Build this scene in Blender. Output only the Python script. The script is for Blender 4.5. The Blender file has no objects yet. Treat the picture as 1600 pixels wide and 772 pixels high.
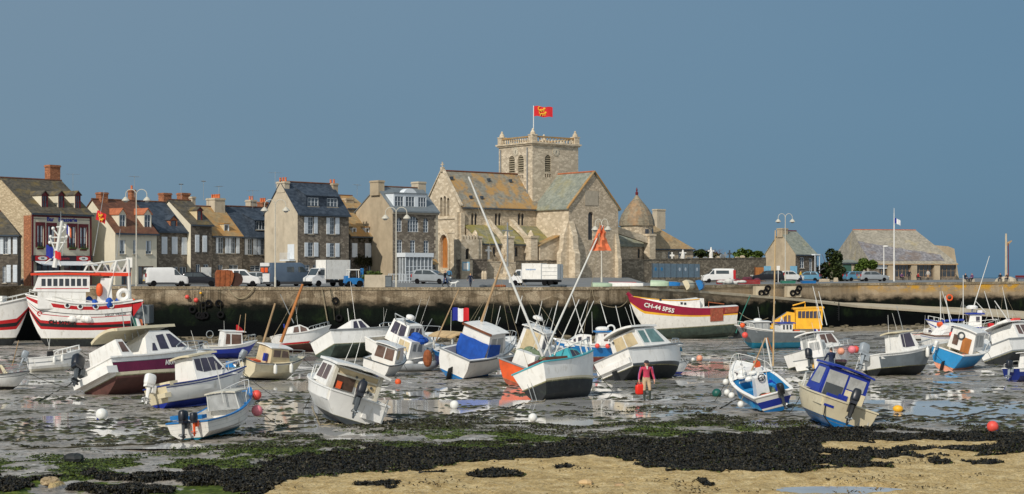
import bpy,bmesh,math,random
import numpy as np
from mathutils import Matrix,Vector
R = math.radians
PI = math.pi
rnd = random.Random(7)
scene = bpy.context.scene
COL = scene.collection
# ------------------------------------------------------------------ camera
HC = 5.2
F = 2600.0
HY = 432.0
cam_d = bpy.data.cameras.new("camera")
cam = bpy.data.objects.new("camera",cam_d)
COL.objects.link(cam)
cam.location = (0,0,HC)
cam.rotation_euler = (R(90),0,0)
cam_d.sensor_width = 36
cam_d.lens = 36*F/1600
cam_d.shift_y = (HY-386)/1600
cam_d.clip_start = 0.5
cam_d.clip_end = 20000
scene.camera = cam
# ------------------------------------------------------------------ light
SUN_EL = 36.0
SUN_VEC = Vector((-0.50,-0.866,0)).normalized()*math.cos(R(SUN_EL))+Vector((0,0,math.sin(R(SUN_EL))))
world = bpy.data.worlds.new("World")
scene.world = world
world.use_nodes = True
wn = world.node_tree.nodes
wl = world.node_tree.links
wn.clear()
w_out = wn.new("ShaderNodeOutputWorld")
w_bg = wn.new("ShaderNodeBackground")
w_bg.inputs[1].default_value = 0.1
sky = wn.new("ShaderNodeTexSky")
sky.sky_type = 'NISHITA'
sky.sun_disc = False
sky.sun_elevation = R(SUN_EL)
sky.sun_rotation = math.atan2(SUN_VEC.x,SUN_VEC.y)
w_tc = wn.new("ShaderNodeTexCoord")
w_noise = wn.new("ShaderNodeTexNoise")
w_noise.inputs["Scale"].default_value = 1.6
w_noise.inputs["Detail"].default_value = 3
w_cmap = wn.new("ShaderNodeMapping")
w_cmap.inputs["Scale"].default_value = (1,1,2.5)
w_ramp = wn.new("ShaderNodeValToRGB")
w_ramp.color_ramp.elements[0].position = 0.3
w_ramp.color_ramp.elements[0].color = (0.98,2.04,3.16,1)
w_ramp.color_ramp.elements[1].position = 0.75
w_ramp.color_ramp.elements[1].color = (1.34,2.42,3.50,1)
w_sep = wn.new("ShaderNodeSeparateXYZ")
w_el = wn.new("ShaderNodeMapRange")
w_el.inputs[1].default_value = 0.0
w_el.inputs[2].default_value = 0.22
w_hi = wn.new("ShaderNodeMix")
w_hi.data_type = 'RGBA'
w_hi.inputs[7].default_value = (1.62,2.60,3.62,1)
w_mix = wn.new("ShaderNodeMix")
w_mix.data_type = 'RGBA'
w_mix.inputs[0].default_value = 0.94
wl.new(w_tc.outputs["Generated"],w_cmap.inputs["Vector"])
wl.new(w_cmap.outputs[0],w_noise.inputs["Vector"])
wl.new(w_noise.outputs["Fac"],w_ramp.inputs[0])
wl.new(w_tc.outputs["Generated"],w_sep.inputs[0])
wl.new(w_sep.outputs[2],w_el.inputs[0])
wl.new(w_el.outputs[0],w_hi.inputs[0])
wl.new(w_ramp.outputs[0],w_hi.inputs[6])
wl.new(sky.outputs[0],w_mix.inputs[6])
wl.new(w_hi.outputs[2],w_mix.inputs[7])
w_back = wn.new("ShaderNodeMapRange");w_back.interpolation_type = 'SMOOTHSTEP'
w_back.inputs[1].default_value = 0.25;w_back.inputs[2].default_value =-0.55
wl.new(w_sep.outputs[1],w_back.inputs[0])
w_side = wn.new("ShaderNodeMapRange");w_side.inputs[1].default_value =-0.35;w_side.inputs[2].default_value = 0.35
w_tint = wn.new("ShaderNodeMix");w_tint.data_type = 'RGBA';w_tint.blend_type = 'MULTIPLY';w_tint.inputs[0].default_value = 1
w_tr = wn.new("ShaderNodeMix");w_tr.data_type = 'RGBA';w_tr.inputs[6].default_value = (1.14,1.05,1.0,1);w_tr.inputs[7].default_value = (.80,.90,.95,1)
wl.new(w_sep.outputs[0],w_side.inputs[0]);wl.new(w_side.outputs[0],w_tr.inputs[0]);wl.new(w_tr.outputs[2],w_tint.inputs[7]);wl.new(w_mix.outputs[2],w_tint.inputs[6])
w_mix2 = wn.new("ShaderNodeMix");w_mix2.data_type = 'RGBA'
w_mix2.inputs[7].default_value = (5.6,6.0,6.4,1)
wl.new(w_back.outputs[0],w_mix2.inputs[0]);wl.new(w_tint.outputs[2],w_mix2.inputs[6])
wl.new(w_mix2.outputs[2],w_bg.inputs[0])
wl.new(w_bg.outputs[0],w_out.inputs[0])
sun_d = bpy.data.lights.new("sun",'SUN')
sun_d.energy = 3.3
sun_d.angle = R(0.6)
sun_d.color = (1.0,0.93,0.83)
sun = bpy.data.objects.new("sun",sun_d)
COL.objects.link(sun)
sun.rotation_euler = SUN_VEC.to_track_quat('Z','Y').to_euler()
vs = scene.view_settings
vs.view_transform = 'Standard'
vs.look = 'None'
vs.gamma = 1
vs.exposure = 0.0
vs.use_curve_mapping = False
# ------------------------------------------------------------------ helpers: pixels to metres
def P(px,py,Y):
 return Vector(((px-800)*Y/F,Y,HC-(py-HY)*Y/F))
def gz(Y):
 if Y < 70:return 0.0
 return -1.2*min(1.0,(Y-70)/92)
def gY(py):
 if py >= 625.1:return F*HC/(py-HY)
 return 11146.0/(py-465.9) if py > 535 else F*(HC+1.2)/(py-HY)
def G(px,py):
 Y = gY(py)
 return Vector(((px-800)*Y/F,Y,gz(Y)))
# ------------------------------------------------------------------ helpers: numpy value noise
def _h(ix,iy,s):
 n = (ix.astype(np.int64)*374761393+iy.astype(np.int64)*668265263+s*974711) & 0x7fffffff
 n = ((n ^ (n >> 13))*1274126177) & 0x7fffffff
 n = n ^ (n >> 16)
 return (n & 0xffff)/65535.0
def vnoise(x,y,s=0):
 x = np.asarray(x,float);y = np.asarray(y,float)
 ix = np.floor(x);iy = np.floor(y)
 fx = x-ix;fy = y-iy
 fx = fx*fx*(3-2*fx);fy = fy*fy*(3-2*fy)
 a = _h(ix,iy,s);b = _h(ix+1,iy,s);c = _h(ix,iy+1,s);d = _h(ix+1,iy+1,s)
 return (a+(b-a)*fx)*(1-fy)+(c+(d-c)*fx)*fy
def fbm(x,y,s=0,o=4):
 t = 0;a = .5;q = 1
 for i in range(o):
  t = t+a*vnoise(np.asarray(x)*q,np.asarray(y)*q,s+i*17);a *= .5;q *= 2.03
 return t
# ------------------------------------------------------------------ helpers: objects
def tag(o,label=None,cat=None,group=None,kind=None):
 if label:o["label"] = label
 if cat:o["category"] = cat
 if group:o["group"] = group
 if kind:o["kind"] = kind
 return o
def empty(name,loc,rz=0.0,label=None,cat=None,group=None):
 o = bpy.data.objects.new(name,None)
 o.empty_display_size = 0.3
 COL.objects.link(o)
 o.location = loc
 o.rotation_euler = (0,0,rz)
 return tag(o,label,cat,group)
def copy_tree(o,parent=None):
 c = o.copy()
 COL.objects.link(c)
 if parent is not None:c.parent = parent
 for ch in o.children:copy_tree(ch,c)
 return c
class MB:
 """collects shapes, links them as ONE mesh object"""
 def __init__(s,T=None):
  s.v = [];s.f = [];s.mi = [];s.k = 0;s.T = T
 def add(s,vs_,fs):
  b = len(s.v)
  if s.T is not None:vs_ = [s.T @ Vector(p) for p in vs_]
  s.v += [tuple(p) for p in vs_]
  for f in fs:
   s.f.append(tuple(i+b for i in f));s.mi.append(s.k)
  return s
 def poly(s,pts):return s.add(pts,[tuple(range(len(pts)))])
 def box(s,x0,x1,y0,y1,z0,z1,t=0.0):
  vs_ = [(x0,y0,z0),(x1,y0,z0),(x1,y1,z0),(x0,y1,z0),
               (x0+t,y0+t,z1),(x1-t,y0+t,z1),(x1-t,y1-t,z1),(x0+t,y1-t,z1)]
  return s.add(vs_,[(3,2,1,0),(4,5,6,7),(0,1,5,4),(1,2,6,5),(2,3,7,6),(3,0,4,7)])
 def slab(s,pts,vec):
  n = len(pts);vec = Vector(vec)
  vs_ = [Vector(p) for p in pts]+[Vector(p)+vec for p in pts]
  fs = [tuple(range(n))[::-1],tuple(range(n,2*n))]
  fs += [(i,(i+1) % n,n+(i+1) % n,n+i) for i in range(n)]
  return s.add(vs_,fs)
 def tube(s,pts,r,n=6,cap=True):
  pts = [Vector(p) for p in pts]
  rs = r if isinstance(r,(list,tuple)) else [r]*len(pts)
  if len(rs) != len(pts):rs = [rs[0]+(rs[-1]-rs[0])*i/(len(pts)-1) for i in range(len(pts))]
  vs_ = [];fs = []
  up = None
  for i,p in enumerate(pts):
   a = pts[max(i-1,0)];b = pts[min(i+1,len(pts)-1)]
   t = (b-a)
   t = t.normalized() if t.length > 1e-9 else Vector((0,0,1))
   if up is None:up = Vector((0,0,1)) if abs(t.z) < .9 else Vector((1,0,0))
   u = t.cross(up)
   if u.length < 1e-5:u = t.cross(Vector((0,1,0)))
   u.normalize();w = u.cross(t)
   up = w
   for j in range(n):
    q = 2*PI*j/n
    vs_.append(p+u*(rs[i]*math.cos(q))+w*(rs[i]*math.sin(q)))
  for i in range(len(pts)-1):
   for j in range(n):
    fs.append((i*n+j,i*n+(j+1) % n,(i+1)*n+(j+1) % n,(i+1)*n+j))
  if cap:
   fs.append(tuple(range(n))[::-1]);fs.append(tuple((len(pts)-1)*n+j for j in range(n)))
  return s.add(vs_,fs)
 def lathe(s,prof,n=12,c=(0,0,0),ax='z'):
  vs_ = [];fs = []
  for (r,z) in prof:
   for j in range(n):
    q = 2*PI*j/n
    a,b = r*math.cos(q),r*math.sin(q)
    p = (a,b,z) if ax == 'z' else ((z,a,b) if ax == 'x' else (a,z,b))
    vs_.append((p[0]+c[0],p[1]+c[1],p[2]+c[2]))
  for i in range(len(prof)-1):
   for j in range(n):
    fs.append((i*n+j,i*n+(j+1) % n,(i+1)*n+(j+1) % n,(i+1)*n+j))
  fs.append(tuple(range(n))[::-1]);fs.append(tuple((len(prof)-1)*n+j for j in range(n)))
  return s.add(vs_,fs)
 def ell(s,c,r,e=1.0,nu=12,nv=8):
  if not isinstance(r,(tuple,list)):r = (r,r,r)
  pw = lambda x:math.copysign(abs(x)**e,x)
  vs_ = [];fs = []
  for i in range(nv+1):
   a =-PI/2+PI*i/nv
   for j in range(nu):
    b = 2*PI*j/nu
    vs_.append((c[0]+r[0]*pw(math.cos(a))*pw(math.cos(b)),c[1]+r[1]*pw(math.cos(a))*pw(math.sin(b)),c[2]+r[2]*pw(math.sin(a))))
  for i in range(nv):
   for j in range(nu):
    q = (i*nu+j,i*nu+(j+1) % nu,(i+1)*nu+(j+1) % nu,(i+1)*nu+j)
    fs.append(q)
  return s.add(vs_,fs)
 def torus(s,c,R_,r,ax='y',n=16,m=6):
  vs_ = [];fs = []
  for i in range(n):
   a = 2*PI*i/n
   for j in range(m):
    b = 2*PI*j/m
    u = (R_+r*math.cos(b))*math.cos(a);w = (R_+r*math.cos(b))*math.sin(a);h = r*math.sin(b)
    p = {'y':(u,h,w),'z':(u,w,h),'x':(h,u,w)}[ax]
    vs_.append((p[0]+c[0],p[1]+c[1],p[2]+c[2]))
  for i in range(n):
   for j in range(m):
    fs.append((i*m+j,((i+1) % n)*m+j,((i+1) % n)*m+(j+1) % m,i*m+(j+1) % m))
  return s.add(vs_,fs)
 def build(s,name,mats,parent=None,smooth=False,ang=40,fix=True):
  me = bpy.data.meshes.new(name)
  me.from_pydata(s.v,[],s.f)
  if not isinstance(mats,(list,tuple)):mats = [mats]
  for m in mats:me.materials.append(m)
  if len(mats) > 1:me.polygons.foreach_set("material_index",s.mi)
  if fix:
   bm = bmesh.new();bm.from_mesh(me)
   bmesh.ops.remove_doubles(bm,verts=bm.verts,dist=1e-5)
   bmesh.ops.recalc_face_normals(bm,faces=bm.faces)
   bm.to_mesh(me);bm.free()
  if smooth:
   me.polygons.foreach_set("use_smooth",[True]*len(me.polygons))
   me.set_sharp_from_angle(angle=R(ang))
  o = bpy.data.objects.new(name,me)
  COL.objects.link(o)
  if parent is not None:o.parent = parent
  return o
# ------------------------------------------------------------------ helpers: materials
def S(r,g,b):
 c = lambda x:(x/255/12.92) if x/255 <= .04045 else ((x/255+.055)/1.055)**2.4
 return (c(r),c(g),c(b),1)
class NT:
 def __init__(s,name):
  s.m = bpy.data.materials.new(name);s.m.use_nodes = True
  s.t = s.m.node_tree;s.n = s.t.nodes;s.l = s.t.links
  s.b = s.n["Principled BSDF"]
 def new(s,ty,**kw):
  n = s.n.new(ty)
  for k,v in kw.items():
   if k.startswith("i_"):
    key = k[2:]
    n.inputs[int(key) if key.isdigit() else key.replace("_"," ")].default_value = v
   else:setattr(n,k,v)
  return n
 def link(s,a,b):s.l.new(a,b)
 def coord(s,scale=(1,1,1),which="Object",rot=(0,0,0)):
  tc = s.new("ShaderNodeTexCoord");mp = s.new("ShaderNodeMapping")
  mp.inputs["Scale"].default_value = scale;mp.inputs["Rotation"].default_value = rot
  s.link(tc.outputs[which],mp.inputs["Vector"]);return mp.outputs[0]
 def noise(s,vec,scale,detail=4,rough=.55):
  n = s.new("ShaderNodeTexNoise");n.inputs["Scale"].default_value = scale
  n.inputs["Detail"].default_value = detail;n.inputs["Roughness"].default_value = rough
  if vec is not None:s.link(vec,n.inputs["Vector"])
  return n.outputs["Fac"]
 def ramp(s,fac,stops,interp='LINEAR'):
  r = s.new("ShaderNodeValToRGB");r.color_ramp.interpolation = interp
  e = r.color_ramp.elements
  while len(e) < len(stops):e.new(0.5)
  for x,(p,c) in zip(e,stops):
   x.position = p
   x.color = c if len(c) == 4 else (*c,1)
  s.link(fac,r.inputs[0]);return r.outputs[0]
 def rng(s,fac,a,b,c=0.0,d=1.0):
  r = s.new("ShaderNodeMapRange");r.clamp = True
  for i,x in enumerate((a,b,c,d)):r.inputs[i+1].default_value = x
  s.link(fac,r.inputs[0]);return r.outputs[0]
 def mix(s,fac,a,b,blend='MIX'):
  m = s.new("ShaderNodeMix");m.data_type = 'RGBA';m.blend_type = blend
  for v,i in ((fac,0),(a,6),(b,7)):
   if hasattr(v,"links"):s.link(v,m.inputs[i])
   else:m.inputs[i].default_value = v
  return m.outputs[2]
 def math(s,op,a,b=0.0):
  m = s.new("ShaderNodeMath");m.operation = op
  for v,i in ((a,0),(b,1)):
   if hasattr(v,"links"):s.link(v,m.inputs[i])
   else:m.inputs[i].default_value = v
  return m.outputs[0]
 def bump(s,h,strength=.3,dist=.05):
  b = s.new("ShaderNodeBump");b.inputs["Strength"].default_value = strength;b.inputs["Distance"].default_value = dist
  s.link(h,b.inputs["Height"]);s.link(b.outputs[0],s.b.inputs["Normal"])
 def col(s,c):s.link(c,s.b.inputs["Base Color"])
def mat(name,c,rough=.5,var=.12,scale=3.0,metal=0.0,bump=0.0,dirt=None,spec=.5,streak=False):
 t = NT(name)
 t.b.inputs["Roughness"].default_value = rough
 t.b.inputs["Metallic"].default_value = metal
 t.b.inputs["Specular IOR Level"].default_value = spec
 v = t.coord((1,1,.25) if streak else (1,1,1))
 n = t.noise(v,scale,5)
 lo = tuple(x*(1-var*1.6) for x in c[:3])+(1,)
 hi = tuple(min(1,x*(1+var)) for x in c[:3])+(1,)
 cc = t.ramp(n,[(.3,lo),(.7,hi)])
 if dirt is not None:
  n2 = t.noise(t.coord((1.3,1.3,.5)),scale*1.7,6,.65)
  cc = t.mix(t.rng(n2,.55,.78,0,dirt[1]),cc,dirt[0])
 t.col(cc)
 if bump:t.bump(t.noise(v,scale*6,4),bump,.02)
 return t.m
def stone(name,a,b,mortar,sx=1.6,sz=3.2,bump=.5,stain=None,rough=.9):
 """coursed rubble: stretched voronoi cells, each stone its own tone"""
 t = NT(name)
 t.b.inputs["Roughness"].default_value = rough
 t.b.inputs["Specular IOR Level"].default_value = .2
 vec = t.coord((sx,sx,sz))
 nz = t.new("ShaderNodeTexNoise",i_Scale=1.5,i_Detail=2)
 t.link(vec,nz.inputs["Vector"])
 wv = t.new("ShaderNodeMix");wv.data_type = 'VECTOR';wv.inputs[0].default_value = .12
 t.link(vec,wv.inputs[4]);t.link(nz.outputs["Color"],wv.inputs[5])
 vo = t.new("ShaderNodeTexVoronoi");t.link(wv.outputs[1],vo.inputs["Vector"]);vo.inputs["Scale"].default_value = 1.0
 ve = t.new("ShaderNodeTexVoronoi");ve.feature = 'DISTANCE_TO_EDGE';t.link(wv.outputs[1],ve.inputs["Vector"])
 sp = t.new("ShaderNodeSeparateColor");t.link(vo.outputs["Color"],sp.inputs[0])
 c = t.ramp(sp.outputs[0],[(0,tuple(x*.8 for x in a[:3])+(1,)),(.5,a),(1,tuple(min(1,x*1.1) for x in b[:3])+(1,))])
 c = t.mix(t.rng(t.noise(t.coord(),7,5),.35,.7,0,.4),c,tuple(x*.65 for x in a[:3])+(1,))
 c = t.mix(t.rng(ve.outputs["Distance"],.0,.09,.8,0),c,mortar)
 big = t.noise(t.coord((.35,.35,.2)),1.2,5)
 c = t.mix(t.rng(big,.55,.8,0,.28),c,tuple(x*.5 for x in a[:3])+(1,))
 if stain is not None:
  c = t.mix(t.rng(t.noise(t.coord((.8,.8,.8)),.9,6,.65),.55,.68,0,stain[1]),c,stain[0])
 t.col(c)
 t.bump(t.rng(ve.outputs["Distance"],0,.12),bump,.04)
 return t.m
def slate(name,a,b,lichen=None,amt=.5,thr=(.5,.6),row=.22):
 """slates or tiles in courses; lichen grows in patches"""
 t = NT(name)
 t.b.inputs["Roughness"].default_value = .65
 t.b.inputs["Specular IOR Level"].default_value = .35
 vec = t.coord((3.2,3.2,1/row))
 vo = t.new("ShaderNodeTexVoronoi");vo.inputs["Scale"].default_value = 1.0;vo.inputs["Randomness"].default_value = .75
 t.link(vec,vo.inputs["Vector"])
 sp = t.new("ShaderNodeSeparateColor");t.link(vo.outputs["Color"],sp.inputs[0])
 c = t.ramp(sp.outputs[0],[(0,a),(1,b)])
 c = t.mix(t.rng(t.noise(t.coord((.6,.6,.6)),1.5,5),.4,.7,0,.4),c,tuple(x*.6 for x in a[:3])+(1,))
 if lichen is not None:
  n = t.noise(t.coord((1,1,.7)),.55,8,.68)
  c = t.mix(t.rng(n,thr[0],thr[1],0,amt),c,lichen)
  n3 = t.noise(t.coord((1,1,1)),5,4)
  c = t.mix(t.rng(n3,.6,.7,0,amt*.5),c,lichen)
 t.col(c)
 w = t.new("ShaderNodeTexWave");w.bands_direction = 'Z';w.wave_profile = 'SAW'
 w.inputs["Scale"].default_value = .314/row;w.inputs["Distortion"].default_value = .6;w.inputs["Detail"].default_value = 1
 t.link(t.coord(),w.inputs["Vector"])
 t.bump(w.outputs["Fac"],.4,.03)
 return t.m
def glass(name,c,rough=.06):
 t = NT(name)
 t.b.inputs["Base Color"].default_value = c
 t.b.inputs["Roughness"].default_value = rough
 t.b.inputs["Specular IOR Level"].default_value = .7
 n = t.noise(t.coord(),2.0,2)
 t.col(t.ramp(n,[(.3,c),(.7,tuple(x*1.8 for x in c[:3])+(1,))]))
 return t.m
MT = {}
MT["white"] = mat("white_paint",S(230,228,221),.4,.06,2,dirt=(S(148,136,110),.6))
MT["scum"] = mat("waterline_slime",S(122,118,84),.6,.3,5,dirt=(S(190,186,170),.9))
MT["cream"] = mat("cream_paint",S(214,203,172),.4,.06,2,dirt=(S(150,125,85),.5))
MT["gel"] = mat("white_gelcoat",S(234,233,228),.3,.05,1.6,dirt=(S(158,148,126),.6))
MT["offwhite"] = mat("aged_gelcoat",S(205,200,184),.4,.07,1.5,dirt=(S(140,125,96),.6))
MT["blue"] = mat("bright_blue_paint",S(28,112,176),.35,.1,2,dirt=(S(90,130,150),.4))
MT["skyblue"] = mat("sky_blue_paint",S(46,140,196),.4,.1,2,dirt=(S(110,150,170),.4))
MT["teal"] = mat("teal_paint",S(70,168,178),.45,.1,2,dirt=(S(120,130,110),.4))
MT["tealbot"] = mat("teal_antifouling",S(10,112,140),.6,.15,2,dirt=(S(70,90,80),.5))
MT["navy"] = mat("navy_paint",S(24,44,120),.4,.12,2,dirt=(S(60,70,110),.4))
MT["royal"] = mat("royal_blue_canvas",S(18,78,170),.75,.14,4,bump=.3)
MT["cobalt"] = mat("cobalt_blue_paint",S(30,52,150),.4,.1,2)
MT["black"] = mat("black_paint",S(24,26,28),.5,.2,3,dirt=(S(60,64,58),.4))
MT["bottom"] = mat("black_antifouling",S(30,34,36),.7,.25,2.5,dirt=(S(72,84,66),.55))
MT["greenbot"] = mat("green_slimed_bottom",S(60,74,66),.7,.25,2.5,dirt=(S(104,110,84),.6))
MT["redbot"] = mat("oxide_red_antifouling",S(110,48,44),.7,.18,2.5,dirt=(S(70,50,46),.5))
MT["brownbot"] = mat("brown_antifouling",S(92,58,52),.7,.2,2.5,dirt=(S(60,56,40),.6))
MT["maroon"] = mat("maroon_gelcoat",S(104,22,58),.25,.12,2)
MT["crimson"] = mat("crimson_paint",S(150,26,58),.4,.1,2,dirt=(S(110,50,50),.4))
MT["red"] = mat("red_paint",S(186,30,36),.4,.1,2,dirt=(S(140,50,40),.3))
MT["scarlet"] = mat("scarlet_orange_paint",S(226,66,34),.4,.08,2)
MT["orange"] = mat("orange_paint",S(226,92,40),.55,.12,2,dirt=(S(150,90,60),.5))
MT["yellow"] = mat("yellow_paint",S(236,176,40),.45,.08,2,dirt=(S(170,130,50),.4))
MT["rust"] = mat("rust_steel",S(150,84,46),.85,.25,3,bump=.4,dirt=(S(80,44,30),.7))
MT["rustpaint"] = mat("rusty_primer",S(160,82,60),.8,.25,4,dirt=(S(190,150,110),.7))
MT["grey"] = mat("grey_paint",S(138,142,144),.5,.1,2,dirt=(S(90,88,80),.4))
MT["dgrey"] = mat("dark_grey_paint",S(72,78,82),.5,.12,2)
MT["slategrey"] = mat("grey_hull_paint",S(104,112,116),.45,.12,2,dirt=(S(70,66,58),.4))
MT["alu"] = mat("galvanised_metal",S(176,180,180),.38,.08,4,metal=.6)
MT["steel"] = mat("white_steel_tube",S(214,214,208),.35,.05,4)
MT["wood"] = mat("varnished_wood",S(176,112,56),.5,.2,4,streak=True)
MT["oldwood"] = mat("weathered_wood",S(166,138,102),.75,.2,4,streak=True)
MT["brownwood"] = mat("brown_wood",S(110,64,38),.6,.2,4,streak=True)
MT["beige"] = mat("beige_lining",S(206,188,150),.7,.12,2,dirt=(S(140,112,74),.5))
MT["tan"] = mat("tan_canvas",S(196,168,124),.8,.12,3,bump=.2)
MT["rubber"] = mat("black_rubber",S(30,31,33),.8,.2,4)
MT["rope"] = mat("old_rope",S(150,138,112),.9,.2,10)
MT["darkrope"] = mat("weedy_rope",S(62,60,44),.9,.3,10)
MT["greenrope"] = mat("green_rope",S(58,128,108),.9,.2,10)
MT["net"] = mat("green_fishing_net",S(118,134,104),.95,.35,14,bump=1.0)
MT["mesh"] = mat("dark_doorway_interior",S(74,56,44),.8,.25,6)  # dark brown standing for the shaded inside of an open doorway
MT["pink"] = mat("faded_pink_plastic",S(226,130,140),.5,.1,4)
MT["coral"] = mat("coral_red_plastic",S(228,84,72),.5,.12,4)
MT["peach"] = mat("peach_plastic",S(226,156,126),.5,.1,4)
MT["buoywhite"] = mat("white_plastic_buoy",S(226,226,220),.5,.06,3,dirt=(S(150,146,120),.4))
MT["cowl"] = mat("dark_cowl",S(32,36,44),.35,.15,3)
MT["greycowl"] = mat("silver_cowl",S(150,158,164),.35,.1,3)
MT["glass"] = glass("dark_boat_glass",(.02,.025,.03,1))
MT["smoke"] = glass("smoked_glass",(.035,.03,.045,1))
MT["perspex"] = mat("cloudy_perspex",S(172,174,172),.3,.15,3,dirt=(S(110,104,96),.6))
MT["greenglass"] = glass("green_tinted_glass",(.10,.17,.16,1))
MT["brownglass"] = glass("brown_tinted_glass",(.10,.06,.045,1))
MT["hglass"] = glass("window_glass",(.05,.065,.08,1))
MT["flagblue"] = mat("flag_blue",S(26,40,140),.8,.08,5)
MT["flagwhite"] = mat("flag_white",S(226,226,226),.8,.05,5)
MT["flagred"] = mat("flag_red",S(206,32,40),.8,.08,5)
MT["flaggold"] = mat("flag_gold",S(232,172,50),.8,.08,5)
MT["flagorange"] = mat("faded_orange_cloth",S(222,122,80),.85,.2,5)
MT["skin"] = mat("skin",S(200,150,124),.55,.06,9)
MT["hair"] = mat("grey_brown_hair",S(70,58,48),.8,.2,20)
def text(body,size,m,parent,loc,rot,name="lettering",ext=.004,align='CENTER',bold=0.0):
 cu = bpy.data.curves.new(name,'FONT')
 cu.body = body;cu.size = size;cu.extrude = ext;cu.align_x = align;cu.align_y = 'CENTER';cu.offset = bold
 cu.resolution_u = 2
 o = bpy.data.objects.new(name,cu)
 COL.objects.link(o)
 dg = bpy.context.evaluated_depsgraph_get()
 me = bpy.data.meshes.new_from_object(o.evaluated_get(dg))
 bpy.data.objects.remove(o)
 bpy.data.curves.remove(cu)
 o = bpy.data.objects.new(name,me)
 me.materials.clear();me.materials.append(m)
 COL.objects.link(o)
 o.parent = parent;o.location = loc;o.rotation_euler = rot
 return o
# ================================================================== GROUND, WATER, QUAY
def ip(x,pts):
 return np.interp(x,[p[0] for p in pts],[p[1] for p in pts])
SAND_TOP = [(-200,800),(400,790),(440,764),(480,752),(600,742),(700,736),(780,727),(850,723),(920,722),(960,728),(1010,739),(1100,744),(1250,748),(1300,743),(1350,733),(1400,726),(1460,723),(1530,720),(1600,717),(1900,712)]
WEED_TOP = [(-200,756),(0,752),(100,747),(250,738),(350,732),(430,722),(500,716),(600,712),(750,706),(900,702),(1000,697),(1080,690),(1180,682),(1280,678),(1350,680),(1480,682),(1600,686),(1900,690)]
def masks(X,Y):
 """sand, green algae and weed cover at points of the foreshore"""
 px = 800+F*X/Y
 py = HY+F*HC/Y
 wob = (fbm(X*.5,Y*.5,3,5)-.47)*34
 wob2 = (fbm(X*2.2,Y*2.2,9,4)-.46)*22
 q = py+wob+wob2
 sm = lambda v,w:np.clip(v/w*.5+.5,0,1)
 sand = sm(py+wob*.35+wob2*.7-ip(px,SAND_TOP),3)
 def isl(cx,cy,rx,ry):
  return sm(1-np.hypot((px-cx+wob*2)/rx,(q*.4+py*.6-cy)/ry),.16)
 for a in ((1345,704,75,7),(1490,702,80,6),(1285,737,34,4.5),(1282,720,16,2.5),(1475,719,60,4),(90,766,9,6),(540,768,60,4)):
  sand = np.maximum(sand,isl(*a))
 for a in ((765,748,48,6),(665,747,22,2.5),(1475,732,16,5),(1100,761,10,3),(890,741,18,1.6),(600,770,34,3),(1540,733,28,2.4),(1360,739,40,3)):
  sand = np.minimum(sand,1-isl(*a))
 weed = sm(q-ip(px,WEED_TOP),8)*(1-sand)
 g0 = ip(px,[(-200,722),(0,720),(200,714),(400,694),(600,682),(800,676),(950,668),(1100,662),(1250,672),(1320,684),(1900,690)])
 gn = fbm(X*.9,Y*.9,21,5)
 green = sm(q-g0,14)*np.clip((gn-.38)*7,0,1)
 left = np.clip((560-px)/260,0,1)
 weed = weed*(1-left*np.clip((.56-fbm(X*.8,Y*.8,31,4))*8,0,1))
 green = green*(1-sand)
 weed_s = np.clip((fbm(X*.55,Y*.8,41,5)-.50)*9,0,1)*sm(q-(g0-22),18)
 return sand,green,np.maximum(weed,0),weed_s,px,py
def mud_h(X,Y):
 h = (fbm(X*.42,Y*.42,51,5)-.47)*.20+(fbm(X*2.1,Y*2.1,57,4)-.47)*.06
 return h
def mudz_np(Y):
 return np.where(Y < 70,0.0,-1.2*np.minimum(1.0,(Y-70)/92))
NY,NX = 560,460
ys = 33.0*(330/33.0)**(np.linspace(0,1,NY)**1.0)
ks = np.linspace(-.46,.46,NX)
YY,KK = np.meshgrid(ys,ks,indexing='ij')
XX = KK*YY
sand,green,weed,weed_s,PX,PY = masks(XX,YY)
hm = mud_h(XX,YY)
dry = np.clip((fbm(XX*.09,YY*.09,71,3)-.36)*3.0,0,1)
near = np.clip((PY-655)/30,0,1)
pool = np.zeros_like(PX)
for cx,cy,rx,ry in ((890,640,150,17),(720,622,110,16),(440,655,90,22),(1490,648,130,14),(1180,662,110,9),(600,640,80,16),(150,668,170,12),(1330,612,120,9),(960,600,90,10),(250,705,120,8),(1000,560,200,6),(520,600,60,8)):
 pool = np.maximum(pool,np.exp(-((PX-cx)/rx)**2-((PY-cy)/ry)**2))
lift =-.002+.022*dry+.026*near-.085*pool
fore = np.clip(sand+green*.7+weed,0,1)
ZZ = mudz_np(YY)+hm+lift*(1-fore)
dig = np.exp(-((PX-1310)/95)**4-((PY-771)/7.5)**4)
ZZ -= .20*dig
ZZ += sand*(.16+.07*(fbm(XX*.8,YY*.8,81,4)-.4))+(fbm(XX*4,YY*4,83,4)-.4)*.11*sand
ZZ += np.clip(weed,0,1)*(.06+.10*fbm(XX*2.2,YY*2.2,91,3))+green*.04
streak = np.clip((hm+(fbm(XX*1.3,YY*1.3,61,4)-.5)*.10-.020)*34,0,1)*(1-fore)
me = bpy.data.meshes.new("mud_flat")
vv = np.stack([XX,YY,ZZ],-1).reshape(-1,3)
ii = np.arange(NY*NX).reshape(NY,NX)
ff = np.stack([ii[:-1,:-1],ii[:-1,1:],ii[1:,1:],ii[1:,:-1]],-1).reshape(-1,4)
me.from_pydata(vv.tolist(),[],ff.tolist())
ca = me.color_attributes.new("cover",'FLOAT_COLOR','POINT')
ca.data.foreach_set("color",np.stack([sand,green,weed,streak],-1).reshape(-1).astype(np.float32))
me.polygons.foreach_set("use_smooth",[True]*len(me.polygons))
t = NT("wet_mud")
at = t.new("ShaderNodeAttribute",attribute_name="cover")
sc = t.new("ShaderNodeSeparateColor");t.link(at.outputs["Color"],sc.inputs[0])
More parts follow.
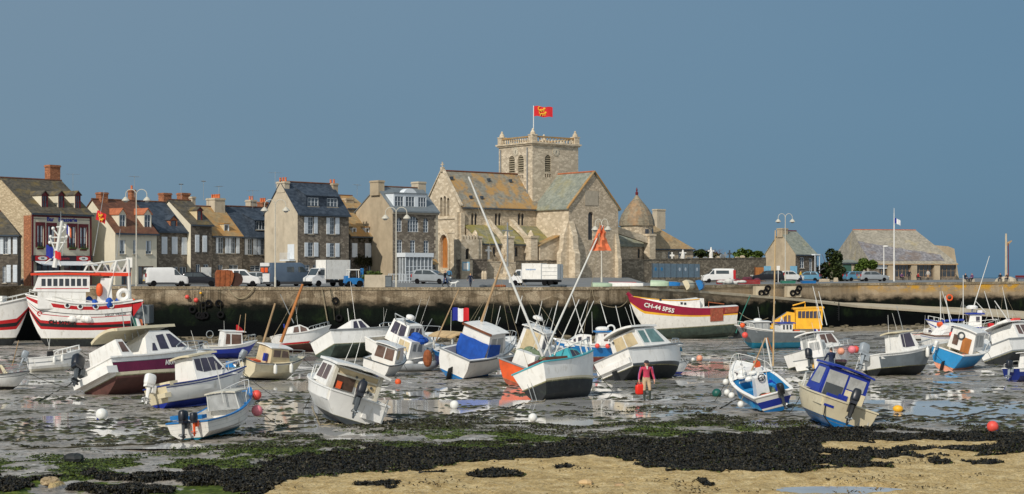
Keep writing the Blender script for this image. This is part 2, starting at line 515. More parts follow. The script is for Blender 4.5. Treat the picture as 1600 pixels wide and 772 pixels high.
oc = t.coord()
c = t.ramp(t.noise(oc,.6,8,.65),[(.25,S(114,105,93)),(.5,S(164,156,145)),(.75,S(202,197,190))])
c = t.mix(t.rng(t.noise(oc,5,6,.7),.47,.6,0,.75),c,S(84,76,60))
wn1 = t.ramp(t.noise(oc,9,3),[(.3,S(34,32,24)),(.7,S(66,70,38))])
sfac = t.math('MULTIPLY',at.outputs["Alpha"],t.rng(t.noise(oc,3.2,5),.40,.52))
c = t.mix(sfac,c,wn1)
grn = t.ramp(t.noise(oc,3.5,5,.7),[(.3,S(40,46,24)),(.5,S(72,88,34)),(.72,S(122,130,60))])
gfac = t.rng(t.math('ADD',sc.outputs[1],t.math('MULTIPLY',t.math('SUBTRACT',t.noise(oc,5,4),.5),1.2)),.35,.6)
c = t.mix(gfac,c,grn)
wd = t.ramp(t.noise(oc,9,4,.7),[(.35,S(13,13,11)),(.6,S(28,26,20)),(.75,S(50,46,32))])
wfac = t.rng(sc.outputs[2],.35,.6)
c = t.mix(wfac,c,wd)
sd = t.ramp(t.noise(oc,2.4,8,.7),[(.28,S(142,118,76)),(.5,S(194,168,116)),(.72,S(222,202,156))])
sd = t.mix(t.rng(t.noise(oc,14,6,.75),.48,.62,0,.8),sd,S(112,94,64))
sd = t.mix(t.rng(t.noise(oc,30,3),.62,.68,0,.8),sd,S(236,228,206))
c = t.mix(t.rng(sc.outputs[0],.35,.6),c,sd)
t.col(c)
dryf = t.math('MAXIMUM',t.math('MAXIMUM',wfac,t.rng(sc.outputs[0],.3,.6)),t.math('MAXIMUM',gfac,sfac))
rg = t.math('ADD',t.rng(t.noise(oc,1.3,6,.65),.42,.62,.22,.62),t.math('MULTIPLY',dryf,.5))
t.link(rg,t.b.inputs["Roughness"])
t.link(t.rng(dryf,0,1,.5,.12),t.b.inputs["Specular IOR Level"])
t.bump(t.noise(oc,12,6,.7),.7,.05)
me.materials.append(t.m)
mud = bpy.data.objects.new("mud_flat",me)
COL.objects.link(mud)
tag(mud,kind="structure")
m = MB()
yw = [50.2,54,60,66,70,90,110,130,150,162,215]
for a,b in zip(yw[:-1],yw[1:]):
 za,zb = gz(a),gz(b)
 m.poly([(-.45*a,a,za),(.45*a,a,za),(.45*b,b,zb),(-.45*b,b,zb)])
t = NT("shallow_water")
oc = t.coord()
t.col(t.ramp(t.noise(oc,.5,4),[(.3,S(168,166,162)),(.7,S(206,204,200))]))
t.b.inputs["Roughness"].default_value = .03
t.b.inputs["IOR"].default_value = 1.33
t.b.inputs["Specular IOR Level"].default_value = .9
t.bump(t.noise(t.coord((.8,2.4,1)),3.2,3),.035,.02)
MT["water"] = t.m
tag(m.build("shallow_water",MT["water"]),kind="structure")
m = MB();m.poly([(7.75+1.75*math.cos(PI*i/12),39.6+.85*math.sin(PI*i/12),.10) for i in range(24)])
tag(m.build("tide_pool",MT["water"]),kind="structure")
m = MB();m.poly([(-9000,180,-2.3),(9000,180,-2.3),(12000,16000,-2.3),(-12000,16000,-2.3)])
t = NT("grey_sea");t.b.inputs["Roughness"].default_value = .25
t.b.inputs["Base Color"].default_value = S(44,84,104)
t.bump(t.noise(t.coord((.02,.06,1)),4,4),.5,2)
tag(m.build("sea",t.m),kind="structure")
m = MB()
for x0,x1 in ((-500,-.452),(.452,500)):
 pass
m.poly([(-600,-60,-2.5),(600,-60,-2.5),(600,186,-2.5),(-600,186,-2.5)])
m.poly([(-14,-30,-.06),(14,-30,-.06),(16.5,33.4,.02),(-16.5,33.4,.02)])
tag(m.build("harbour_floor",mat("dark_shore_mud",S(96,88,74),.6,.2,.5)),kind="structure")
rs = np.random.RandomState(5)
def fronds(n,y0,y1,which,thr,size,lift_,seed):
 rs = np.random.RandomState(seed)
 k = rs.uniform(-.33,.33,n*4);u = rs.uniform(0,1,n*4)
 yy = y0*(y1/y0)**u;xx = k*yy
 sa,gr,we,wst,px,py = masks(xx,yy)
 val = {'weed':we,'green':gr,'thin':wst*(1-sa)*(1-we),'bits':sa*np.clip((fbm(xx*.7,yy*.9,131,5)-.53)*12,0,1)*rs.uniform(0,1,len(xx))}[which]
 ok = np.where(val > thr)[0][:n]
 xx,yy,sa,gr,we = xx[ok],yy[ok],sa[ok],gr[ok],we[ok]
 hm_ = mud_h(xx,yy)
 zz = mudz_np(yy)+hm_+.03+sa*.16+we*(.06+.10*fbm(xx*2.2,yy*2.2,91,3))+gr*.03
 N = len(xx)
 a = rs.uniform(0,2*PI,N);s = size*rs.uniform(.5,1.5,N)
 tl = rs.uniform(-.5,.9,N)
 dx,dy = np.cos(a)*s,np.sin(a)*s
 wx,wy =-np.sin(a)*s*.42,np.cos(a)*s*.42
 v = np.zeros((N,4,3))
 v[:,0] = np.stack([xx-dx,yy-dy,zz-.03],-1)
 v[:,1] = np.stack([xx+wx,yy+wy,zz+lift_*rs.uniform(.3,1,N)],-1)
 v[:,2] = np.stack([xx+dx,yy+dy,zz+tl*s*.8],-1)
 v[:,3] = np.stack([xx-wx,yy-wy,zz+lift_*rs.uniform(.0,.7,N)],-1)
 me = bpy.data.meshes.new("weed")
 me.from_pydata(v.reshape(-1,3).tolist(),[],(np.arange(N*4).reshape(N,4)).tolist())
 return me
def leafmat(name,cols,rough=.45):
 t = NT(name)
 g = t.new("ShaderNodeNewGeometry")
 t.col(t.ramp(g.outputs["Random Per Island"],[(i/(len(cols)-1),c) for i,c in enumerate(cols)]))
 t.b.inputs["Roughness"].default_value = rough
 t.b.inputs["Specular IOR Level"].default_value = .3
 return t.m
me = fronds(85000,38.5,57,'weed',.42,.058,.07,1)
me.materials.append(leafmat("dark_bladder_wrack",[S(11,11,10),S(18,17,14),S(28,26,20),S(40,37,26),S(64,58,38)],.5))
o = bpy.data.objects.new("seaweed",me);COL.objects.link(o)
tag(o,"thick dark brown bladder wrack covering the foreshore in front","seaweed",kind="stuff")
me = fronds(30000,42,62,'green',.3,.05,.03,2)
me.materials.append(leafmat("green_algae",[S(34,40,20),S(58,74,28),S(92,106,44),S(44,46,26),S(30,32,20)],.5))
o = bpy.data.objects.new("green_algae",me);COL.objects.link(o)
tag(o,"bright green algae lying in patches above the dark wrack","algae",kind="stuff")
me = fronds(22000,50,66,'thin',.4,.06,.04,3)
me.materials.append(leafmat("thin_brown_weed",[S(30,28,20),S(52,48,30),S(70,76,36)],.5))
o = bpy.data.objects.new("brown_weed",me);COL.objects.link(o)
tag(o,"thin brown weed strewn over the wet mud behind the green algae","seaweed",kind="stuff")
me = fronds(2600,38.3,46,'bits',.55,.05,.04,4)
me.materials.append(leafmat("stranded_weed",[S(24,22,17),S(52,46,32),S(96,82,54),S(150,128,88)],.7))
o = bpy.data.objects.new("stranded_weed",me);COL.objects.link(o)
tag(o,"dry scraps of weed stranded over the pale sand bar in front","seaweed",kind="stuff")
rs = np.random.RandomState(9)
N = 17000
yy = 52*(150/52)**(rs.uniform(0,1,N)**1.3);xx = rs.uniform(-.33,.33,N)*yy
keep = fbm(xx*.45,yy*.45,101,5) > .47
xx,yy = xx[keep],yy[keep];N = len(xx)
m_v = [];m_f = []
for i in range(N):
 z = float(mudz_np(yy[i]))+.0
 s = rs.uniform(.05,.2)*(1+yy[i]/150)
 hgt = rs.uniform(.015,.06)
 b = len(m_v);n = 6
 for j in range(n):
  q = 2*PI*j/n+rs.uniform(0,.6)
  rr = s*rs.uniform(.5,1.4)
  m_v.append((xx[i]+rr*math.cos(q)*1.5,yy[i]+rr*math.sin(q),z-.02))
 m_v.append((xx[i]+rs.uniform(-.1,.1)*s,yy[i],z+hgt))
 m_f += [(b+j,b+(j+1) % n,b+n) for j in range(n)]
me = bpy.data.meshes.new("weed_tufts");me.from_pydata(m_v,[],m_f)
me.materials.append(leafmat("tuft_weed",[S(28,26,18),S(50,46,30),S(60,66,32),S(84,76,58)],.6))
o = bpy.data.objects.new("weed_clumps",me);COL.objects.link(o)
tag(o,"small clumps of brown weed scattered over the wet mud flat","seaweed",kind="stuff")
# ------------------------------------------------------------------ quay
def quayline():
 pts = [(-420,168,447.6),(60,166,447.5),(205,165,447.8),(600,165,449.2),(880,167,449),(985,170.5,447.8),(1100,186,446),(1340,212,442.6),(1600,225,440.2),(1800,236,439.5)]
 return [P(px,py,Y) for px,Y,py in pts]
QL = quayline()
def ztown(X,Y):
 xs = [p.x for p in QL]
 ye = np.interp(X,xs,[p.y for p in QL]);ze = np.interp(X,xs,[p.z for p in QL])
 k = np.where(np.asarray(X) < 16,.022,.004)
 return ze+np.minimum(.95,np.maximum(0,Y-ye-6)*k)
t = NT("quay_masonry")
t.b.inputs["Roughness"].default_value = .9
t.b.inputs["Specular IOR Level"].default_value = .1
oc = t.coord((.75,.75,1.9))
vo = t.new("ShaderNodeTexVoronoi");t.link(oc,vo.inputs["Vector"]);vo.inputs["Scale"].default_value = 1;vo.inputs["Randomness"].default_value = .7
ve = t.new("ShaderNodeTexVoronoi");ve.feature = 'DISTANCE_TO_EDGE';t.link(oc,ve.inputs["Vector"]);ve.inputs["Randomness"].default_value = .7
sp = t.new("ShaderNodeSeparateColor");t.link(vo.outputs["Color"],sp.inputs[0])
c = t.ramp(sp.outputs[0],[(0,S(132,117,96)),(.6,S(160,144,120)),(1,S(184,169,144))])
c = t.mix(t.rng(ve.outputs["Distance"],0,.07,.55,0),c,S(70,60,48))
c = t.mix(t.rng(t.noise(t.coord((.5,.5,.06)),1.6,6,.7),.46,.62,0,.75),c,S(74,64,50))
c = t.mix(t.rng(t.noise(t.coord((.2,.2,.2)),1.1,5),.5,.7,0,.5),c,S(104,90,66))
sx = t.new("ShaderNodeSeparateXYZ");t.link(t.coord(),sx.inputs[0])
c = t.mix(t.rng(sx.outputs[0],14,26,0,.5),c,S(198,176,146))
hz = t.math('ADD',sx.outputs[2],t.math('MULTIPLY',t.math('SUBTRACT',t.noise(t.coord((.35,.35,.8)),1.4,6,.65),.5),1.9))
alg = t.ramp(t.noise(t.coord((.5,.5,.3)),1.0,6,.7),[(.35,S(8,12,11)),(.55,S(16,24,18)),(.74,S(38,52,27))])
c = t.mix(t.rng(hz,2.95,2.2),c,S(36,34,29))
c = t.mix(t.rng(hz,2.5,1.8),c,alg)
c = t.mix(t.rng(hz,1.0,.3),c,S(6,9,10))
far = t.math('MULTIPLY',t.rng(sx.outputs[0],38,52),t.rng(sx.outputs[2],3.0,3.8))
c = t.mix(t.math('MULTIPLY',far,t.rng(t.noise(t.coord((.3,.3,.6)),1.2,6,.7),.46,.56,0,.9)),c,S(212,160,50))
t.col(c)
t.bump(t.rng(ve.outputs["Distance"],0,.1),.6,.06)
MT["quay"] = t.m
MT["coping"] = stone("quay_coping",S(150,136,112),S(182,168,144),S(90,80,66),.9,.5,.3)
MT["asphalt"] = mat("grey_asphalt",S(120,122,122),.85,.1,.6,bump=.2)
MT["concrete"] = mat("pale_concrete",S(188,176,152),.85,.1,.8,bump=.2,dirt=(S(130,118,94),.6))
m = MB()
qn = []
for i,p in enumerate(QL):
 a = QL[max(0,i-1)];b = QL[min(len(QL)-1,i+1)]
 d = (b-a);d.z = 0;d.normalize()
 qn.append(Vector((-d.y,d.x,0)))
for i in range(len(QL)-1):
 p,q = QL[i],QL[i+1];np_,nq = qn[i],qn[i+1]
 base0,base1 = p-np_*.5,q-nq*.5
 m.poly([(base0.x,base0.y,-3),(base1.x,base1.y,-3),(q.x,q.y,q.z-.28),(p.x,p.y,p.z-.28)])
 p2,q2 = p+np_*1.2,q+nq*1.2
 m.poly([(p.x,p.y,p.z-.28),(q.x,q.y,q.z-.28),(q2.x,q2.y,q2.z-.28),(p2.x,p2.y,p2.z-.28)])
 m.poly([(p2.x,p2.y,p2.z-.28),(q2.x,q2.y,q2.z-.28),(q2.x,q2.y,-3),(p2.x,p2.y,-3)])
tag(m.build("quay_wall",MT["quay"]),"long stone harbour wall with black and green tide marks","wall")
m = MB()
for i in range(len(QL)-1):
 p,q = QL[i]-qn[i]*.08,QL[i+1]-qn[i+1]*.08
 n = max(1,int((q-p).length/2.2))
 for j in range(n):
  a = p.lerp(q,j/n+.0008);b = p.lerp(q,(j+1)/n-.0008)
  jz = rnd.uniform(-.02,.02)
  w_ = .9
  n0 = qn[i].lerp(qn[i+1],j/n)*w_;n1 = qn[i].lerp(qn[i+1],(j+1)/n)*w_
  m.slab([a+Vector((0,0,jz-.275)),b+Vector((0,0,jz-.275)),b+n1+Vector((0,0,jz-.275)),a+n0+Vector((0,0,jz-.275))],(0,0,.30))
tag(m.build("quay_coping",MT["coping"]),kind="structure")
m = MB()
nb = [0.85,3,6,14,24,36,50,70,110]
cols = []
sub = []
for i in range(len(QL)-1):
 for j in range(8):sub.append((QL[i].lerp(QL[i+1],j/8),qn[i].lerp(qn[i+1],j/8)))
sub.append((QL[-1],qn[-1]))
for p,n in sub:
 row = []
 for b in nb:
  x,y = p.x,p.y+b
  row.append((x,y,float(ztown(x,y))-.005))
 cols.append(row)
for a,b in zip(cols[:-1],cols[1:]):
 for j in range(len(nb)-1):
  m.poly([a[j],b[j],b[j+1],a[j+1]])
tag(m.build("road",MT["asphalt"]),kind="structure")
# ------------------------------------------------------------------ slipway running down along the quay
fr = [P(985,448.4,170.2),P(1098,455,180),P(1240,467,192),P(1340,478,200),P(1470,487,207),P(1600,496,213),P(1760,508,220)]
m = MB()
for p,q in zip(fr[:-1],fr[1:]):
 m.poly([(p.x,p.y,-3),(q.x,q.y,-3),q,p])
tag(m.build("slipway_wall",MT["quay"]),"dark weedy stone wall carrying the pale slipway down the harbour","wall")
m = MB()
for p,q in zip(fr[:-1],fr[1:]):
 rp = lambda v:Vector((0,11.5,float(np.interp(800+F*v.x/v.y,[985,1100,1240,1340,1600],[.03,.08,.2,.34,.95]))))
 m.poly([p+Vector((0,-.05,.004)),q+Vector((0,-.05,.004)),q+rp(q),p+rp(p)])
 m.slab([p+Vector((0,-.12,-.2)),q+Vector((0,-.12,-.2)),q+Vector((0,.5,-.2)),p+Vector((0,.5,-.2))],(0,0,.26))
tag(m.build("slipway",MT["concrete"]),kind="structure")
m = MB()
for k in range(900):
 px = rnd.uniform(200,1640)
 if px < 985:Yq = 164
 else:Yq = float(np.interp(px,[985,1098,1340,1600],[169,179,199,212]))
 Y = Yq-abs(rnd.gauss(0,1.6))-.3
 s = rnd.uniform(.06,.28)
 m.ell(((px-800)*Y/F,Y,-1.15+rnd.uniform(-.05,.1)+max(0,.5-(Yq-Y)*.3)),(s*1.3,s,s*.7),.8,6,4)
tag(m.build("rubble",stone("foot_rubble",S(96,90,74),S(140,128,104),S(60,56,44),2,2)),"loose stones heaped along the foot of the harbour wall","rubble",kind="stuff")
m = MB()
for i in range(24):
 a = 200+i*62;b = a+62
 def yq(px):return float(np.interp(px,[200,985,1098,1340,1600,1800],[164,169,179,199,212,220]))
 A,B = yq(a),yq(b)
 m.poly([((a-800)*(A-5)/F,A-5,-1.3),((b-800)*(B-5)/F,B-5,-1.3),((b-800)*B/F,B,-.75),((a-800)*A/F,A,-.75)])
tag(m.build("gravel_bank",mat("gravel",S(134,122,100),.9,.3,1.4,bump=.6)),kind="structure")
# ================================================================== HOUSES
MT["rubble"] = stone("grey_rubble_stone",S(116,107,95),S(164,153,137),S(130,121,109),3.4,6.2)
MT["rubble_dark"] = stone("dark_rubble_stone",S(100,93,84),S(142,132,118),S(102,95,86),3.4,6.2)
MT["rubble_pale"] = stone("pale_rubble_stone",S(158,140,110),S(200,180,146),S(170,150,118),2.4,4.2)
MT["brick"] = stone("orange_brick",S(156,98,68),S(188,124,88),S(150,124,102),5,13,.3)
MT["brickwall"] = stone("buff_brick_gable",S(178,160,130),S(206,190,160),S(190,174,146),4,12,.2)
MT["limestone"] = stone("pale_church_stone",S(200,184,158),S(224,210,186),S(202,187,162),2.4,4.6,.3)
MT["churchrubble"] = stone("church_rubble_stone",S(182,167,144),S(218,203,178),S(196,180,156),3.4,6.0,.4)
MT["ashlar"] = stone("church_tower_ashlar",S(188,175,153),S(220,207,184),S(196,182,160),2.8,5.0,.3)
MT["render_cream"] = mat("cream_render",S(216,208,186),.85,.05,.8,dirt=(S(170,158,130),.4))
MT["render_old"] = mat("weathered_cement_render",S(190,178,156),.9,.1,.8,bump=.15,dirt=(S(132,118,98),.65))
MT["render_tan"] = mat("tan_cement_render",S(176,160,134),.9,.12,.7,bump=.15,dirt=(S(126,110,88),.6))
MT["redtrim"] = mat("dark_red_trim",S(104,26,32),.5,.1,3)
MT["slate"] = slate("blue_black_slate",S(46,56,68),S(72,82,94))
MT["slatemoss"] = slate("mossy_slate",S(70,66,58),S(98,92,80),S(140,118,60),.5,(.52,.64))
MT["slatelichen"] = slate("lichened_slate",S(120,118,108),S(150,146,132),S(182,138,70),.72,(.45,.57))
MT["slategreen"] = slate("grey_green_slate",S(120,126,116),S(150,154,142),S(160,150,100),.4,(.5,.66))
MT["slatepale"] = slate("pale_weathered_slate",S(140,134,120),S(172,164,148),S(190,170,110),.35,(.55,.7))
MT["slateorange"] = slate("orange_lichen_roof",S(146,126,92),S(168,148,112),S(180,130,66),.68,(.43,.58))
MT["tilebrown"] = slate("brown_tiles",S(96,64,50),S(122,82,62),S(120,100,66),.4,(.52,.66),.25)
MT["tileorange"] = slate("orange_tiles",S(166,96,64),S(190,116,80),None,row=.25)
MT["zinc"] = mat("zinc_sheet",S(122,130,134),.45,.08,1.5,metal=.2)
MT["dzinc"] = mat("dark_gutter",S(58,70,82),.5,.1,3)
MT["shutter"] = mat("white_shutter",S(216,222,226),.5,.05,3)
MT["sillstone"] = mat("granite_sill",S(168,158,140),.8,.1,3)
MT["pot"] = mat("terracotta_pot",S(206,112,62),.8,.12,4)
MT["ivy"] = leafmat("ivy_leaves",[S(40,44,26),S(58,60,34),S(78,72,44)],.6)
MT["leafdark"] = leafmat("dark_leaves",[S(36,46,28),S(54,66,34),S(76,88,46)],.55)
MT["leafmid"] = leafmat("mid_leaves",[S(54,72,30),S(80,100,40),S(104,124,54)],.55)
MT["leafbrown"] = leafmat("olive_brown_leaves",[S(66,62,38),S(92,88,54),S(112,108,70)],.6)
def panel(m,O,U,holes,top,rev=.16,z0=0.0):
 """wall panel with real openings; holes (x0,x1,z0,z1,arch); top = polyline [(x,z)]"""
 O = Vector(O);U = Vector(U);Z = Vector((0,0,1));Nn = U.cross(Z)
 pt = lambda x,z,n=0.0:O+U*x+Z*z+Nn*n
 xs = sorted(set([round(p[0],4) for p in top]+[round(h[i],4) for h in holes for i in (0,1)]))
 tx = [p[0] for p in top];tz = [p[1] for p in top]
 T = lambda x:float(np.interp(x,tx,tz))
 for a,b in zip(xs[:-1],xs[1:]):
  if b-a < 1e-4:continue
  hs = sorted([h for h in holes if h[0] <= a+1e-4 and h[1] >= b-1e-4],key=lambda h:h[2])
  z = z0
  for h in hs:
   if h[2] > z+1e-4:m.poly([pt(a,z),pt(b,z),pt(b,h[2]),pt(a,h[2])])
   z = h[3]
  if T(a)-z > 1e-3 or T(b)-z > 1e-3:
   m.poly([pt(a,z),pt(b,z),pt(b,max(z,T(b))),pt(a,max(z,T(a)))])
 for (x0,x1,za,zb,arch) in holes:
  r = (x1-x0)/2;xc = (x0+x1)/2
  if arch:
   zs = zb-r*arch
   arc = [(xc-r*math.cos(PI*i/10),zs+r*arch*math.sin(PI*i/10)) for i in range(11)]
   m.poly([pt(x0,zb)]+[pt(*p) for p in arc[:6]][::1])
   m.poly([pt(x1,zb)]+[pt(*p) for p in arc[5:]][::-1])
   out = [(x1,za),(x0,za)]+arc
  else:
   out = [(x1,za),(x0,za),(x0,zb),(x1,zb)]
  n = len(out)
  for i in range(n):
   a,b = out[i],out[(i+1) % n]
   m.poly([pt(*a),pt(*b),pt(*b,-rev),pt(*a,-rev)])
def outline(h):
 x0,x1,za,zb,arch = h
 r = (x1-x0)/2;xc = (x0+x1)/2
 if arch:
  zs = zb-r*arch
  return [(x1,za),(x0,za)]+[(xc-r*math.cos(PI*i/10),zs+r*arch*math.sin(PI*i/10)) for i in range(11)]
 return [(x1,za),(x0,za),(x0,zb),(x1,zb)]
def win(parent,O,U,h,frame="shutter",pane="hglass",nx=2,nz=3,rev=.16,name="window",fw=.055,curtain=None):
 """frame with glazing bars and a pane behind it, set back in its opening"""
 O = Vector(O);U = Vector(U);Z = Vector((0,0,1));Nn = U.cross(Z)
 pt = lambda x,z,n=0.0:O+U*x+Z*z+Nn*n
 x0,x1,za,zb,arch = h
 m = MB()
 m.k = 1
 m.poly([pt(x,z,-rev+.012) for x,z in outline(h)])
 m.k = 0
 def bar(xa,xb,z0,z1,d=.05):
  m.slab([pt(xa,z0,-rev+.02),pt(xb,z0,-rev+.02),pt(xb,z1,-rev+.02),pt(xa,z1,-rev+.02)],Nn*d)
 bar(x0,x0+fw,za,zb-(arch*(x1-x0)/2 if arch else 0));bar(x1-fw,x1,za,zb-(arch*(x1-x0)/2 if arch else 0))
 bar(x0+fw,x1-fw,za,za+fw)
 if not arch:bar(x0+fw,x1-fw,zb-fw,zb)
 for i in range(1,nx):
  x = x0+(x1-x0)*i/nx;bar(x-fw*.45,x+fw*.45,za+fw,zb-fw,.04)
 for i in range(1,nz):
  z = za+(zb-za)*i/nz;bar(x0+fw,x1-fw,z-fw*.3,z+fw*.3,.03)
 mats = [MT[frame],MT[pane]]
 if curtain:
  m.k = 2;mats.append(MT[curtain])
  for xa,xb in ((x0+fw,x0+(x1-x0)*.3),(x1-(x1-x0)*.3,x1-fw)):
   m.poly([pt(xa,za+(zb-za)*.22,-rev+.03),pt(xb,za+(zb-za)*.22,-rev+.03),pt(xb,zb-fw,-rev+.03),pt(xa,zb-fw,-rev+.03)])
 o = m.build(name,mats,parent)
 if name == "window" and not arch:
  s = MB();s.slab([pt(x0-.08,za-.1,.003),pt(x1+.08,za-.1,.003),pt(x1+.08,za-.004,.003),pt(x0-.08,za-.004,.003)],Nn*.09)
  s.build("sill",MT["sillstone"],o)
 return o
def leafball(m,c,r,n,size,rng):
 for _ in range(n):
  v = Vector((rng.gauss(0,1),rng.gauss(0,1),rng.gauss(0,1))).normalized()
  q = rng.uniform(.55,1.0)**.5
  p = Vector((c[0]+v.x*r[0]*q,c[1]+v.y*r[1]*q,c[2]+v.z*r[2]*q))
  a = Vector((rng.uniform(-1,1),rng.uniform(-1,1),rng.uniform(-.6,.6))).normalized()*size*rng.uniform(.6,1.4)
  b = a.cross(Vector((rng.uniform(-1,1),rng.uniform(-1,1),1))).normalized()*size*rng.uniform(.4,.9)
  m.poly([p-a,p+b,p+a,p-b])
class House:
 def __init__(s,name,label,pxl,Yl,pxr,yaw,depth_px=None,depth=8.0,ground_py=446,cat="house",group=None):
  s.yaw = R(yaw);s.c,s.s = math.cos(s.yaw),math.sin(s.yaw)
  s.X,s.Y = (pxl-800)/F*Yl,Yl
  s.z0 = HC-(ground_py-HY)*Yl/F
  k = (pxr-800)/F
  s.w = (k*s.Y-s.X)/(s.c-k*s.s)
  s.d = depth
  if depth_px is not None:
   k = (depth_px-800)/F
   s.d = (k*s.Y-s.X)/(-s.s-k*s.c)
  s.root = empty(name,(s.X,s.Y,s.z0),s.yaw,label,cat,group)
  s.parts = []
 def fac(s,px,py,v0=0.0):
  k = (px-800)/F
  cx,cy = s.X-s.s*v0,s.Y+s.c*v0
  t = (-cx*s.s+cy*s.c)/(-k*s.s+s.c)
  return (k*t-cx)*s.c+(t-cy)*s.s,HC-(py-HY)*t/F-s.z0
 def side(s,px,py,u0=0.0):
  k = (px-800)/F
  cx,cy = s.X+s.c*u0,s.Y+s.s*u0
  t = (cx*s.c+cy*s.s)/(k*s.c+s.s)
  return -(k*t-cx)*s.s+(t-cy)*s.c,HC-(py-HY)*t/F-s.z0
 def hole(s,x0,y0,x1,y1,arch=0,v0=0.0):
  a = s.fac(x0,y1,v0);b = s.fac(x1,y0,v0)
  return (a[0],b[0],(a[1]+s.fac(x1,y1,v0)[1])/2,(b[1]+s.fac(x0,y0,v0)[1])/2,arch)
 def shell(s,eave,ridge,wins=(),wall="rubble",gable=None,roof="slate",rv=.5,hip=(0,0),gutter="dzinc",over=.25,ghole=(),ridgemat="tilebrown",rake=.1):
  """walls with openings, pitched roof. eave/ridge heights in metres above the base"""
  w,d = s.w,s.d
  s.eave,s.ridge,s.rv = eave,ridge,rv
  holes = [x[0] for x in wins]
  m = MB();panel(m,(0,0,0),(1,0,0),holes,[(0,eave),(w,eave)])
  m.poly([(w,d,0),(0,d,0),(0,d,eave),(w,d,eave)])
  g = m if gable is None else MB()
  yr = d*rv
  if hip[0]:panel(g,(0,d,0),(0,-1,0),ghole,[(0,eave),(d,eave)])
  else:panel(g,(0,d,0),(0,-1,0),ghole,[(0,eave),(d-yr,ridge-.1),(d,eave)])
  if hip[1]:panel(m,(w,0,0),(0,1,0),[],[(0,eave),(d,eave)])
  else:panel(m,(w,0,0),(0,1,0),[],[(0,eave),(yr,ridge-.1),(d,eave)])
  s.wall = m.build("wall",MT[wall],s.root)
  if gable is not None:g.build("gable",MT[gable],s.root)
  for h,kw in wins:
   kw = dict(kw);sh = kw.pop("sh",None)
   if kw.get("nowin") is None:win(s.root,(0,0,0),(1,0,0),h,**{k:v for k,v in kw.items() if k != "nowin"})
  r = MB();e = eave-over*(ridge-eave)/yr
  hx0,hx1 = hip[0]*w,w-hip[1]*w
  A,B = (-rake,-over,e),(w+rake,-over,e)
  Cc,D = (w+rake if not hip[1] else hx1,yr,ridge),(-rake if not hip[0] else hx0,yr,ridge)
  E,Fp = (-rake,d+over,e),(w+rake,d+over,e)
  th = (0,0,.13)
  r.slab([A,B,Cc,D],th);r.slab([D,Cc,Fp,E],th)
  if hip[0]:r.slab([E,A,D],th)
  if hip[1]:r.slab([B,Fp,Cc],th)
  s.roof = r.build("roof",MT[roof],s.root)
  if ridgemat:
   q = MB();q.tube([(D[0],yr,ridge+.13),(Cc[0],yr,ridge+.13)],.11,6);q.build("ridge_tiles",MT[ridgemat],s.roof)
  if gutter:
   q = MB();q.box(-rake,w+rake,-over-.12,-over-.004,e-.06,e+.10);q.build("gutter",MT[gutter],s.roof)
 def zroof(s,y):
  return s.eave+(s.ridge-s.eave)*(y/(s.d*s.rv) if y <= s.d*s.rv else (s.d-y)/(s.d*(1-s.rv)))
 def shutters(s,rects,m="shutter"):
  for x0,y0,x1,y1 in rects:
   h = s.hole(x0,y0,x1,y1)
   b = MB();b.box(h[0]+.01,h[1]-.01,-.075,-.02,h[2],h[3])
   n = 9
   for i in range(n):
    z = h[2]+.08+(h[3]-h[2]-.16)*i/n
    b.box(h[0]+.06,h[1]-.06,-.09,-.076,z,z+(h[3]-h[2])*.07)
   b.build("shutter",MT[m],s.root)
 def chimney(s,px0,px1,py_top,v=None,mat_="brick",pots=0,dv=.7,py_bot=None,cap=True):
  """stack through the roof at depth v behind the front"""
  if v is None:v = s.d*s.rv
  x0,zt = s.fac(px0,py_top,v);x1,_ = s.fac(px1,py_top,v)
  span = x1-x0;wd = max(.45,span-dv*math.tan(max(0.05,s.yaw-R(8)))*.9) if span > .9 else span*.6
  x0 = x1-wd
  zb = min(s.zroof(max(0,min(s.d,v-dv/2))),s.zroof(max(0,min(s.d,v+dv/2))))-.3
  m = MB();m.box(x0,x1,v-dv/2,v+dv/2,zb,zt-.22)
  m.box(x0-.07,x1+.07,v-dv/2-.07,v+dv/2+.07,zt-.22,zt-.08)
  m.box(x0-.02,x1+.02,v-dv/2-.02,v+dv/2+.02,zt-.08,zt)
  o = m.build("chimney",MT[mat_],s.roof)
  if pots:
   p = MB()
   for i in range(pots):
    t_ = (i+.5)/pots
    p.lathe([(.13,zt-.01),(.10,zt+.38),(.13,zt+.4),(.13,zt+.46),(.05,zt+.46)],8,(x0+wd*t_ if wd > dv else (x0+x1)/2,v if wd > dv else v-dv/2+dv*t_,0))
   p.build("chimney_pots",MT["pot"],s.roof)
  return o
 def dormer(s,px0,px1,pt,pb,v=.5,kind="gable",wall="shutter",roof="slate",frame="shutter",cheek="render_cream",rise=.5,nx=2,nz=3,wpx=None,pane="hglass"):
  x0,z1 = s.fac(px0,pt,v);x1,z0 = s.fac(px1,pb,v)
  def back(z):
   return min(s.d*s.rv,max(v+.2,(z-s.eave)/(s.ridge-s.eave)*s.d*s.rv))
  zr = s.zroof(v)-.1
  z0w = max(z0,zr)
  m = MB()
  holes = []
  if wpx is None:
   wx = (x1-x0)
   holes = [(x0+.1*wx,x1-.1*wx,z0w+.12,z1-.08,0)]
  else:
   for a,b_,c_,d_ in wpx:
    hh = s.hole(a,b_,c_,d_,0,v);holes.append((hh[0],hh[1],max(hh[2],z0w+.03),min(hh[3],z1-.04),0))
  xc = (x0+x1)/2
  top = [(0,z1),(x1-x0,z1)] if kind != "gable" else [(0,z1),(xc-x0,z1+rise),(x1-x0,z1)]
  panel(m,(x0,v,0),(1,0,0),[(h[0]-x0,h[1]-x0,h[2],h[3],0) for h in holes],top,.1,zr)
  o = m.build("dormer",MT[wall],s.root)
  yb = back(z1)
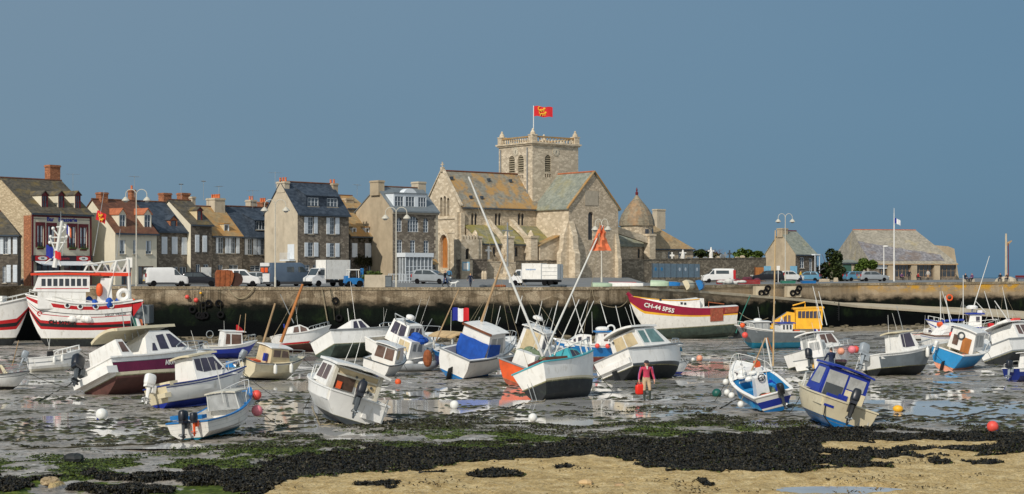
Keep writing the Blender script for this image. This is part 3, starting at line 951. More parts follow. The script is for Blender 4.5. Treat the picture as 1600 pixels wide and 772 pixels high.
  k = MB()
  for x in (x0,x1):
   sx_ = .0 if x == x0 else 0
   k.poly([(x,v,zr),(x,v,z1),(x,yb,z1)])
   if kind == "shed":k.poly([(x,v,z1),(x,yb,z1),(x,min(s.d*s.rv,back(z1+rise)),z1+rise*.98)])
  k.build("dormer_cheek",MT[cheek],o)
  for h in holes:win(o,(0,v,0),(1,0,0),h,frame,pane,nx,nz,.1)
  r = MB();ov = .12
  if kind == "gable":
   zb = z1+rise;yb2 = back(zb)
   dz = .1*rise/max(.1,(x1-x0)/2)
   r.slab([(x0-.1,v-ov,z1-dz),(xc,v-ov,zb),(xc,yb2+.1,zb),(x0-.1,yb+.1,z1-dz)],(0,0,.09))
   r.slab([(xc,v-ov,zb),(x1+.1,v-ov,z1-dz),(x1+.1,yb+.1,z1-dz),(xc,yb2+.1,zb)],(0,0,.09))
  elif kind == "shed":
   y2 = back(z1+rise)
   r.slab([(x0-.1,v-ov,z1),(x1+.1,v-ov,z1),(x1+.1,y2,z1+rise),(x0-.1,y2,z1+rise)],(0,0,.1))
  else:
   r.slab([(x0-.1,v-ov,z1),(x1+.1,v-ov,z1),(x1+.1,yb+.3,z1+.02),(x0-.1,yb+.3,z1+.02)],(0,0,.12))
  r.build("dormer_roof",MT[roof],o)
  return o
def antenna(loc,h,rz,label):
 root = empty("television_aerial",loc,rz,label,"aerial","television aerials on the roofs")
 m = MB();m.tube([(0,0,-.6),(0,0,h)],.025,5);m.build("pole",MT["alu"],root)
 m = MB();m.tube([(-.75,0,h-.1),(.75,0,h-.1)],.015,4)
 for i in range(7):
  x =-.7+1.4*i/6;m.tube([(x,-.25,h-.1),(x,.25,h-.1)],.012,4)
 m.build("yagi",MT["alu"],root)
W = lambda **k:k
MT["curtained"] = mat("curtained_glass",S(120,126,130),.25,.2,3)
# --- stone cottage at the left edge
H = House("stone_house","low dark stone house with white shutters cut by the left edge, beside the brick gable",-70,158,28,14,depth=7,ground_py=447)
hs = [H.hole(-30,371,-20,397),H.hole(6,371,12,397),H.hole(4,416,9,442),H.hole(-32,416,-22,442)]
H.shell(H.fac(10,366)[1],H.fac(10,330)[1],[(h,W()) for h in hs],"rubble_dark",None,"slatemoss",hip=(0,.3))
H.shutters([(0,371,5.5,397),(12.5,371,17,397),(20,371,27,397),(10,414,17,441),(20,414,27,441)])
# --- restaurant
H = House("restaurant_building","cream harbour restaurant with dark red window frames and blue lettering under three dormers",49,170,143,50,depth=11,ground_py=447,cat="restaurant")
ws = [H.hole(58,352,68,386),H.hole(75,353,86,386),H.hole(107.5,354,118.5,387),H.hole(125,355,135.5,388)]
g = [H.hole(57,404,95,445),H.hole(100,404,138,445)]
H.shell(H.fac(49,332)[1],H.fac(49,276)[1],[(h,W(frame="redtrim",nx=2,nz=2,curtain="shutter")) for h in ws]+[(h,W(frame="redtrim",nx=4,nz=1,name="shop_window")) for h in g],"render_cream","brickwall","slatemoss",gutter="dzinc")
for h in ws:
 m = MB()
 for a,b,c_,d_ in ((h[0]-.2,h[0],h[2]-.05,h[3]+.2),(h[1],h[1]+.2,h[2]-.05,h[3]+.2),(h[0],h[1],h[3],h[3]+.2),(h[0]-.2,h[1]+.2,h[3]+.202,h[3]+.32),(h[0],h[1],h[2]-.25,h[2])):
  m.box(a,b,-.05,-.003,c_,d_)
 m.build("window_surround",MT["redtrim"],H.root)
 m = MB();leafball(m,((h[0]+h[1])/2,-.18,h[2]+.12),(.42,.14,.2),60,.06,rnd);m.box(h[0],h[1],-.28,-.06,h[2]-.12,h[2]+.05)
 m.build("window_box",MT["leafdark"],H.root)
m = MB()
ze = H.eave
for x in (0.02,H.w-.22):m.box(x,x+.2,-.06,-.003,0,ze-.1)
m.box(0.22,H.w-.22,-.06,-.003,ze-.42,ze-.25)
m.build("pilaster",MT["redtrim"],H.root)
m = MB();m.box(.0,H.w,-.22,-.004,2.55,3.15);m.build("fascia",mat("dark_fascia",S(46,30,40),.5),H.root)
m = MB();m.slab([(.3,-.25,2.5),(H.w-.3,-.25,2.5),(H.w-.3,-1.7,2.1),(.3,-1.7,2.1)],(0,0,.06));m.build("awning",MT["shutter"],H.root)
zc = H.fac(95,343)[1]
text("Bar   Brasserie",.62,MT["cobalt"],H.root,(H.w*.5,-.03,zc-.02),(R(90),0,0),bold=.02)
text("Brasserie",.42,mat("dull_red_letters",S(150,50,60)),H.root,(H.w*.5,-.235,2.85),(R(90),0,0),bold=.01)
for x in (H.w*.16,H.w*.84):
 m = MB();m.box(x-.85,x+.85,-.25,-.222,2.6,3.1);o = m.build("sign_panel",MT["red"],H.root)
 m = MB();m.slab([(x+.55*math.cos(PI*i/10),-.252,2.85+.2*math.sin(PI*i/10)) for i in range(20)],(0,-.02,0));m.build("sign_oval",MT["white"],o)
 text("BAR",.2,MT["dgrey"],H.root,(x,-.28,2.85),(R(90),0,0),bold=.01)
m = MB()
for xa in (.15,H.w-.15-2.6):
 m.box(xa,xa+2.2 if xa < 1 else xa+2.6,-.02,-.003,zc-.02,zc+.03)
m.build("wall_line",MT["dgrey"],H.root)
for a,b in ((65,75),(91,100.5),(117,126)):
 H.dormer(a,b,304,330,.75,"gable","redtrim","slatemoss","redtrim","render_cream",.35,2,2)
m = MB();m.box(-.05,-.003,.02,1.3,0,H.eave-.3);m.build("brick_corner",MT["brick"],H.root)
H.chimney(64,90,257,6.2,"brick",0,1.0)
# --- white house with two tiled dormers
GR = "terraced houses along the quay"
H = House("terraced_house","cream rendered house with brown tiled roof and two orange tiled dormers",180,176,245,50,depth=8,ground_py=446,group=GR)
hs = [H.hole(187,375,196,397),H.hole(208,375,213,397),H.hole(228,376,237,397)]
gs = [H.hole(190,418,206,445),H.hole(216,416,240,445)]
H.shell(H.fac(180,362.5)[1],H.fac(180,311)[1],[(h,W(nx=2,nz=1,curtain="shutter")) for h in hs]+[(h,W(frame="brownwood",nx=3,nz=1,name="shop_window")) for h in gs],"render_cream",None,"tilebrown",gutter="dzinc")
for a,b in ((186,197),(225,236.5)):
 H.dormer(a,b,334,358,.55,"gable","render_cream","tileorange","shutter","render_cream",.55,2,2)
H.chimney(145,165,300,4,"brick",0,.9);H.chimney(196,209,296,5.5,"brick",1,.7)
# --- grey stone terrace A
H = House("terraced_house","grey stone terraced house with three closed white shutters under a slate dormer",246,182,298,48,depth=8,ground_py=446,group=GR)
hs = [H.hole(272,417,278,446),H.hole(281,417,291,440)]
H.shell(H.fac(246,360)[1],H.fac(246,314)[1],[(h,W(nx=2,nz=1)) for h in hs],"rubble",None,"slate")
H.shutters([(252,370,261,397),(268,370,277,397),(283.5,371,292,398)])
H.dormer(266,277,343,357,.5,"gable","brick","slate","redtrim","brick",.45,1,1)
H.chimney(243,264,301,5,"brick",0,1.0);H.chimney(272,293,301,6.5,"brick",0,1.0,cap=True)
# --- B
H = House("terraced_house","taller narrow stone house with a pale coped gable and one wooden dormer",298,184.5,331,48,depth=8,ground_py=446,group=GR)
hs = [H.hole(306,413,313,440),H.hole(318,413,326,446)]
H.shell(H.fac(298,350)[1],H.fac(298,312)[1],[(h,W(nx=2,nz=2)) for h in hs],"rubble_dark","render_cream","slatemoss")
H.shutters([(304.5,367,311,394),(316,368,323,394)])
H.dormer(308,316,328,348,.5,"gable","redtrim","slatemoss","redtrim","beige",.3,1,2)
H.chimney(295,303,307,6,"render_old",0,.6)
# --- C orange lichen roof
H = House("terraced_house","low stone house with orange lichened roof and a big stack of five pots",331,187,378,47,depth=7.5,ground_py=446,group=GR)
hs = [H.hole(341,371,349,396),H.hole(361.5,371,367.5,396),H.hole(341,414,348,446),H.hole(358,414,372,430)]
H.shell(H.fac(331,367)[1],H.fac(331,322)[1],[(h,W(nx=2,nz=3)) for h in hs],"rubble",None,"slateorange")
H.shutters([(337,371,340.7,396),(351.5,371,356,396),(356.5,371,361,396),(368.5,371,374,396)])
H.dormer(350,358,350,366,.4,"flat","shutter","slateorange","shutter","beige",.3,1,1)
H.chimney(316,345,309,3.75,"render_old",5,1.6)
# --- D shed dormer
H = House("terraced_house","long low stone house with dark slate roof and one wide white shed dormer",378,190.5,446,46,depth=7.5,ground_py=446,group=GR)
hs = [H.hole(387.5,373,394,398),H.hole(407.5,374,412.5,398),H.hole(431,374,434,398),H.hole(391,415,407,424),H.hole(416,414,421,446),H.hole(428,415,440,430)]
H.shell(H.fac(378,369)[1],H.fac(378,322)[1],[(h,W(nx=2,nz=3)) for h in hs],"rubble",None,"slate")
H.shutters([(382,373,387,398),(395,373,401,398),(402,374,407,398),(413.5,374,420,398),(424,374,430,398),(434.5,374,439,398)])
H.dormer(398,421,345,361,.5,"shed","slate","slate","shutter","slate",.9,4,1)
H.chimney(380,397,312,4.5,"render_old",2,1.0);H.chimney(398,415,315,5.5,"brick",3,1.1)
# --- tall slate-roofed house
H = House("stone_house","tall grey stone house with blue slate roof, open white shutters and a pale sunlit gable",465,187,545,45,depth_px=413.5,ground_py=447)
hs = [H.hole(481.5,339,489.5,365.5),H.hole(515.8,340,523,366),H.hole(481.5,379,489.5,401),H.hole(515.8,380,523,401.5),H.hole(474,414,484,432),H.hole(489,414,497,446),H.hole(516,414,530,446)]
H.shell(H.fac(465,332)[1],H.fac(465,283.5)[1],[(h,W(nx=2,nz=4)) for h in hs],"rubble","render_old","slate")
H.shutters([(475,339,481,365),(490,339,496,365),(509.5,340,515.3,366),(523.5,340,530,366),(475.5,379,481,401),(490,379,497,401),(509.5,380,515.3,401.5),(523.5,380,530,401.5),(467,414,473,432)])
H.dormer(478,530,306,325,.6,"shed","slate","slate","shutter","slate",1.1,3,2,wpx=[(481,309,497.5,322.5),(511,310,527.5,323.5)])
H.chimney(427,446,283,None,"render_old",3,1.5);H.chimney(507,523,286,None,"render_tan",2,1.2)
v0,zz = H.side(455,408)
m = MB();m.box(-.06,-.003,v0-.6,v0+.6,zz+0.2,zz+1.9);m.box(-.95,-.06,v0-.9,v0+.9,zz,zz+.16);
for i in range(10):m.box(-.95,-.92,v0-.9+i*.19,v0-.87+i*.19,zz+.16,zz+.95)
m.build("balcony",MT["shutter"],H.root)
# --- ivy house
H = House("ivy_house","small stone house half covered in ivy under an orange lichened mansard roof",548,197,612,44,depth=7,ground_py=446)
hs = [H.hole(575,414,582,436),H.hole(590,416,602,440)]
H.shell(H.fac(548,368)[1],H.fac(548,332)[1],[(h,W(nx=2,nz=2)) for h in hs],"rubble_dark",None,"slateorange",ridgemat=None)
H.shutters([(549.5,380,558,402),(570,380,579.5,402.5),(591,380,600,402.5)])
for a,b in ((551,557),(571.5,577),(592,598)):
 H.dormer(a,b,355.5,368,.35,"flat","shutter","slateorange","shutter","shutter",.3,1,1)
m = MB();rr = random.Random(3)
for k in range(26):
 x = rr.uniform(0,H.w);
 z = rr.choice([rr.uniform(2.4,3.3),rr.uniform(2.4,3.3),rr.uniform(4.6,H.eave),rr.uniform(1,5)])
 if any(abs(x-H.w*q) < .5 and z > 3.3 and z < 5.1 for q in (.09,.4,.73)):z = 2.8
 leafball(m,(x,-.08,z),(.6,.13,.45),70,.1,rr)
m.build("ivy",MT["ivy"],H.root)
H = House("cottage","small tan cottage with orange lichened roof peeping over the ivy house",542,214,572,44,depth=6,ground_py=445)
H.shell(H.fac(545,325)[1],H.fac(545,305)[1],[],"render_tan",None,"slateorange")
H.chimney(532,550,309.5,1.5,"render_tan",0,.9)
# --- house with white attic
H = House("attic_house","three storey stone house with arched windows, white attic windows and two stout pale chimneys",613.5,196,684,41,depth_px=556,ground_py=446)
aw = [H.hole(620,340,628,362,.9),H.hole(637,338,654,362.5,.9),H.hole(661.5,341,669.5,363,.9)]
bw = [H.hole(620.5,375,628.5,396),H.hole(641,375.5,649,396),H.hole(662,376,670,396.5)]
gw = [H.hole(666,414,679,444)]
H.shell(H.fac(613.5,327.5)[1],H.fac(613.5,291)[1],[(h,W(nx=2 if h[1]-h[0] < 1 else 4,nz=4)) for h in aw+bw]+[(gw[0],W(nx=3,nz=4))],"rubble","render_tan","zinc",gutter="zinc",rv=.42)
H.dormer(615,666,302,325,.35,"flat","shutter","zinc","shutter","shutter",.3,3,2,wpx=[(617,306.5,630.5,325),(634,307,648,325),(653.5,308,666,325)])
o = MB();x0,z_ = H.fac(634,304,.3);x1,_ = H.fac(648,304,.3);xc = (x0+x1)/2
o.slab([(xc+1.0*math.cos(PI*i/10),.3,z_+.0+.75*math.sin(PI*i/10)) for i in range(11)],(0,.9,0));o.build("pediment",MT["shutter"],H.root)
m = MB()
z = H.eave
m.box(-.1,H.w+.1,-.2,-.004,z-.5,z-.12);m.build("cornice",MT["sillstone"],H.root)
m = MB()
for i in range(int(H.eave/.45)):
 e_ = .5 if i % 2 else .32
 m.box(H.w-e_,H.w+.02,-.03,-.003,i*.45,i*.45+.43)
m.build("quoins",MT["render_old"],H.root)
H.chimney(574,594,281.5,3.3,"render_tan",0,1.7);H.chimney(640,660,283.5,3.6,"render_old",0,1.4)
h0 = H.hole(621,402,662,432);z1 = h0[3]
m = MB()
for xa,xb,ya in ((h0[0],h0[1],-1.6),):
 m.k = 1;m.box(xa+.03,xb-.03,ya+.03,-.01,.1,z1-.05);m.k = 0
 m.box(xa,xb,ya,-.005,0,.35)
 m.box(xa-.15,xb+.15,ya-.15,-.006,z1,z1+.5)
 n = 7
 for i in range(n+1):
  x = xa+(xb-xa)*i/n;m.box(x-.05,x+.05,ya-.02,ya+.06,.35,z1)
 for z in (.9,1.6,2.2):
  m.box(xa,xb,ya-.01,ya+.04,z-.03,z+.03)
 for y in (-.5,-1.0):
  for x in (xa,xb):m.box(x-.03,x+.03,y-.04,y+.04,.35,z1)
m.build("conservatory",[MT["shutter"],MT["curtained"]],H.root)
h = gw[0]
m = MB();m.slab([(h[0]-.2,-.6,h[3]+.05),(h[1]+.2,-.6,h[3]+.05),(h[1]+.2,-.01,h[3]+.6),(h[0]-.2,-.01,h[3]+.6)],(0,0,.1));m.build("porch_roof",MT["slateorange"],H.root)
for k,(px,py,Y,h,lab) in enumerate([(114,293,188,1.6,"thin aerial right of the orange brick chimney"),(210,300,184,1.8,"aerial rising above the cream house with tiled dormers"),(318,305,191,1.7,"tall aerial above the stack of five chimney pots"),(342,305,192,1.1,"short aerial beside the stack of five chimney pots"),(395,318,196,1.6,"aerial between the two chimneys of the low slate house"),(430,285,190,1.2,"aerial on the gable stack of the tall slate house"),(558,300,212,1.0,"small aerial above the cottage behind the ivy house"),(283,303,190,1.2,"aerial above the two square brick chimneys")]):
 p = P(px,py,Y)
 antenna(p,h,R(20+37*k),lab)
# --- small house at the far end of the churchyard wall
H = House("cottage","lone stone cottage with a tall chimney on its pale gable behind the right lamp post",1243,252,1276,38,depth_px=1196,ground_py=438)
hs = [H.hole(1250,402,1256.5,419),H.hole(1264,404,1269,430)]
H.shell(H.fac(1243,396)[1],H.fac(1243,361)[1],[(h,W(nx=2,nz=3)) for h in hs],"rubble_dark","render_tan","slategreen",hip=(0,.25),ridgemat="redtrim")
H.chimney(1214,1227,356.5,None,"render_tan",0,1.1)
x_,z_ = H.fac(1270,398)
m = MB();m.box(x_-.6,x_+.6,-1.0,-.004,z_-.1,z_+.1);m.box(x_-.55,x_-.45,-.95,-.85,0,z_-.1);m.box(x_+.45,x_+.55,-.95,-.85,0,z_-.1);m.build("porch",MT["shutter"],H.root)
# --- lifeboat house
H = House("lifeboat_house","long boathouse with broad patched slate roof and dark glazed front on the mole",1358,272,1494,12,depth=16,ground_py=438,cat="boathouse")
zt_,zb_ = H.fac(1400,413)[1],H.fac(1400,434)[1]
hs = []
for k in range(3):
 a = 1391+k*36;hs.append(H.hole(a+(3 if k else 8),413.5,a+30,433,0))
hs.append(H.hole(1374,414,1389,437))
H.shell(H.fac(1358,410)[1],H.fac(1400,364)[1]+.6,[(h,W(frame="oldwood",pane="glass",nx=4,nz=2,name="glazed_door")) for h in hs],"rubble","render_old","slatepale",hip=(.04,.22),gutter="oldwood",over=.5,ridgemat="tileorange",ghole=())
m = MB()
e0 = H.eave;n_ = 12
up = lambda x,f,o:(x,H.d*.5*f,e0+(H.ridge-e0)*f+.13+o)
for i in range(n_):
 xa,xb = H.w*(.01+.86*i/n_),H.w*(.01+.86*(i+1)/n_)
 fa,fb = .62-.42*(i/n_)+rnd.uniform(-.02,.02),.62-.42*((i+1)/n_)+rnd.uniform(-.02,.02)
 m.slab([up(xa,.02,.03),up(xb,.02,.03),up(xb,max(.1,fb),.03),up(xa,max(.1,fa),.03)],(0,0,.05))
m.build("roof_patch",slate("bluish_slate_patch",S(110,108,112),S(150,148,150),S(120,100,80),.5,(.48,.6)),H.roof)
m = MB()
x1 = H.w
for x in [H.w*q for q in (.235,.50,.765)]:m = MB();m.box(x-.5,x+.5,-.5,-.004,0,H.eave-.35,.0);m.build("pillar",MT["render_tan"],H.root)
m = MB();zq = H.fac(1490,384,4)[1];m.slab([(x1-2.2,4,0),(x1+2.6,4,0),(x1+1.7,4,zq-.5),(x1+.6,4,zq-.1),(x1-2.2,4,zq+.1)],(0,1.3,0));m.build("buttress_wall",MT["render_tan"],H.root)
x_,z_ = H.fac(1381,411)
m = MB();m.box(x_-1.6,x_+1.2,-.12,-.004,z_-.9,z_-.3);m.build("name_board",MT["shutter"],H.root)
H = House("shed","low grey shed with a green door beside the boathouse and the dark tree",1312,262,1341,12,depth=5,ground_py=439)
hs = [H.hole(1317,413,1330,438)]
H.shell(H.fac(1312,411)[1],H.fac(1312,407)[1],[],"render_old",None,"slategreen",ridgemat=None)
h = hs[0];m = MB();m.box(h[0],h[1],-.06,-.003,0,h[3]);m.build("door",mat("green_door",S(58,96,84),.6),H.root)
# ================================================================== CHURCH
MT["churchroof"] = MT["slatelichen"]
MT["lead"] = glass("leaded_window",(.03,.035,.045,1),.2)
CH = House("church","stone parish church with square tower, slate roofs patched with orange lichen",718,213,838,38,depth=7.6,ground_py=437,cat="church")
c = CH;Lw = c.w;D_ = c.d
eav = c.fac(718,321.5)[1];rid = c.side(691,268.5)[1]
m = MB()
nh = [c.hole(a,333,b,352,1.6) for a,b in ((736.3,740.3),(741.6,745.6),(773.3,777.3),(778.6,782.6),(809.3,813.3),(814.6,818.6))]
panel(m,(0,0,0),(1,0,0),nh,[(0,eav),(Lw,eav)],.3)
m.poly([(Lw,D_,0),(0,D_,0),(0,D_,eav),(Lw,D_,eav)])
m.build("nave_wall",MT["churchrubble"],c.root)
for h in nh:win(c.root,(0,0,0),(1,0,0),h,"dgrey","lead",1,1,.3,fw=.03)
def gs(px0,py0,px1,py1,arch):
 a = c.side(px0,py1);b = c.side(px1,py0)
 v0,v1 = sorted((a[0],b[0]))
 return (D_-v1,D_-v0,a[1],b[1],arch)
gh = [gs(687.4,308,691.6,338,1.5),gs(692.8,306,697,338,1.5),gs(698.2,309,702.2,338,1.5),gs(688.5,367,700.5,418.5,1.5)]
m = MB();panel(m,(0,D_,0),(0,-1,0),gh,[(0,eav),(D_/2,rid+.35),(D_,eav)],.5)
wf = m.build("west_front",MT["limestone"],c.root)
for h in gh[:3]:win(c.root,(0,D_,0),(0,-1,0),h,"dgrey","lead",1,1,.5,fw=.03)
h = gh[3]
m = MB()
pts = [(-.0+.35,D_-x,z) for x,z in outline(h)]
m.poly(pts);m.build("door",MT["wood"],c.root)
m = MB()
for (za,pr) in ((c.side(700,341)[1],.12),(c.side(700,363)[1],.08)):
 m.box(-pr,-.003,.0,D_,za-.12,za+.12)
r = (h[1]-h[0])/2;xc = (h[0]+h[1])/2
for i in range(12):
 a0,a1 = PI*i/12,PI*(i+1)/12
 q = [(xc-(r+.05)*math.cos(a0),h[3]-r*1.5+(r+.05)*1.5*math.sin(a0)),(xc-(r+.4)*math.cos(a0),h[3]-r*1.5+(r+.4)*1.5*math.sin(a0)),
         (xc-(r+.4)*math.cos(a1),h[3]-r*1.5+(r+.4)*1.5*math.sin(a1)),(xc-(r+.05)*math.cos(a1),h[3]-r*1.5+(r+.05)*1.5*math.sin(a1))]
 m.slab([(-.003,D_-x,z) for x,z in q],(-.16,0,0))
for s_ in (-1,1):
 x = xc+s_*(r+.22);m.box(-.16,-.003,D_-x-.17,D_-x+.17,0,h[3]-r*1.5)
m.box(-.35,-.004,-.0,.55,0,eav-.8);m.box(-.004,.6,-.35,-.004,0,eav-.9)
m.build("west_mouldings",MT["limestone"],c.root)
m = MB()
za = rid+.35
m.box(-.2,.25,D_/2-.18,D_/2+.18,za-.35,za+.25);m.box(-.03,.09,D_/2-.05,D_/2+.05,za+.25,za+.95);m.box(-.03,.09,D_/2-.28,D_/2+.28,za+.55,za+.68)
m.build("gable_cross",MT["limestone"],c.root)
m = MB()
m.slab([(.3,-.3,eav-.25),(Lw+.6,-.3,eav-.25),(Lw+.6,D_/2,rid),(.3,D_/2,rid)],(0,0,.15))
m.slab([(.3,D_/2,rid),(Lw+.6,D_/2,rid),(Lw+.6,D_+.3,eav-.25),(.3,D_+.3,eav-.25)],(0,0,.15))
nr = m.build("nave_roof",MT["churchroof"],c.root)
m = MB();m.tube([(.3,D_/2,rid+.16),(Lw+.2,D_/2,rid+.16)],.13,6);m.build("ridge_tiles",MT["brownwood"],nr)
m = MB();m.box(.3,Lw,-.45,-.31,eav-.35,eav-.2);m.build("gutter",MT["dzinc"],nr)
for px,py in ((705,283),(763,283),(735,311),(752,311),(797,284)):
 f = .75 if py < 300 else .2
 x = c.fac(px,py,D_/2*f)[0]
 m = MB();m.box(x-.18,x+.18,D_/2*f-.25,D_/2*f+.1,eav+(rid-eav)*f+.1,eav+(rid-eav)*f+.5);m.build("roof_vent",MT["dzinc"],nr)
m = MB()
m.slab([(-.12,-.3,eav-.05),(.32,-.3,eav-.05),(.32,D_/2,rid+.36),(-.12,D_/2,rid+.36)],(0,0,.2))
m.slab([(-.12,D_/2,rid+.36),(.32,D_/2,rid+.36),(.32,D_+.3,eav-.05),(-.12,D_+.3,eav-.05)],(0,0,.2))
m.build("gable_coping",MT["limestone"],c.root)
kk = (888.5-800)/F
tp = 0.0
def usol(px,v):
 return c.fac(px,432,v)[0]
x_ = c.side(888.5,400,Lw)[0];tp =-x_
uw = c.fac(966,330,-tp)[0]
um = (Lw+uw)/2
te = c.side(888.5,323.5,Lw)[1];tr = c.fac(923,271,-tp)[1]
m = MB();panel(m,(Lw,D_*.2,0),(0,-1,0),[],[(0,te),(D_*.2+tp,te)]);m.build("transept_side_wall",MT["limestone"],c.root)
th = [tuple([c.hole(919,331,927.3,375,1.0,-tp)[i]-(Lw if i < 2 else 0) for i in range(5)])]
m = MB();panel(m,(Lw,-tp,0),(1,0,0),th,[(0,te),(um-Lw,tr),(uw-Lw,te)],.35)
panel(m,(uw,-tp,0),(0,1,0),[],[(0,te),(tp+2,te)])
m.build("transept_gable",MT["churchrubble"],c.root)
win(c.root,(Lw,-tp,0),(1,0,0),th[0],"dgrey","lead",2,6,.35,fw=.04)
q = c.hole(913.5,298,934,321,0,-tp)
m = MB();m.box(q[0],q[1],-tp-.07,-tp-.003,q[2],q[3]);m.build("stone_plaque",MT["sillstone"],c.root)
m = MB()
ybk = 2.5
ov = .3;ez = te-ov*(tr-te)/(um-Lw)
m.slab([(Lw-ov,-tp-.12,ez),(um,-tp-.12,tr+.1),(um,ybk,tr+.1),(Lw-ov,ybk,ez)],(0,0,.15))
m.slab([(um,-tp-.12,tr+.1),(uw+ov,-tp-.12,ez),(uw+ov,ybk,ez),(um,ybk,tr+.1)],(0,0,.15))
trf = m.build("transept_roof",MT["slategreen"],c.root)
m = MB();m.tube([(um,-tp-.1,tr+.27),(um,ybk,tr+.27)],.13,6);m.build("ridge_tiles",MT["tileorange"],trf)
m = MB()
m.slab([(Lw-ov,-tp-.3,ez+.1),(um,-tp-.3,tr+.22),(um,-tp+.1,tr+.22),(Lw-ov,-tp+.1,ez+.1)],(0,0,.17))
m.slab([(um,-tp-.3,tr+.22),(uw+ov,-tp-.3,ez+.1),(uw+ov,-tp+.1,ez+.1),(um,-tp+.1,tr+.22)],(0,0,.17))
m.build("gable_coping",MT["slateorange"],trf)
def buttress(u,v,wd,dep,h,name="buttress",mt="limestone",ax='v'):
 m = MB()
 prof = [(0,0),(dep,0),(dep,h*.45),(dep*.72,h*.52),(dep*.6,h*.75),(0.02,h)]
 pts0 = [(u,v-a,z) for a,z in prof] if ax == 'v' else [(u-a,v,z) for a,z in prof]
 m.slab(pts0,(wd,0,0) if ax == 'v' else (0,wd,0))
 return m.build(name,MT[mt],c.root)
bh = c.fac(898,346,-tp)[1]
buttress(Lw+.05,-tp-.004,.85,1.25,bh)
buttress(Lw-.004,-tp+.05,.85,1.25,bh,ax='u')
buttress(uw-.62,-tp-.004,.6,.7,bh*.8)
t0u,t0v = usol(832,.6) ,.6
tw = 7.4
tz = c.fac(832,222.5,.6)[1]
def tfac(px,py):return c.fac(px,py,t0v)
def tsid(px,py):return c.side(px,py,t0u)
tw = tsid(779.5,240)[0]-t0v
tw2 = tfac(903.5,240)[0]-t0u
m = MB()
a = c.hole(851.5,242,861,269,1.0,t0v)
hS = [(a[0]-t0u,a[1]-t0u,a[2],a[3],1.0)]
sm_ = []
for i in range(3):
 q = c.hole(851.5+i*3.4,271.5,854+i*3.4,277,0,t0v);sm_.append((q[0]-t0u,q[1]-t0u,q[2],q[3],0))
panel(m,(t0u,t0v,0),(1,0,0),hS+sm_,[(0,tz),(tw2,tz)],.45,6)
hW = []
def wl_(px0,py0,px1,py1,arch):
 A = tsid(px0,py1);B = tsid(px1,py0);v0_,v1_ = sorted((A[0],B[0]));return (t0v+tw-v1_,t0v+tw-v0_,A[1],B[1],arch)
hW = [wl_(795,243,804.3,272,1),wl_(809,242,818.3,271,1)]
smW = [wl_(810+i*2.8,273.5,812+i*2.8,279,0) for i in range(3)]
panel(m,(t0u,t0v+tw,0),(0,-1,0),hW+smW,[(0,tz),(tw,tz)],.45,6)
m.poly([(t0u+tw2,t0v,6),(t0u+tw2,t0v+tw,6),(t0u+tw2,t0v+tw,tz),(t0u+tw2,t0v,tz)])
m.poly([(t0u+tw2,t0v+tw,6),(t0u,t0v+tw,6),(t0u,t0v+tw,tz),(t0u+tw2,t0v+tw,tz)])
m.poly([(t0u,t0v,tz),(t0u+tw2,t0v,tz),(t0u+tw2,t0v+tw,tz),(t0u,t0v+tw,tz)])
m.build("tower_wall",MT["ashlar"],c.root)
MT["louvre"] = mat("grey_louvres",S(150,140,118),.8,.1,3)
def louvres(O,U,hs):
 O = Vector(O);U = Vector(U);Z = Vector((0,0,1));Nn = U.cross(Z)
 for h in hs:
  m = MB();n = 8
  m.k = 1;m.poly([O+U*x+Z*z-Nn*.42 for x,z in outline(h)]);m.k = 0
  for i in range(n):
   z = h[2]+(h[3]-h[2])*(i+.2)/n
   rr_ = (h[1]-h[0])/2;zs = h[3]-rr_
   hw = rr_ if z < zs else math.sqrt(max(.01,rr_**2-(z-zs)**2))
   xc = (h[0]+h[1])/2
   m.slab([O+U*(xc-hw)+Z*(z+.22)-Nn*.38,O+U*(xc+hw)+Z*(z+.22)-Nn*.38,O+U*(xc+hw)+Z*z-Nn*.06,O+U*(xc-hw)+Z*z-Nn*.06],(0,0,.06))
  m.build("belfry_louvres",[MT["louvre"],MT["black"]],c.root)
louvres((t0u,t0v,0),(1,0,0),hS)
louvres((t0u,t0v+tw,0),(0,-1,0),hW)
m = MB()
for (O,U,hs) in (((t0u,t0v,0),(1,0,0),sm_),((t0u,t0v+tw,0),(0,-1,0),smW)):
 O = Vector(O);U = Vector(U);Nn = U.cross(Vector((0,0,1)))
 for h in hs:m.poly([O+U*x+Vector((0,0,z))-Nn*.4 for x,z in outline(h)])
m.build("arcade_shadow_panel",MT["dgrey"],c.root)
m = MB()
x0,x1,y0,y1 = t0u,t0u+tw2,t0v,t0v+tw
for (e_,za,zb) in ((.18,tz-.3,tz-.12),(.34,tz-.115,tz+.1)):
 for bx in ((x0-e_,x1+e_,y0-e_,y0+.3),(x0-e_,x1+e_,y1-.3,y1+e_),(x0-e_,x0+.3,y0+.3,y1-.3),(x1-.3,x1+e_,y0+.3,y1-.3)):
  m.box(bx[0],bx[1],bx[2],bx[3],za,zb)
m.build("tower_cornice",MT["limestone"],c.root)
bt = c.fac(832,211.5,.6)[1]
m = MB()
for bx in ((x0,x1,y0,y0+.3),(x0,x1,y1-.3,y1),(x0,x0+.3,y0+.31,y1-.31),(x1-.3,x1,y0+.31,y1-.31)):
 m.box(bx[0],bx[1],bx[2],bx[3],bt-.2,bt)
m.build("balustrade_rail",MT["slateorange"],c.root)
m = MB()
for i in range(15):
 f = (i+.6)/15.2
 for (x,y) in ((x0+(x1-x0)*f,y0+.15),(x0+(x1-x0)*f,y1-.15),(x0+.15,y0+(y1-y0)*f),(x1-.15,y0+(y1-y0)*f)):
  m.lathe([(.08,tz+.1),(.12,tz+.45),(.07,tz+.7),(.10,bt-.2)],6,(x,y,0))
bal = m.build("balustrade",MT["limestone"],c.root)
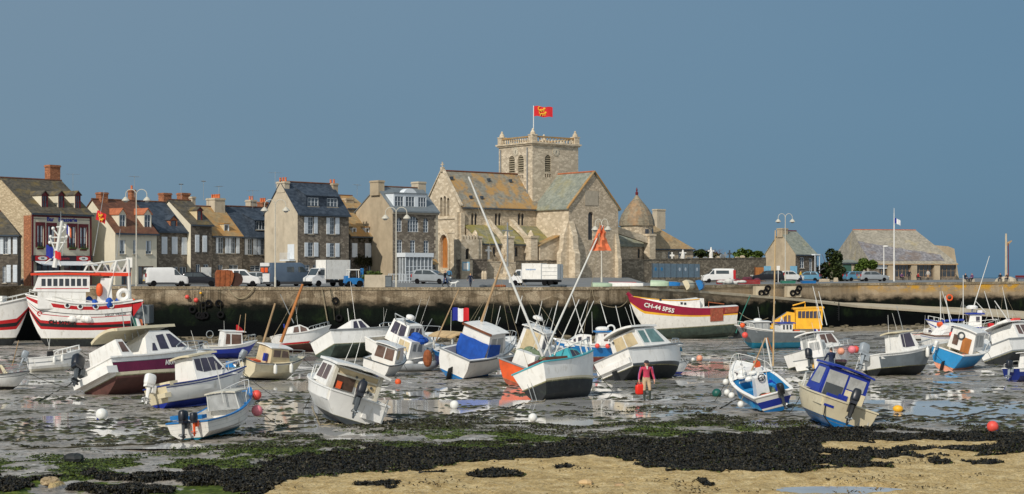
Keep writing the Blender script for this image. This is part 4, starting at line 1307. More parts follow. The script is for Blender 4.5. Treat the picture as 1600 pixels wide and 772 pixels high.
for (x,y) in ((x0+.3,y0+.3),(x1-.3,y0+.3),(x0+.3,y1-.3),(x1-.3,y1-.3)):
 m = MB();m.box(x-.42,x+.42,y-.42,y+.42,tz+.1,bt+.05);m.box(x-.48,x+.48,y-.48,y+.48,bt+.05,bt+.18)
 m.lathe([(.38,bt+.18),(.33,bt+.45),(.16,bt+.72),(.17,bt+.85),(.06,bt+1.0)],8,(x,y,0));m.build("pinnacle",MT["limestone"],c.root)
m = MB();m.tube([(x0-.12,y0+1.0,tz-.6),(x0-.12,y0+1.0,eav+2)],.08,6);m.tube([(x0-.12,y1-.5,tz-.6),(x0-.12,y1-.5,eav+4)],.08,6);m.build("downpipe",MT["grey"],c.root)
def clock(O,U,x,z,r):
 O = Vector(O);U = Vector(U);Z = Vector((0,0,1));Nn = U.cross(Z)
 pc = lambda a,rr,n:O+U*(x+rr*math.cos(a))+Z*(z+rr*math.sin(a))+Nn*n
 m = MB();m.slab([pc(2*PI*i/24,r,.004) for i in range(24)],Nn*.06)
 o = m.build("clock_face",mat("clock_stone",S(196,186,164),.7,.05),c.root)
 m = MB()
 for i in range(12):
  a = 2*PI*i/12
  m.slab([pc(a-.05,r*.76,.068),pc(a+.05,r*.76,.068),pc(a+.04,r*.92,.068),pc(a-.04,r*.92,.068)],Nn*.01)
 for a,l in ((R(65),.42),(R(-100),.7)):
  m.slab([pc(a+PI/2,.05,.08),pc(a,r*l,.08),pc(a-PI/2,.05,.08)],Nn*.015)
 m.build("clock_hands",MT["dgrey"],o)
A = tsid(806,235.5);clock((t0u,t0v+tw,0),(0,-1,0),t0v+tw-A[0],A[1]-.1,.60)
A = tfac(868.4,236);clock((t0u,t0v,0),(1,0,0),A[0]-t0u,A[1]-.1,.56)
fx,fy = x0+.9,y0+.9
def w2(u,v,z):return Vector((c.X+u*c.c-v*c.s,c.Y+u*c.s+v*c.c,c.z0+z))
bp = w2(fx,fy,tz)
fr_ = empty("flag",bp,0,"red flag with golden lions flying from the church tower","flag")
topz = P(834,165,bp.y).z-bp.z
m = MB();m.tube([(0,0,0),(0,0,topz)],[.07,.05],6);m.build("flag_pole",MT["white"],fr_)
def cloth(n,w_,h_,mats,split=None,wave=.12,droop=.25,sg=1):
 m = MB()
 for i in range(n):
  for j in range(6):
   q = []
   for (a,b) in ((i,j),(i+1,j),(i+1,j+1),(i,j+1)):
    f = a/n;g = b/6
    q.append((sg*w_*f,wave*math.sin(f*7+g)*f*w_*.6,h_*(g-1)-droop*f*f*h_+.06*math.sin(f*9)*h_))
   m.k = 0 if split is None else min(len(mats)-1,int(i/n*split))
   m.poly(q)
 return m
m = cloth(12,2.5,1.35,[MT["flagred"]],None,.12,.12);fo = m.build("flag_cloth",MT["flagred"],fr_,True);fo.location = (.06,0,topz-.1)
m = MB()
for (cx,cz) in ((1.0,-.42),(1.15,-.95)):
 for (dx,dz,rx,rz_) in ((0,0,.42,.09),(.38,.15,.16,.14),(-.42,.18,.06,.2),(-.3,-.17,.06,.15),(.05,-.17,.06,.15),(.32,-.14,.06,.15),(-.3,.38,.18,.05)):
  m.slab([(cx+dx+rx*math.cos(2*PI*i/10),-.16,cz+dz-.05+rz_*math.sin(2*PI*i/10)) for i in range(10)],(0,.28,0))
m.build("flag_lions",MT["flaggold"],fo)
av =-3.4
ea = c.fac(745,379,av)[1];ra = c.fac(760,353.5,0)[1]
ax0,ax1 = .9,Lw-.02
m = MB()
ah = [c.hole(a,386,a+4.2,401,1.2,av) for a in (770,804.5)]
panel(m,(ax0,av,0),(1,0,0),[(h[0]-ax0,h[1]-ax0,h[2],h[3],h[4]) for h in ah],[(0,ea),(ax1-ax0,ea)],.25)
panel(m,(ax0,0,0),(0,-1,0),[],[(0,ra-.2),(-av,ea)])
m.build("aisle_wall",MT["churchrubble"],c.root)
for h in ah:win(c.root,(0,av,0),(1,0,0),h,"dgrey","lead",1,1,.25,fw=.03)
m = MB();m.slab([(ax0-.15,av-.3,ea-.2),(ax1,av-.3,ea-.2),(ax1,-.004,ra),(ax0-.15,-.004,ra)],(0,0,.14))
ar = m.build("aisle_roof",slate("mossy_aisle_slate",S(112,112,92),S(146,142,116),S(150,138,60),.7,(.46,.58)),c.root)
m = MB();m.box(ax0,ax1,av-.45,av-.31,ea-.3,ea-.16);m.build("gutter",MT["dzinc"],ar)
pv0,pv1 = av-1.6,av-.004
px0_,px1_ = c.fac(721,390,pv0)[0],c.fac(748,390,pv0)[0]
pz = c.fac(735,374,pv0)[1]
ph = c.hole(727.5,388,734,405,1,pv0)
m = MB();panel(m,(px0_,pv0,0),(1,0,0),[(ph[0]-px0_,ph[1]-px0_,ph[2],ph[3],1)],[(0,pz),(px1_-px0_,pz)],.4)
panel(m,(px0_,pv1,0),(0,-1,0),[],[(0,pz),(pv1-pv0,pz)]);panel(m,(px1_,pv0,0),(0,1,0),[],[(0,pz),(pv1-pv0,pz)])
m.poly([(px0_,pv0,pz-.1),(px1_,pv0,pz-.1),(px1_,pv1,pz-.1),(px0_,pv1,pz-.1)])
n = 6
for i in range(n):
 x = px0_+(px1_-px0_)*(i+.15)/n;m.box(x,x+(px1_-px0_)/n*.55,pv0,pv0+.3,pz+.004,pz+.55)
m.poly([(ph[0]-.05,pv0+.38,ph[2]),(ph[1]+.05,pv0+.38,ph[2]),(ph[1]+.05,pv0+.38,ph[3]),(ph[0]-.05,pv0+.38,ph[3])])
m.build("porch",MT["limestone"],c.root)
m = MB();m.poly([(ph[0],pv0+.36,ph[2]),(ph[1],pv0+.36,ph[2]),(ph[1],pv0+.36,ph[3]),(ph[0],pv0+.36,ph[3])]);m.build("porch_dark_opening",MT["black"],c.root)  # black sheet stands for the dark inside of the open porch arch
for (pxp,pxn) in ((744,None),(794,765),(831,800)):
 u = c.fac(pxp,390,av-.9)[0]
 m = MB()
 pt_ = c.fac(pxp,372,av-.9)[1]
 m.box(u-.55,u+.55,av-1.4,av-.02,0,pt_)
 m.slab([(u-.62,av-1.5,pt_),(u+.62,av-1.5,pt_),(u+.62,av-.0,pt_),(u-.62,av-.0,pt_)],(0,0,.25))
 m.lathe([(.5,pt_+.25),(.4,pt_+.6),(.1,pt_+1.0)],4,(u,av-.7,0))
 if pxn:
  zt = c.fac(pxn,345,-.1)[1];n = 8
  for i in range(n):
   f0,f1 = i/n,(i+1)/n
   y0_,y1_ = av*(1-f0)+-.0*f0,av*(1-f1)
   y1_ = min(y1_,-.005)
   lo0 = pt_-.6+(zt-pt_)*f0**.75;lo1 = pt_-.6+(zt-pt_)*f1**.75
   hi0 = pt_+.05+(zt-pt_+.2)*f0;hi1 = pt_+.05+(zt-pt_+.2)*f1
   m.slab([(u-.35,y0_,lo0),(u-.35,y1_,lo1),(u-.35,y1_,hi1),(u-.35,y0_,hi0)],(.7,0,0))
 m.build("flying_buttress" if pxn else "buttress",MT["limestone"],c.root)
av2 =-tp*.72
u0,u1 = Lw-3.3,Lw-.01
az = c.fac(850,384,av2)[1]
m = MB();panel(m,(u0,av2,0),(1,0,0),[(.8,1.5,1.3,2.6,0)],[(0,az),(u1-u0,az+1.3)],.2);panel(m,(u0,av,0),(0,-1,0),[],[(0,az),(av-av2,az)])
m.build("annex_wall",MT["limestone"],c.root)
m = MB();m.slab([(u0-.2,av2-.2,az-.08),(u1,av2-.2,az+1.3),(u1,av-.01,az+1.3),(u0-.2,av-.01,az-.08)],(0,0,.12));m.build("annex_roof",MT["slateorange"],c.root)
apx = P(995,353,233)
loc = Matrix.Rotation(-c.yaw,4,'Z') @ (apx-Vector((c.X,c.Y,c.z0)))
au,avv,aze = loc.x,loc.y,loc.z
rad = 28.5*233/F
kz = 233/F
m = MB()
prof = [(rad,aze),(rad*.96,aze+8*kz),(rad*.85,aze+17*kz),(rad*.66,aze+26*kz),(rad*.47,aze+33*kz),(rad*.29,aze+39*kz),(rad*.15,aze+44*kz),(.05,aze+50*kz)]
m.lathe(prof,16,(au,avv,0))
dome = m.build("apse_roof",slate("lichened_dome_slate",S(122,114,98),S(154,144,122),S(172,124,74),.55,(.48,.64)),c.root)
m = MB();m.lathe([(.18,aze+48*kz),(.22,aze+52*kz),(.07,aze+54*kz),(.14,aze+56*kz),(.03,aze+60*kz)],8,(au,avv,0));m.build("finial",MT["redtrim"],dome)
m = MB();m.lathe([(rad*.9,0),(rad*.9,aze)],16,(au,avv,0));m.build("apse_wall",MT["churchrubble"],c.root)
m = MB()
for ang in (-95,-60):
 a = R(ang);x,y = au+rad*.905*math.cos(a),avv+rad*.905*math.sin(a)
 tx,ty =-math.sin(a),math.cos(a)
 m.slab([(x-tx*.3,y-ty*.3,aze-2.6),(x+tx*.3,y+ty*.3,aze-2.6),(x+tx*.3,y+ty*.3,aze-.5),(x-tx*.3,y-ty*.3,aze-.5)],(math.cos(a)*.03,math.sin(a)*.03,0))
m.build("apse_window",MT["lead"],c.root)
e1u = c.fac(1013,382,-1.5)[0]
ce = c.fac(990,384,-1.8)[1];cr = c.fac(975,356,1.0)[1]
m = MB();
chh = [c.hole(996.5,388,1000,403,1,-1.8)]
panel(m,(uw,-1.8,0),(1,0,0),[(chh[0][0]-uw,chh[0][1]-uw,chh[0][2],chh[0][3],1)],[(0,ce),(e1u-uw,ce)],.25);m.build("choir_wall",MT["churchrubble"],c.root)
win(c.root,(0,-1.8,0),(1,0,0),chh[0],"dgrey","lead",1,1,.25,fw=.03)
m = MB();m.slab([(uw,-2.1,ce-.15),(e1u,-2.1,ce-.15),(e1u,1.8,cr),(uw,1.8,cr)],(0,0,.14));m.build("choir_roof",MT["slategreen"],c.root)
m = MB()
pu = c.fac(1015,390,-2.6)[0];pz = c.fac(1015,369,-2.6)[1]
m.box(pu-.55,pu+.55,-3.2,-2.0,0,pz);m.slab([(pu-.65,-3.3,pz),(pu+.65,-3.3,pz),(pu+.65,-1.9,pz),(pu-.65,-1.9,pz)],(0,0,.3))
za = c.fac(964,346,-2.6)[1]
m.slab([(uw+.05,-2.9,za-.9),(pu-.5,-2.9,pz-1.0),(pu-.5,-2.9,pz-.1),(uw+.05,-2.9,za)],(0,.6,0))
m.build("flying_buttress",MT["limestone"],c.root)
SA = House("sacristy","low sacristy with a hipped brown roof and small chimney at the end of the church",1023,236,1083,38,depth=7,ground_py=437,cat="sacristy")
hs = [SA.hole(1043.5,393,1048,406),SA.hole(1060,393,1064,406)]
MT["tilelichen"] = slate("brown_lichened_tiles",S(140,122,94),S(170,150,116),S(180,136,78),.5,(.48,.62))
SA.shell(SA.fac(1023,387)[1],SA.fac(1023,348)[1],[(h,W(nx=2,nz=2)) for h in hs],"churchrubble",None,"tilelichen",hip=(0,.72),ridgemat="tilebrown")
SA.chimney(1019,1036,326.5,3.5,"render_old",0,1.0)
MT["wallstone"] = stone("churchyard_wall_stone",S(126,116,100),S(176,163,142),S(128,117,100),2.8,5.4)
def wall_run(name,label,pts,th,m_,top=.12):
 m = MB()
 for (px0,Y0,t0,b0),(px1,Y1,t1,b1) in zip(pts[:-1],pts[1:]):
  a0,a1 = P(px0,t0,Y0),P(px1,t1,Y1);c0,c1 = P(px0,b0,Y0),P(px1,b1,Y1)
  c0.z -= .4;c1.z -= .4
  m.slab([c0,c1,a1,a0],(0,th,0))
  up_ = Vector((0,0,.004))
  m.slab([a0+up_+Vector((0,-.08,0)),a1+up_+Vector((0,-.08,0)),a1+up_+Vector((0,th+.08,0)),a0+up_+Vector((0,th+.08,0))],(0,0,top))
 return tag(m.build(name,MT[m_]),label,"wall")
wall_run("churchyard_wall","long stone churchyard wall running from behind the white lorry to the lone cottage",[(806,212,408.5,438),(890,218,407.5,438),(1000,227,406.5,438),(1100,238,404.5,438),(1197,250,403.5,438)],.5,"wallstone")
wall_run("block_wall","dark block wall with a blue notice below the church porch",[(713,207,407,437),(761,209,406,437)],.6,"rubble_dark")
wall_run("gate_wall","pale wall with openings below the churchyard cross",[(761,210,409,438),(806,212,411,438)],.5,"churchrubble")
# ================================================================== BOAT BUILDER
def proj(p):return 800+F*p.x/p.y,HY+F*(HC-p.z)/p.y
FLEET = []
class Boat:
 def __init__(s,name,label,x0,x1,row,psi,roll=0,pitch=0,BL=.38,DL=.22,tw=.86,sheer=.35,cat="boat",group="boats lying on the mud",
                 wl=.42,bottom="bottom",boot=None,bands=((1,"gel"),),trans=None,hard=True,rake=.10,trake=.04,deck=.48,floor=.5,deckm="gel",inm="offwhite",
                 rub="dgrey",Y=None,sink=.06,stern=.0,full=.45,gz_=None,open_=True,stem=.72,zf=1.0):
  s.__dict__.update(zf=zf,BL=BL,DL=DL,tw=tw,sh=sheer,wl=wl,hard=hard,rake=rake,trake=trake,stern=stern,full=full,stem=stem)
  s.Rm = Matrix.Rotation(R(psi),4,'Z') @ Matrix.Rotation(R(roll),4,'X') @ Matrix.Rotation(R(pitch),4,'Y')
  Yb = gY(row) if Y is None else Y
  L = (x1-x0)*Yb/F/max(.35,abs(math.cos(R(psi))))
  X = ((x0+x1)/2-800)*Yb/F
  for it in range(10):
   s.L = L
   pts = [s.Rm @ Vector(p) for i in range(0,11) for p in s.section(i/10,[0,.2,.4,.6,.8,1.0])]
   zb = (gz(Yb) if gz_ is None else gz_)-min(p.z for p in pts)-sink
   pr = [proj(p+Vector((X,Yb,zb))) for p in pts]
   a,b = min(q[0] for q in pr),max(q[0] for q in pr)
   L *= ((x1-x0)/(b-a))**.8
   X += ((x0+x1)/2-(a+b)/2)*Yb/F
   if Y is None:
    low = max(q[1] for q in pr)
    Yb += (low-row)*.35*Yb*Yb/(F*HC)*.9
  s.L = L;s.Yb = Yb
  pts = [s.Rm @ Vector(p) for i in range(0,11) for p in s.section(i/10,[0,.2,.4,.6,.8,1.0])]
  zb = (gz(Yb) if gz_ is None else gz_)-min(p.z for p in pts)-sink
  s.M = Matrix.Translation((X,Yb,zb)) @ s.Rm
  s.Mi = s.M.inverted()
  s.root = empty(name,(X,Yb,zb),0,label,cat,group)
  s.root.rotation_euler = s.Rm.to_euler()
  s.label = label
  s.deck_ = deck;s.fl_ = floor;s.open_ = open_
  FLEET.append(s)
  s.B = BL*L;s.D = DL*L
  s.hull(bottom,boot,bands,trans,deck,floor,deckm,inm,rub,open_)

 def half(s,x):
  B = s.BL*s.L/2;k = s.full
  if x <= k:return B*(s.tw+(1-s.tw)*math.sin(PI/2*x/k))
  return B*max(.012,(1-((x-k)/(1-k))**2.3))**.78
 def zs(s,x):return s.DL*s.L*(1+s.sh*max(0,x-.2)**2*1.5+s.stern*(1-x)**3)
 def zk(s,x):
  if x < s.stem:return 0.0
  return s.zs(1)*.62*((x-s.stem)/(1-s.stem))**2.2
 def X(s,x):return (x-.5)*s.L
 def sec(s,x,t):
  """half breadth factor at height fraction t"""
  if s.hard:
   tc = .34+.10*x;wc = .90-.42*max(0,x-.35)**1.5
   return wc*(t/tc)**.85 if t < tc else wc+(1-wc)*((t-tc)/(1-tc))**(.8+.5*x)
  e = .40+.55*max(0,x-.3)**1.3
  return t**e
 def pnt(s,x,t,side=1):
  zk,zs = s.zk(x),s.zs(x)
  z = zk+(zs-zk)*t
  xx = s.X(x)+s.rake*s.L*t*x**7-s.trake*s.L*t*(1-min(1,x*6))
  return (xx,side*s.half(x)*s.sec(x,t),z)
 def section(s,x,ts):return [s.pnt(x,t,sd) for t in ts for sd in (1,-1)]
 def hull(s,bottom,boot,bands,trans,deck,floor,deckm,inm,rub,open_):
  mats = []
  def mi(n):
   if n not in mats:mats.append(n)
   return mats.index(n)
  stations = [0,.04,.1,.18,.27,.36,.45,.54,.63,.71,.78,.84,.89,.93,.965,.985,1.0]
  def trow(x):
   zk,zs = s.zk(x),s.zs(x)
   tw = min(.93,max(.04,(s.wl*s.D-zk)/(zs-zk)))
   r = [0,tw*.3,tw*.55,tw*.8,tw*.93,tw];names = [bottom]*4+["scum"]
   u0 = tw
   if boot:
    u0 = min(.95,tw+.09);r.append(u0);names.append(boot)
   prev = 0
   for ue,nm in bands:
    n = 2 if ue-prev > .4 else 1
    for k in range(n):
     r.append(u0+(1-u0)*(prev+(ue-prev)*(k+1)/n));names.append(nm)
    prev = ue
   return r,names
  m = MB()
  grid = {}
  for sd in (1,-1):
   for i,x in enumerate(stations):
    r,names = trow(x)
    for j,t in enumerate(r):grid[(sd,i,j)] = s.pnt(x,t,sd)
  nr = len(r)
  for sd in (1,-1):
   for i in range(len(stations)-1):
    for j in range(nr-1):
     m.k = mi(names[j])
     q = [grid[(sd,i,j)],grid[(sd,i+1,j)],grid[(sd,i+1,j+1)],grid[(sd,i,j+1)]]
     m.poly(q if sd < 0 else q[::-1])
  for j in range(nr-1):
   m.k = mi(names[j] if (trans is None or names[j] in (bottom,"scum")) else trans)
   m.poly([grid[(1,0,j)],grid[(-1,0,j)],grid[(-1,0,j+1)],grid[(1,0,j+1)]])
  m.k = mi(bottom)
  kz = .035*s.L
  m.box(s.X(.06),s.X(s.stem),-.012*s.L,.012*s.L,-kz*.6,.01)
  s.hullo = m.build("hull",[MT[n] for n in mats],s.root,True,28)
  wth = .028*s.L
  xs = [x for x in stations if x < deck]+[deck]
  zf = floor*s.D
  m = MB();mats2 = [inm,deckm]
  inn = lambda x,sd,z,f=1.0:(s.pnt(x,1,sd)[0]+(wth if x == 0 else 0),sd*max(.01,(s.half(x)-wth)*f),z)
  if open_:
   m.k = 1
   for a,b in zip(xs[:-1],xs[1:]):
    for sd in (1,-1):
     o0,o1 = s.pnt(a,1,sd),s.pnt(b,1,sd)
     m.poly([o0,o1,inn(b,sd,s.zs(b)+.004),inn(a,sd,s.zs(a)+.004)])
   m.poly([s.pnt(0,1,1),s.pnt(0,1,-1),inn(0,-1,s.zs(0)+.004),inn(0,1,s.zs(0)+.004)])
   m.k = 0
   for a,b in zip(xs[:-1],xs[1:]):
    for sd in (1,-1):
     m.poly([inn(a,sd,s.zs(a)+.004),inn(b,sd,s.zs(b)+.004),inn(b,sd,zf,.86),inn(a,sd,zf,.86)])
    m.poly([inn(a,1,zf,.86),inn(b,1,zf,.86),inn(b,-1,zf,.86),inn(a,-1,zf,.86)])
   m.poly([inn(0,1,s.zs(0)+.004),inn(0,-1,s.zs(0)+.004),inn(0,-1,zf,.86),inn(0,1,zf,.86)])
   m.poly([inn(deck,1,s.zs(deck)),inn(deck,-1,s.zs(deck)),inn(deck,-1,zf,.86),inn(deck,1,zf,.86)])
   d0 = deck
  else:d0 = 0
  m.k = 1
  xd = sorted(set([d0]+[x for x in stations if x > d0]))
  ny = 4
  def dp(x,k):
   f =-1+2*k/ny
   return (s.pnt(x,1,1)[0],f*s.half(x),s.zs(x)+.005+.05*s.half(x)*2*(1-f*f))
  for a,b in zip(xd[:-1],xd[1:]):
   for k in range(ny):m.poly([dp(a,k),dp(b,k),dp(b,k+1),dp(a,k+1)])
  s.decko = m.build("deck",[MT[inm],MT[deckm]],s.root)
  if rub:
   m = MB()
   pts = [Vector(s.pnt(x,.985,1))+Vector((0,.006*s.L,0)) for x in stations]
   pts2 = [Vector(s.pnt(x,.985,-1))-Vector((0,.006*s.L,0)) for x in stations]
   m.tube(pts+pts2[::-1]+[pts[0]],.0085*s.L,5)
   m.build("rub_rail",MT[rub],s.root)

 def v(s,x,y,z):return (s.X(x),y*s.B/2,z*s.L*s.zf)
 def local(s,px,py,dY=0.0):return s.Mi @ P(px,py,s.Yb+dY)
 def cabin(s,prof,w0=.8,w1=.68,m="gel",sides=(),ends=(),name="cabin",pane="glass",two=True,y0=0):
  zs_ = [p[1] for p in prof];z0,z1 = min(zs_),max(zs_)
  W_ = lambda z:(w0+(w1-w0)*(z-z0)/(z1-z0))*s.B/2
  q = MB();n = len(prof)
  Lp = [(s.X(x),W_(z)+y0,z*s.L*s.zf) for x,z in prof];Rp = [(s.X(x),-W_(z)+y0,z*s.L*s.zf) for x,z in prof]
  q.poly(Lp);q.poly(Rp[::-1])
  for i in range(n):
   j = (i+1) % n;q.poly([Lp[i],Rp[i],Rp[j],Lp[j]])
  cb = q.build(name,MT[m] if isinstance(m,str) else m,s.root)
  for side in sides:
   poly,pm = (side,pane) if not isinstance(side,dict) else (side["p"],side["m"])
   for sd in (1,-1):
    g = MB()
    pts = [Vector((s.X(x),sd*(W_(z)+.004)+y0,z*s.L*s.zf)) for x,z in poly]
    g.slab(pts,(0,sd*.012,0))
    o = g.build("window",MT[pm],cb)
  for e in ends:
   i,nw,mg,lo,hi = e[:5];pm = e[5] if len(e) > 5 else pane
   a0,a1 = Vector(Lp[i]),Vector(Rp[i]);j = (i+1) % n;b0,b1 = Vector(Lp[j]),Vector(Rp[j])
   if a0.z > b0.z:a0,a1,b0,b1 = b0,b1,a0,a1
   nv = (a1-a0).cross(b0-a0).normalized()
   cen = sum((Vector(p) for p in Lp+Rp),Vector())/(2*n)
   if nv.dot((a0+b1)/2-cen) < 0:nv =-nv
   for k in range(nw):
    f0,f1 = mg+(1-2*mg)*(k+.06)/nw,mg+(1-2*mg)*(k+.94)/nw
    pt = lambda f,g:(a0.lerp(a1,f)).lerp(b0.lerp(b1,f),g)+nv*.004
    g = MB();g.slab([pt(f0,lo),pt(f1,lo),pt(f1,hi),pt(f0,hi)],nv*.012)
    g.build("window",MT[pm],cb)
  return cb
 def roof(s,xa,xb,z,w,th=.012,m="gel",dz=0.0,crown=.012,name="roof",y0=0):
  q = MB();n = 6
  T_ = [];
  for x,zz in ((xa,z),((xa+xb)/2,z+dz/2+.004),(xb,z+dz)):
   T_.append([(s.X(x),w*s.B/2*(-1+2*k/n)+y0,(zz+crown*(1-(-1+2*k/n)**2))*s.L*s.zf) for k in range(n+1)])
  for A,Bq in zip(T_[:-1],T_[1:]):
   for k in range(n):q.slab([A[k],A[k+1],Bq[k+1],Bq[k]],(0,0,th*s.L))
  return q.build(name,MT[m],s.root)
 def posts(s,pts,r=.006,m="steel",name="frame"):
  q = MB()
  for a,b in pts:q.tube([s.v(*a),s.v(*b)],r*s.L,5)
  return q.build(name,MT[m],s.root)
 def rail(s,xa=.6,h=.09,m="alu",close=True,both=True,r=.0042,name="rail"):
  q = MB();n = 6
  def run(sd):
   return [Vector((s.pnt(x,1,sd)[0]-.02*s.L,sd*max(0,s.half(x)*.94),s.zs(x)+h*s.L*(1 if i else .6))) for i,x in enumerate([xa+(.985-xa)*k/n for k in range(n+1)])]
  a = run(1);b = run(-1)
  q.tube(a+b[::-1] if close else a,r*s.L,5)
  if not close:q.tube(b,r*s.L,5)
  for ps in (a,b):
   for p in ps[::2]:
    q.tube([p,(p.x,p.y,p.z-h*s.L)],r*.9*s.L,4)
  return q.build(name,MT[m],s.root)
 def outboard(s,y=0.0,size=.16,tilt=20,cowl="cowl",m="greycowl",steer=0,x=0.0,dz=0.0,name="outboard_motor"):
  k = size*s.L*.64
  px = s.pnt(0,1,1)[0]+x*s.L-.02*s.L
  Tm = Matrix.Translation((px,y*s.B/2,s.zs(0)+dz*s.L)) @ Matrix.Rotation(R(steer),4,'Z') @ Matrix.Rotation(R(tilt),4,'Y')
  q = MB(Tm)
  q.box(-.22*k,.10*k,-.2*k,.2*k,-.5*k,.1*k)
  q.tube([(-.45*k,0,.1*k),(-.45*k,0,-1.0*k),(-.45*k,0,-1.45*k)],[.17*k,.12*k,.06*k],6)
  q.box(-.75*k,-.2*k,-.2*k,.2*k,-1.02*k,-.97*k)
  q.ell((-.45*k,0,-1.15*k),(.34*k,.11*k,.11*k),1,8,6)
  q.slab([(-.38*k,-.02*k,-1.2*k),(-.55*k,-.02*k,-1.2*k),(-.6*k,-.02*k,-1.5*k)],(0,.04*k,0))
  o = q.build(name,MT[m],s.root,True,35)
  q = MB(Tm)
  q.ell((-.45*k,0,.46*k),(.44*k,.27*k,.46*k),.5,16,10)
  q.box(-.80*k,-.1*k,-.2*k,.2*k,-.12*k,.1*k)
  q.build("cowl",MT[cowl],o,True,50)
  q = MB(Tm)
  for i in range(3):
   a = 2*PI*i/3
   q.slab([(-.84*k,.05*k*math.cos(a+1.2),-1.15*k+.05*k*math.sin(a+1.2)),(-.78*k,.22*k*math.cos(a),-1.15*k+.22*k*math.sin(a)),(-.86*k,.22*k*math.cos(a+.7),-1.15*k+.22*k*math.sin(a+.7))],(.02*k,0,0))
  q.ell((-.82*k,0,-1.15*k),(.1*k,.06*k,.06*k),1,6,4)
  q.build("propeller",MT["alu"],o)
  return o
 def pole(s,px0,py0,px1,py1,r0=.035,r1=.02,m="steel",name="mast",dY0=0,dY1=0,stays=()):
  a,b = s.local(px0,py0,dY0),s.local(px1,py1,dY1)
  q = MB();q.tube([a,a.lerp(b,.5),b],[r0,(r0+r1)/2,r1],7)
  o = q.build(name,MT[m],s.root,True)
  if stays:
   q = MB()
   for (f,px,py,dy) in stays:q.tube([a.lerp(b,f),s.local(px,py,dy)],.009,4)
   q.build("stays",MT["rope"],o)
  return o
 def box(s,x0,x1,y0,y1,z0,z1,m="gel",name="locker",t=0.0):
  q = MB();q.box(s.X(x0),s.X(x1),y0*s.B/2,y1*s.B/2,z0*s.L*s.zf,z1*s.L*s.zf,t*s.L)
  return q.build(name,MT[m],s.root)
 def stick(s,pts,r,m="alu",name="fitting"):
  q = MB();q.tube([s.v(*p) for p in pts],r*s.L,6);return q.build(name,MT[m],s.root)
 def rudder(s,m="bottom"):
  q = MB();z = s.DL*.5
  q.slab([s.v(.0,-.02,z*.9),s.v(-.09,-.02,z*.8),s.v(-.09,-.02,-.02),s.v(.0,-.02,-.03)],(0,.04*s.B/2,0));return q.build("rudder",MT[m],s.root)
 def skeg(s,m="bottom",d=.07,x0=.08,x1=.75):
  q = MB();q.slab([s.v(x0,-.03,.02),s.v(x1,-.03,.02),s.v(x1-.12,-.03,-d*.5),s.v(x0+.02,-.03,-d)],(0,.06*s.B/2,0));return q.build("skeg",MT[m],s.root)
 def twin_keels(s,m="bottom",d=.1):
  for sd in (1,-1):
   q = MB();y = sd*.42
   q.slab([s.v(.3,y,.08),s.v(.62,y,.06),s.v(.56,y*1.3,-d),s.v(.36,y*1.3,-d)],(0,.05*s.B/2,0));q.build("bilge_keel",MT[m],s.root)
 def clutter(s,seed):
  """loose gear in the well: boxes, buckets, coils of rope, a boat hook"""
  if not s.open_ or s.deck_ < .25:return
  rr = random.Random(seed);zf = s.fl_*s.D+.01
  for k in range(rr.randint(4,7)):
   x,y = s.X(rr.uniform(.07,max(.1,s.deck_-.05))),rr.uniform(-.6,.6)*s.B/2
   kind = rr.choice(("fish_box","bucket","rope_coil","rope_coil","net_bag"));m = MB()
   if kind == "fish_box":h_ = rr.uniform(.2,.4);m.box(x-.25,x+.25,y-.18,y+.18,zf,zf+h_,-.02);c_ = rr.choice(("blue","orange","buoywhite","grey"))
   elif kind == "bucket":m.lathe([(.1,0),(.14,.28),(.12,.28),(.1,.05)],10,(x,y,zf));c_ = rr.choice(("black","coral","yellow"))
   elif kind == "rope_coil":
    for i in range(3):m.torus((x,y,zf+.03+.045*i),.17-.01*i,.028,'z',14,5)
    c_ = rr.choice(("rope","greenrope","darkrope","skyblue"))
   else:m.ell((x,y,zf+.12),(.26,.2,.16),.9,9,6);c_ = rr.choice(("net","darkrope","orange"))
   m.build(kind,MT[c_],s.root)
  for k in range(rr.randint(1,2)):
   x,y = rr.uniform(.3,.62),rr.uniform(-.6,.6)
   a = Vector((s.X(x),y*s.B/2,s.DL*s.L*rr.uniform(1.0,1.7)))
   m = MB();m.tube([a,a+Vector((rr.uniform(-.1,.1)*s.L,0,s.L*rr.uniform(.28,.5)))],[.016,.008],4);m.build("aerial_whip",MT["steel"],s.root)
  p = Vector(s.pnt(.97,1,1));m = MB()
  for x in (.8,.88):
   q = Vector(s.pnt(x,1,1));m.box(q.x-.06,q.x+.06,-.03,.03,q.z+.03,q.z+.12)
  m.build("cleat",MT["alu"],s.root)
  d = s.Rm @ Vector((1,0,0));a = s.M @ p;g = Vector((a.x+d.x*2.2,a.y+d.y*2.2,0));g.z = gz(g.y)+.02
  m = MB();n = 8
  m.tube([s.Mi @ (a.lerp(g,i/n)-Vector((0,0,.5*(i/n)*(1-i/n)))) for i in range(n+1)],.013,4);m.build("bow_line",MT["darkrope"],s.root)
 def wheel(s,x,y,z,r=.04,m="rubber"):
  q = MB();q.torus((s.X(x),y*s.B/2,z*s.L),r*s.L,.006*s.L,'x',14,5)
  for a in range(3):q.tube([(s.X(x),y*s.B/2,z*s.L),(s.X(x),y*s.B/2+r*s.L*math.cos(a*2.1),z*s.L+r*s.L*math.sin(a*2.1))],.004*s.L,4)
  return q.build("steering_wheel",MT[m],s.root)
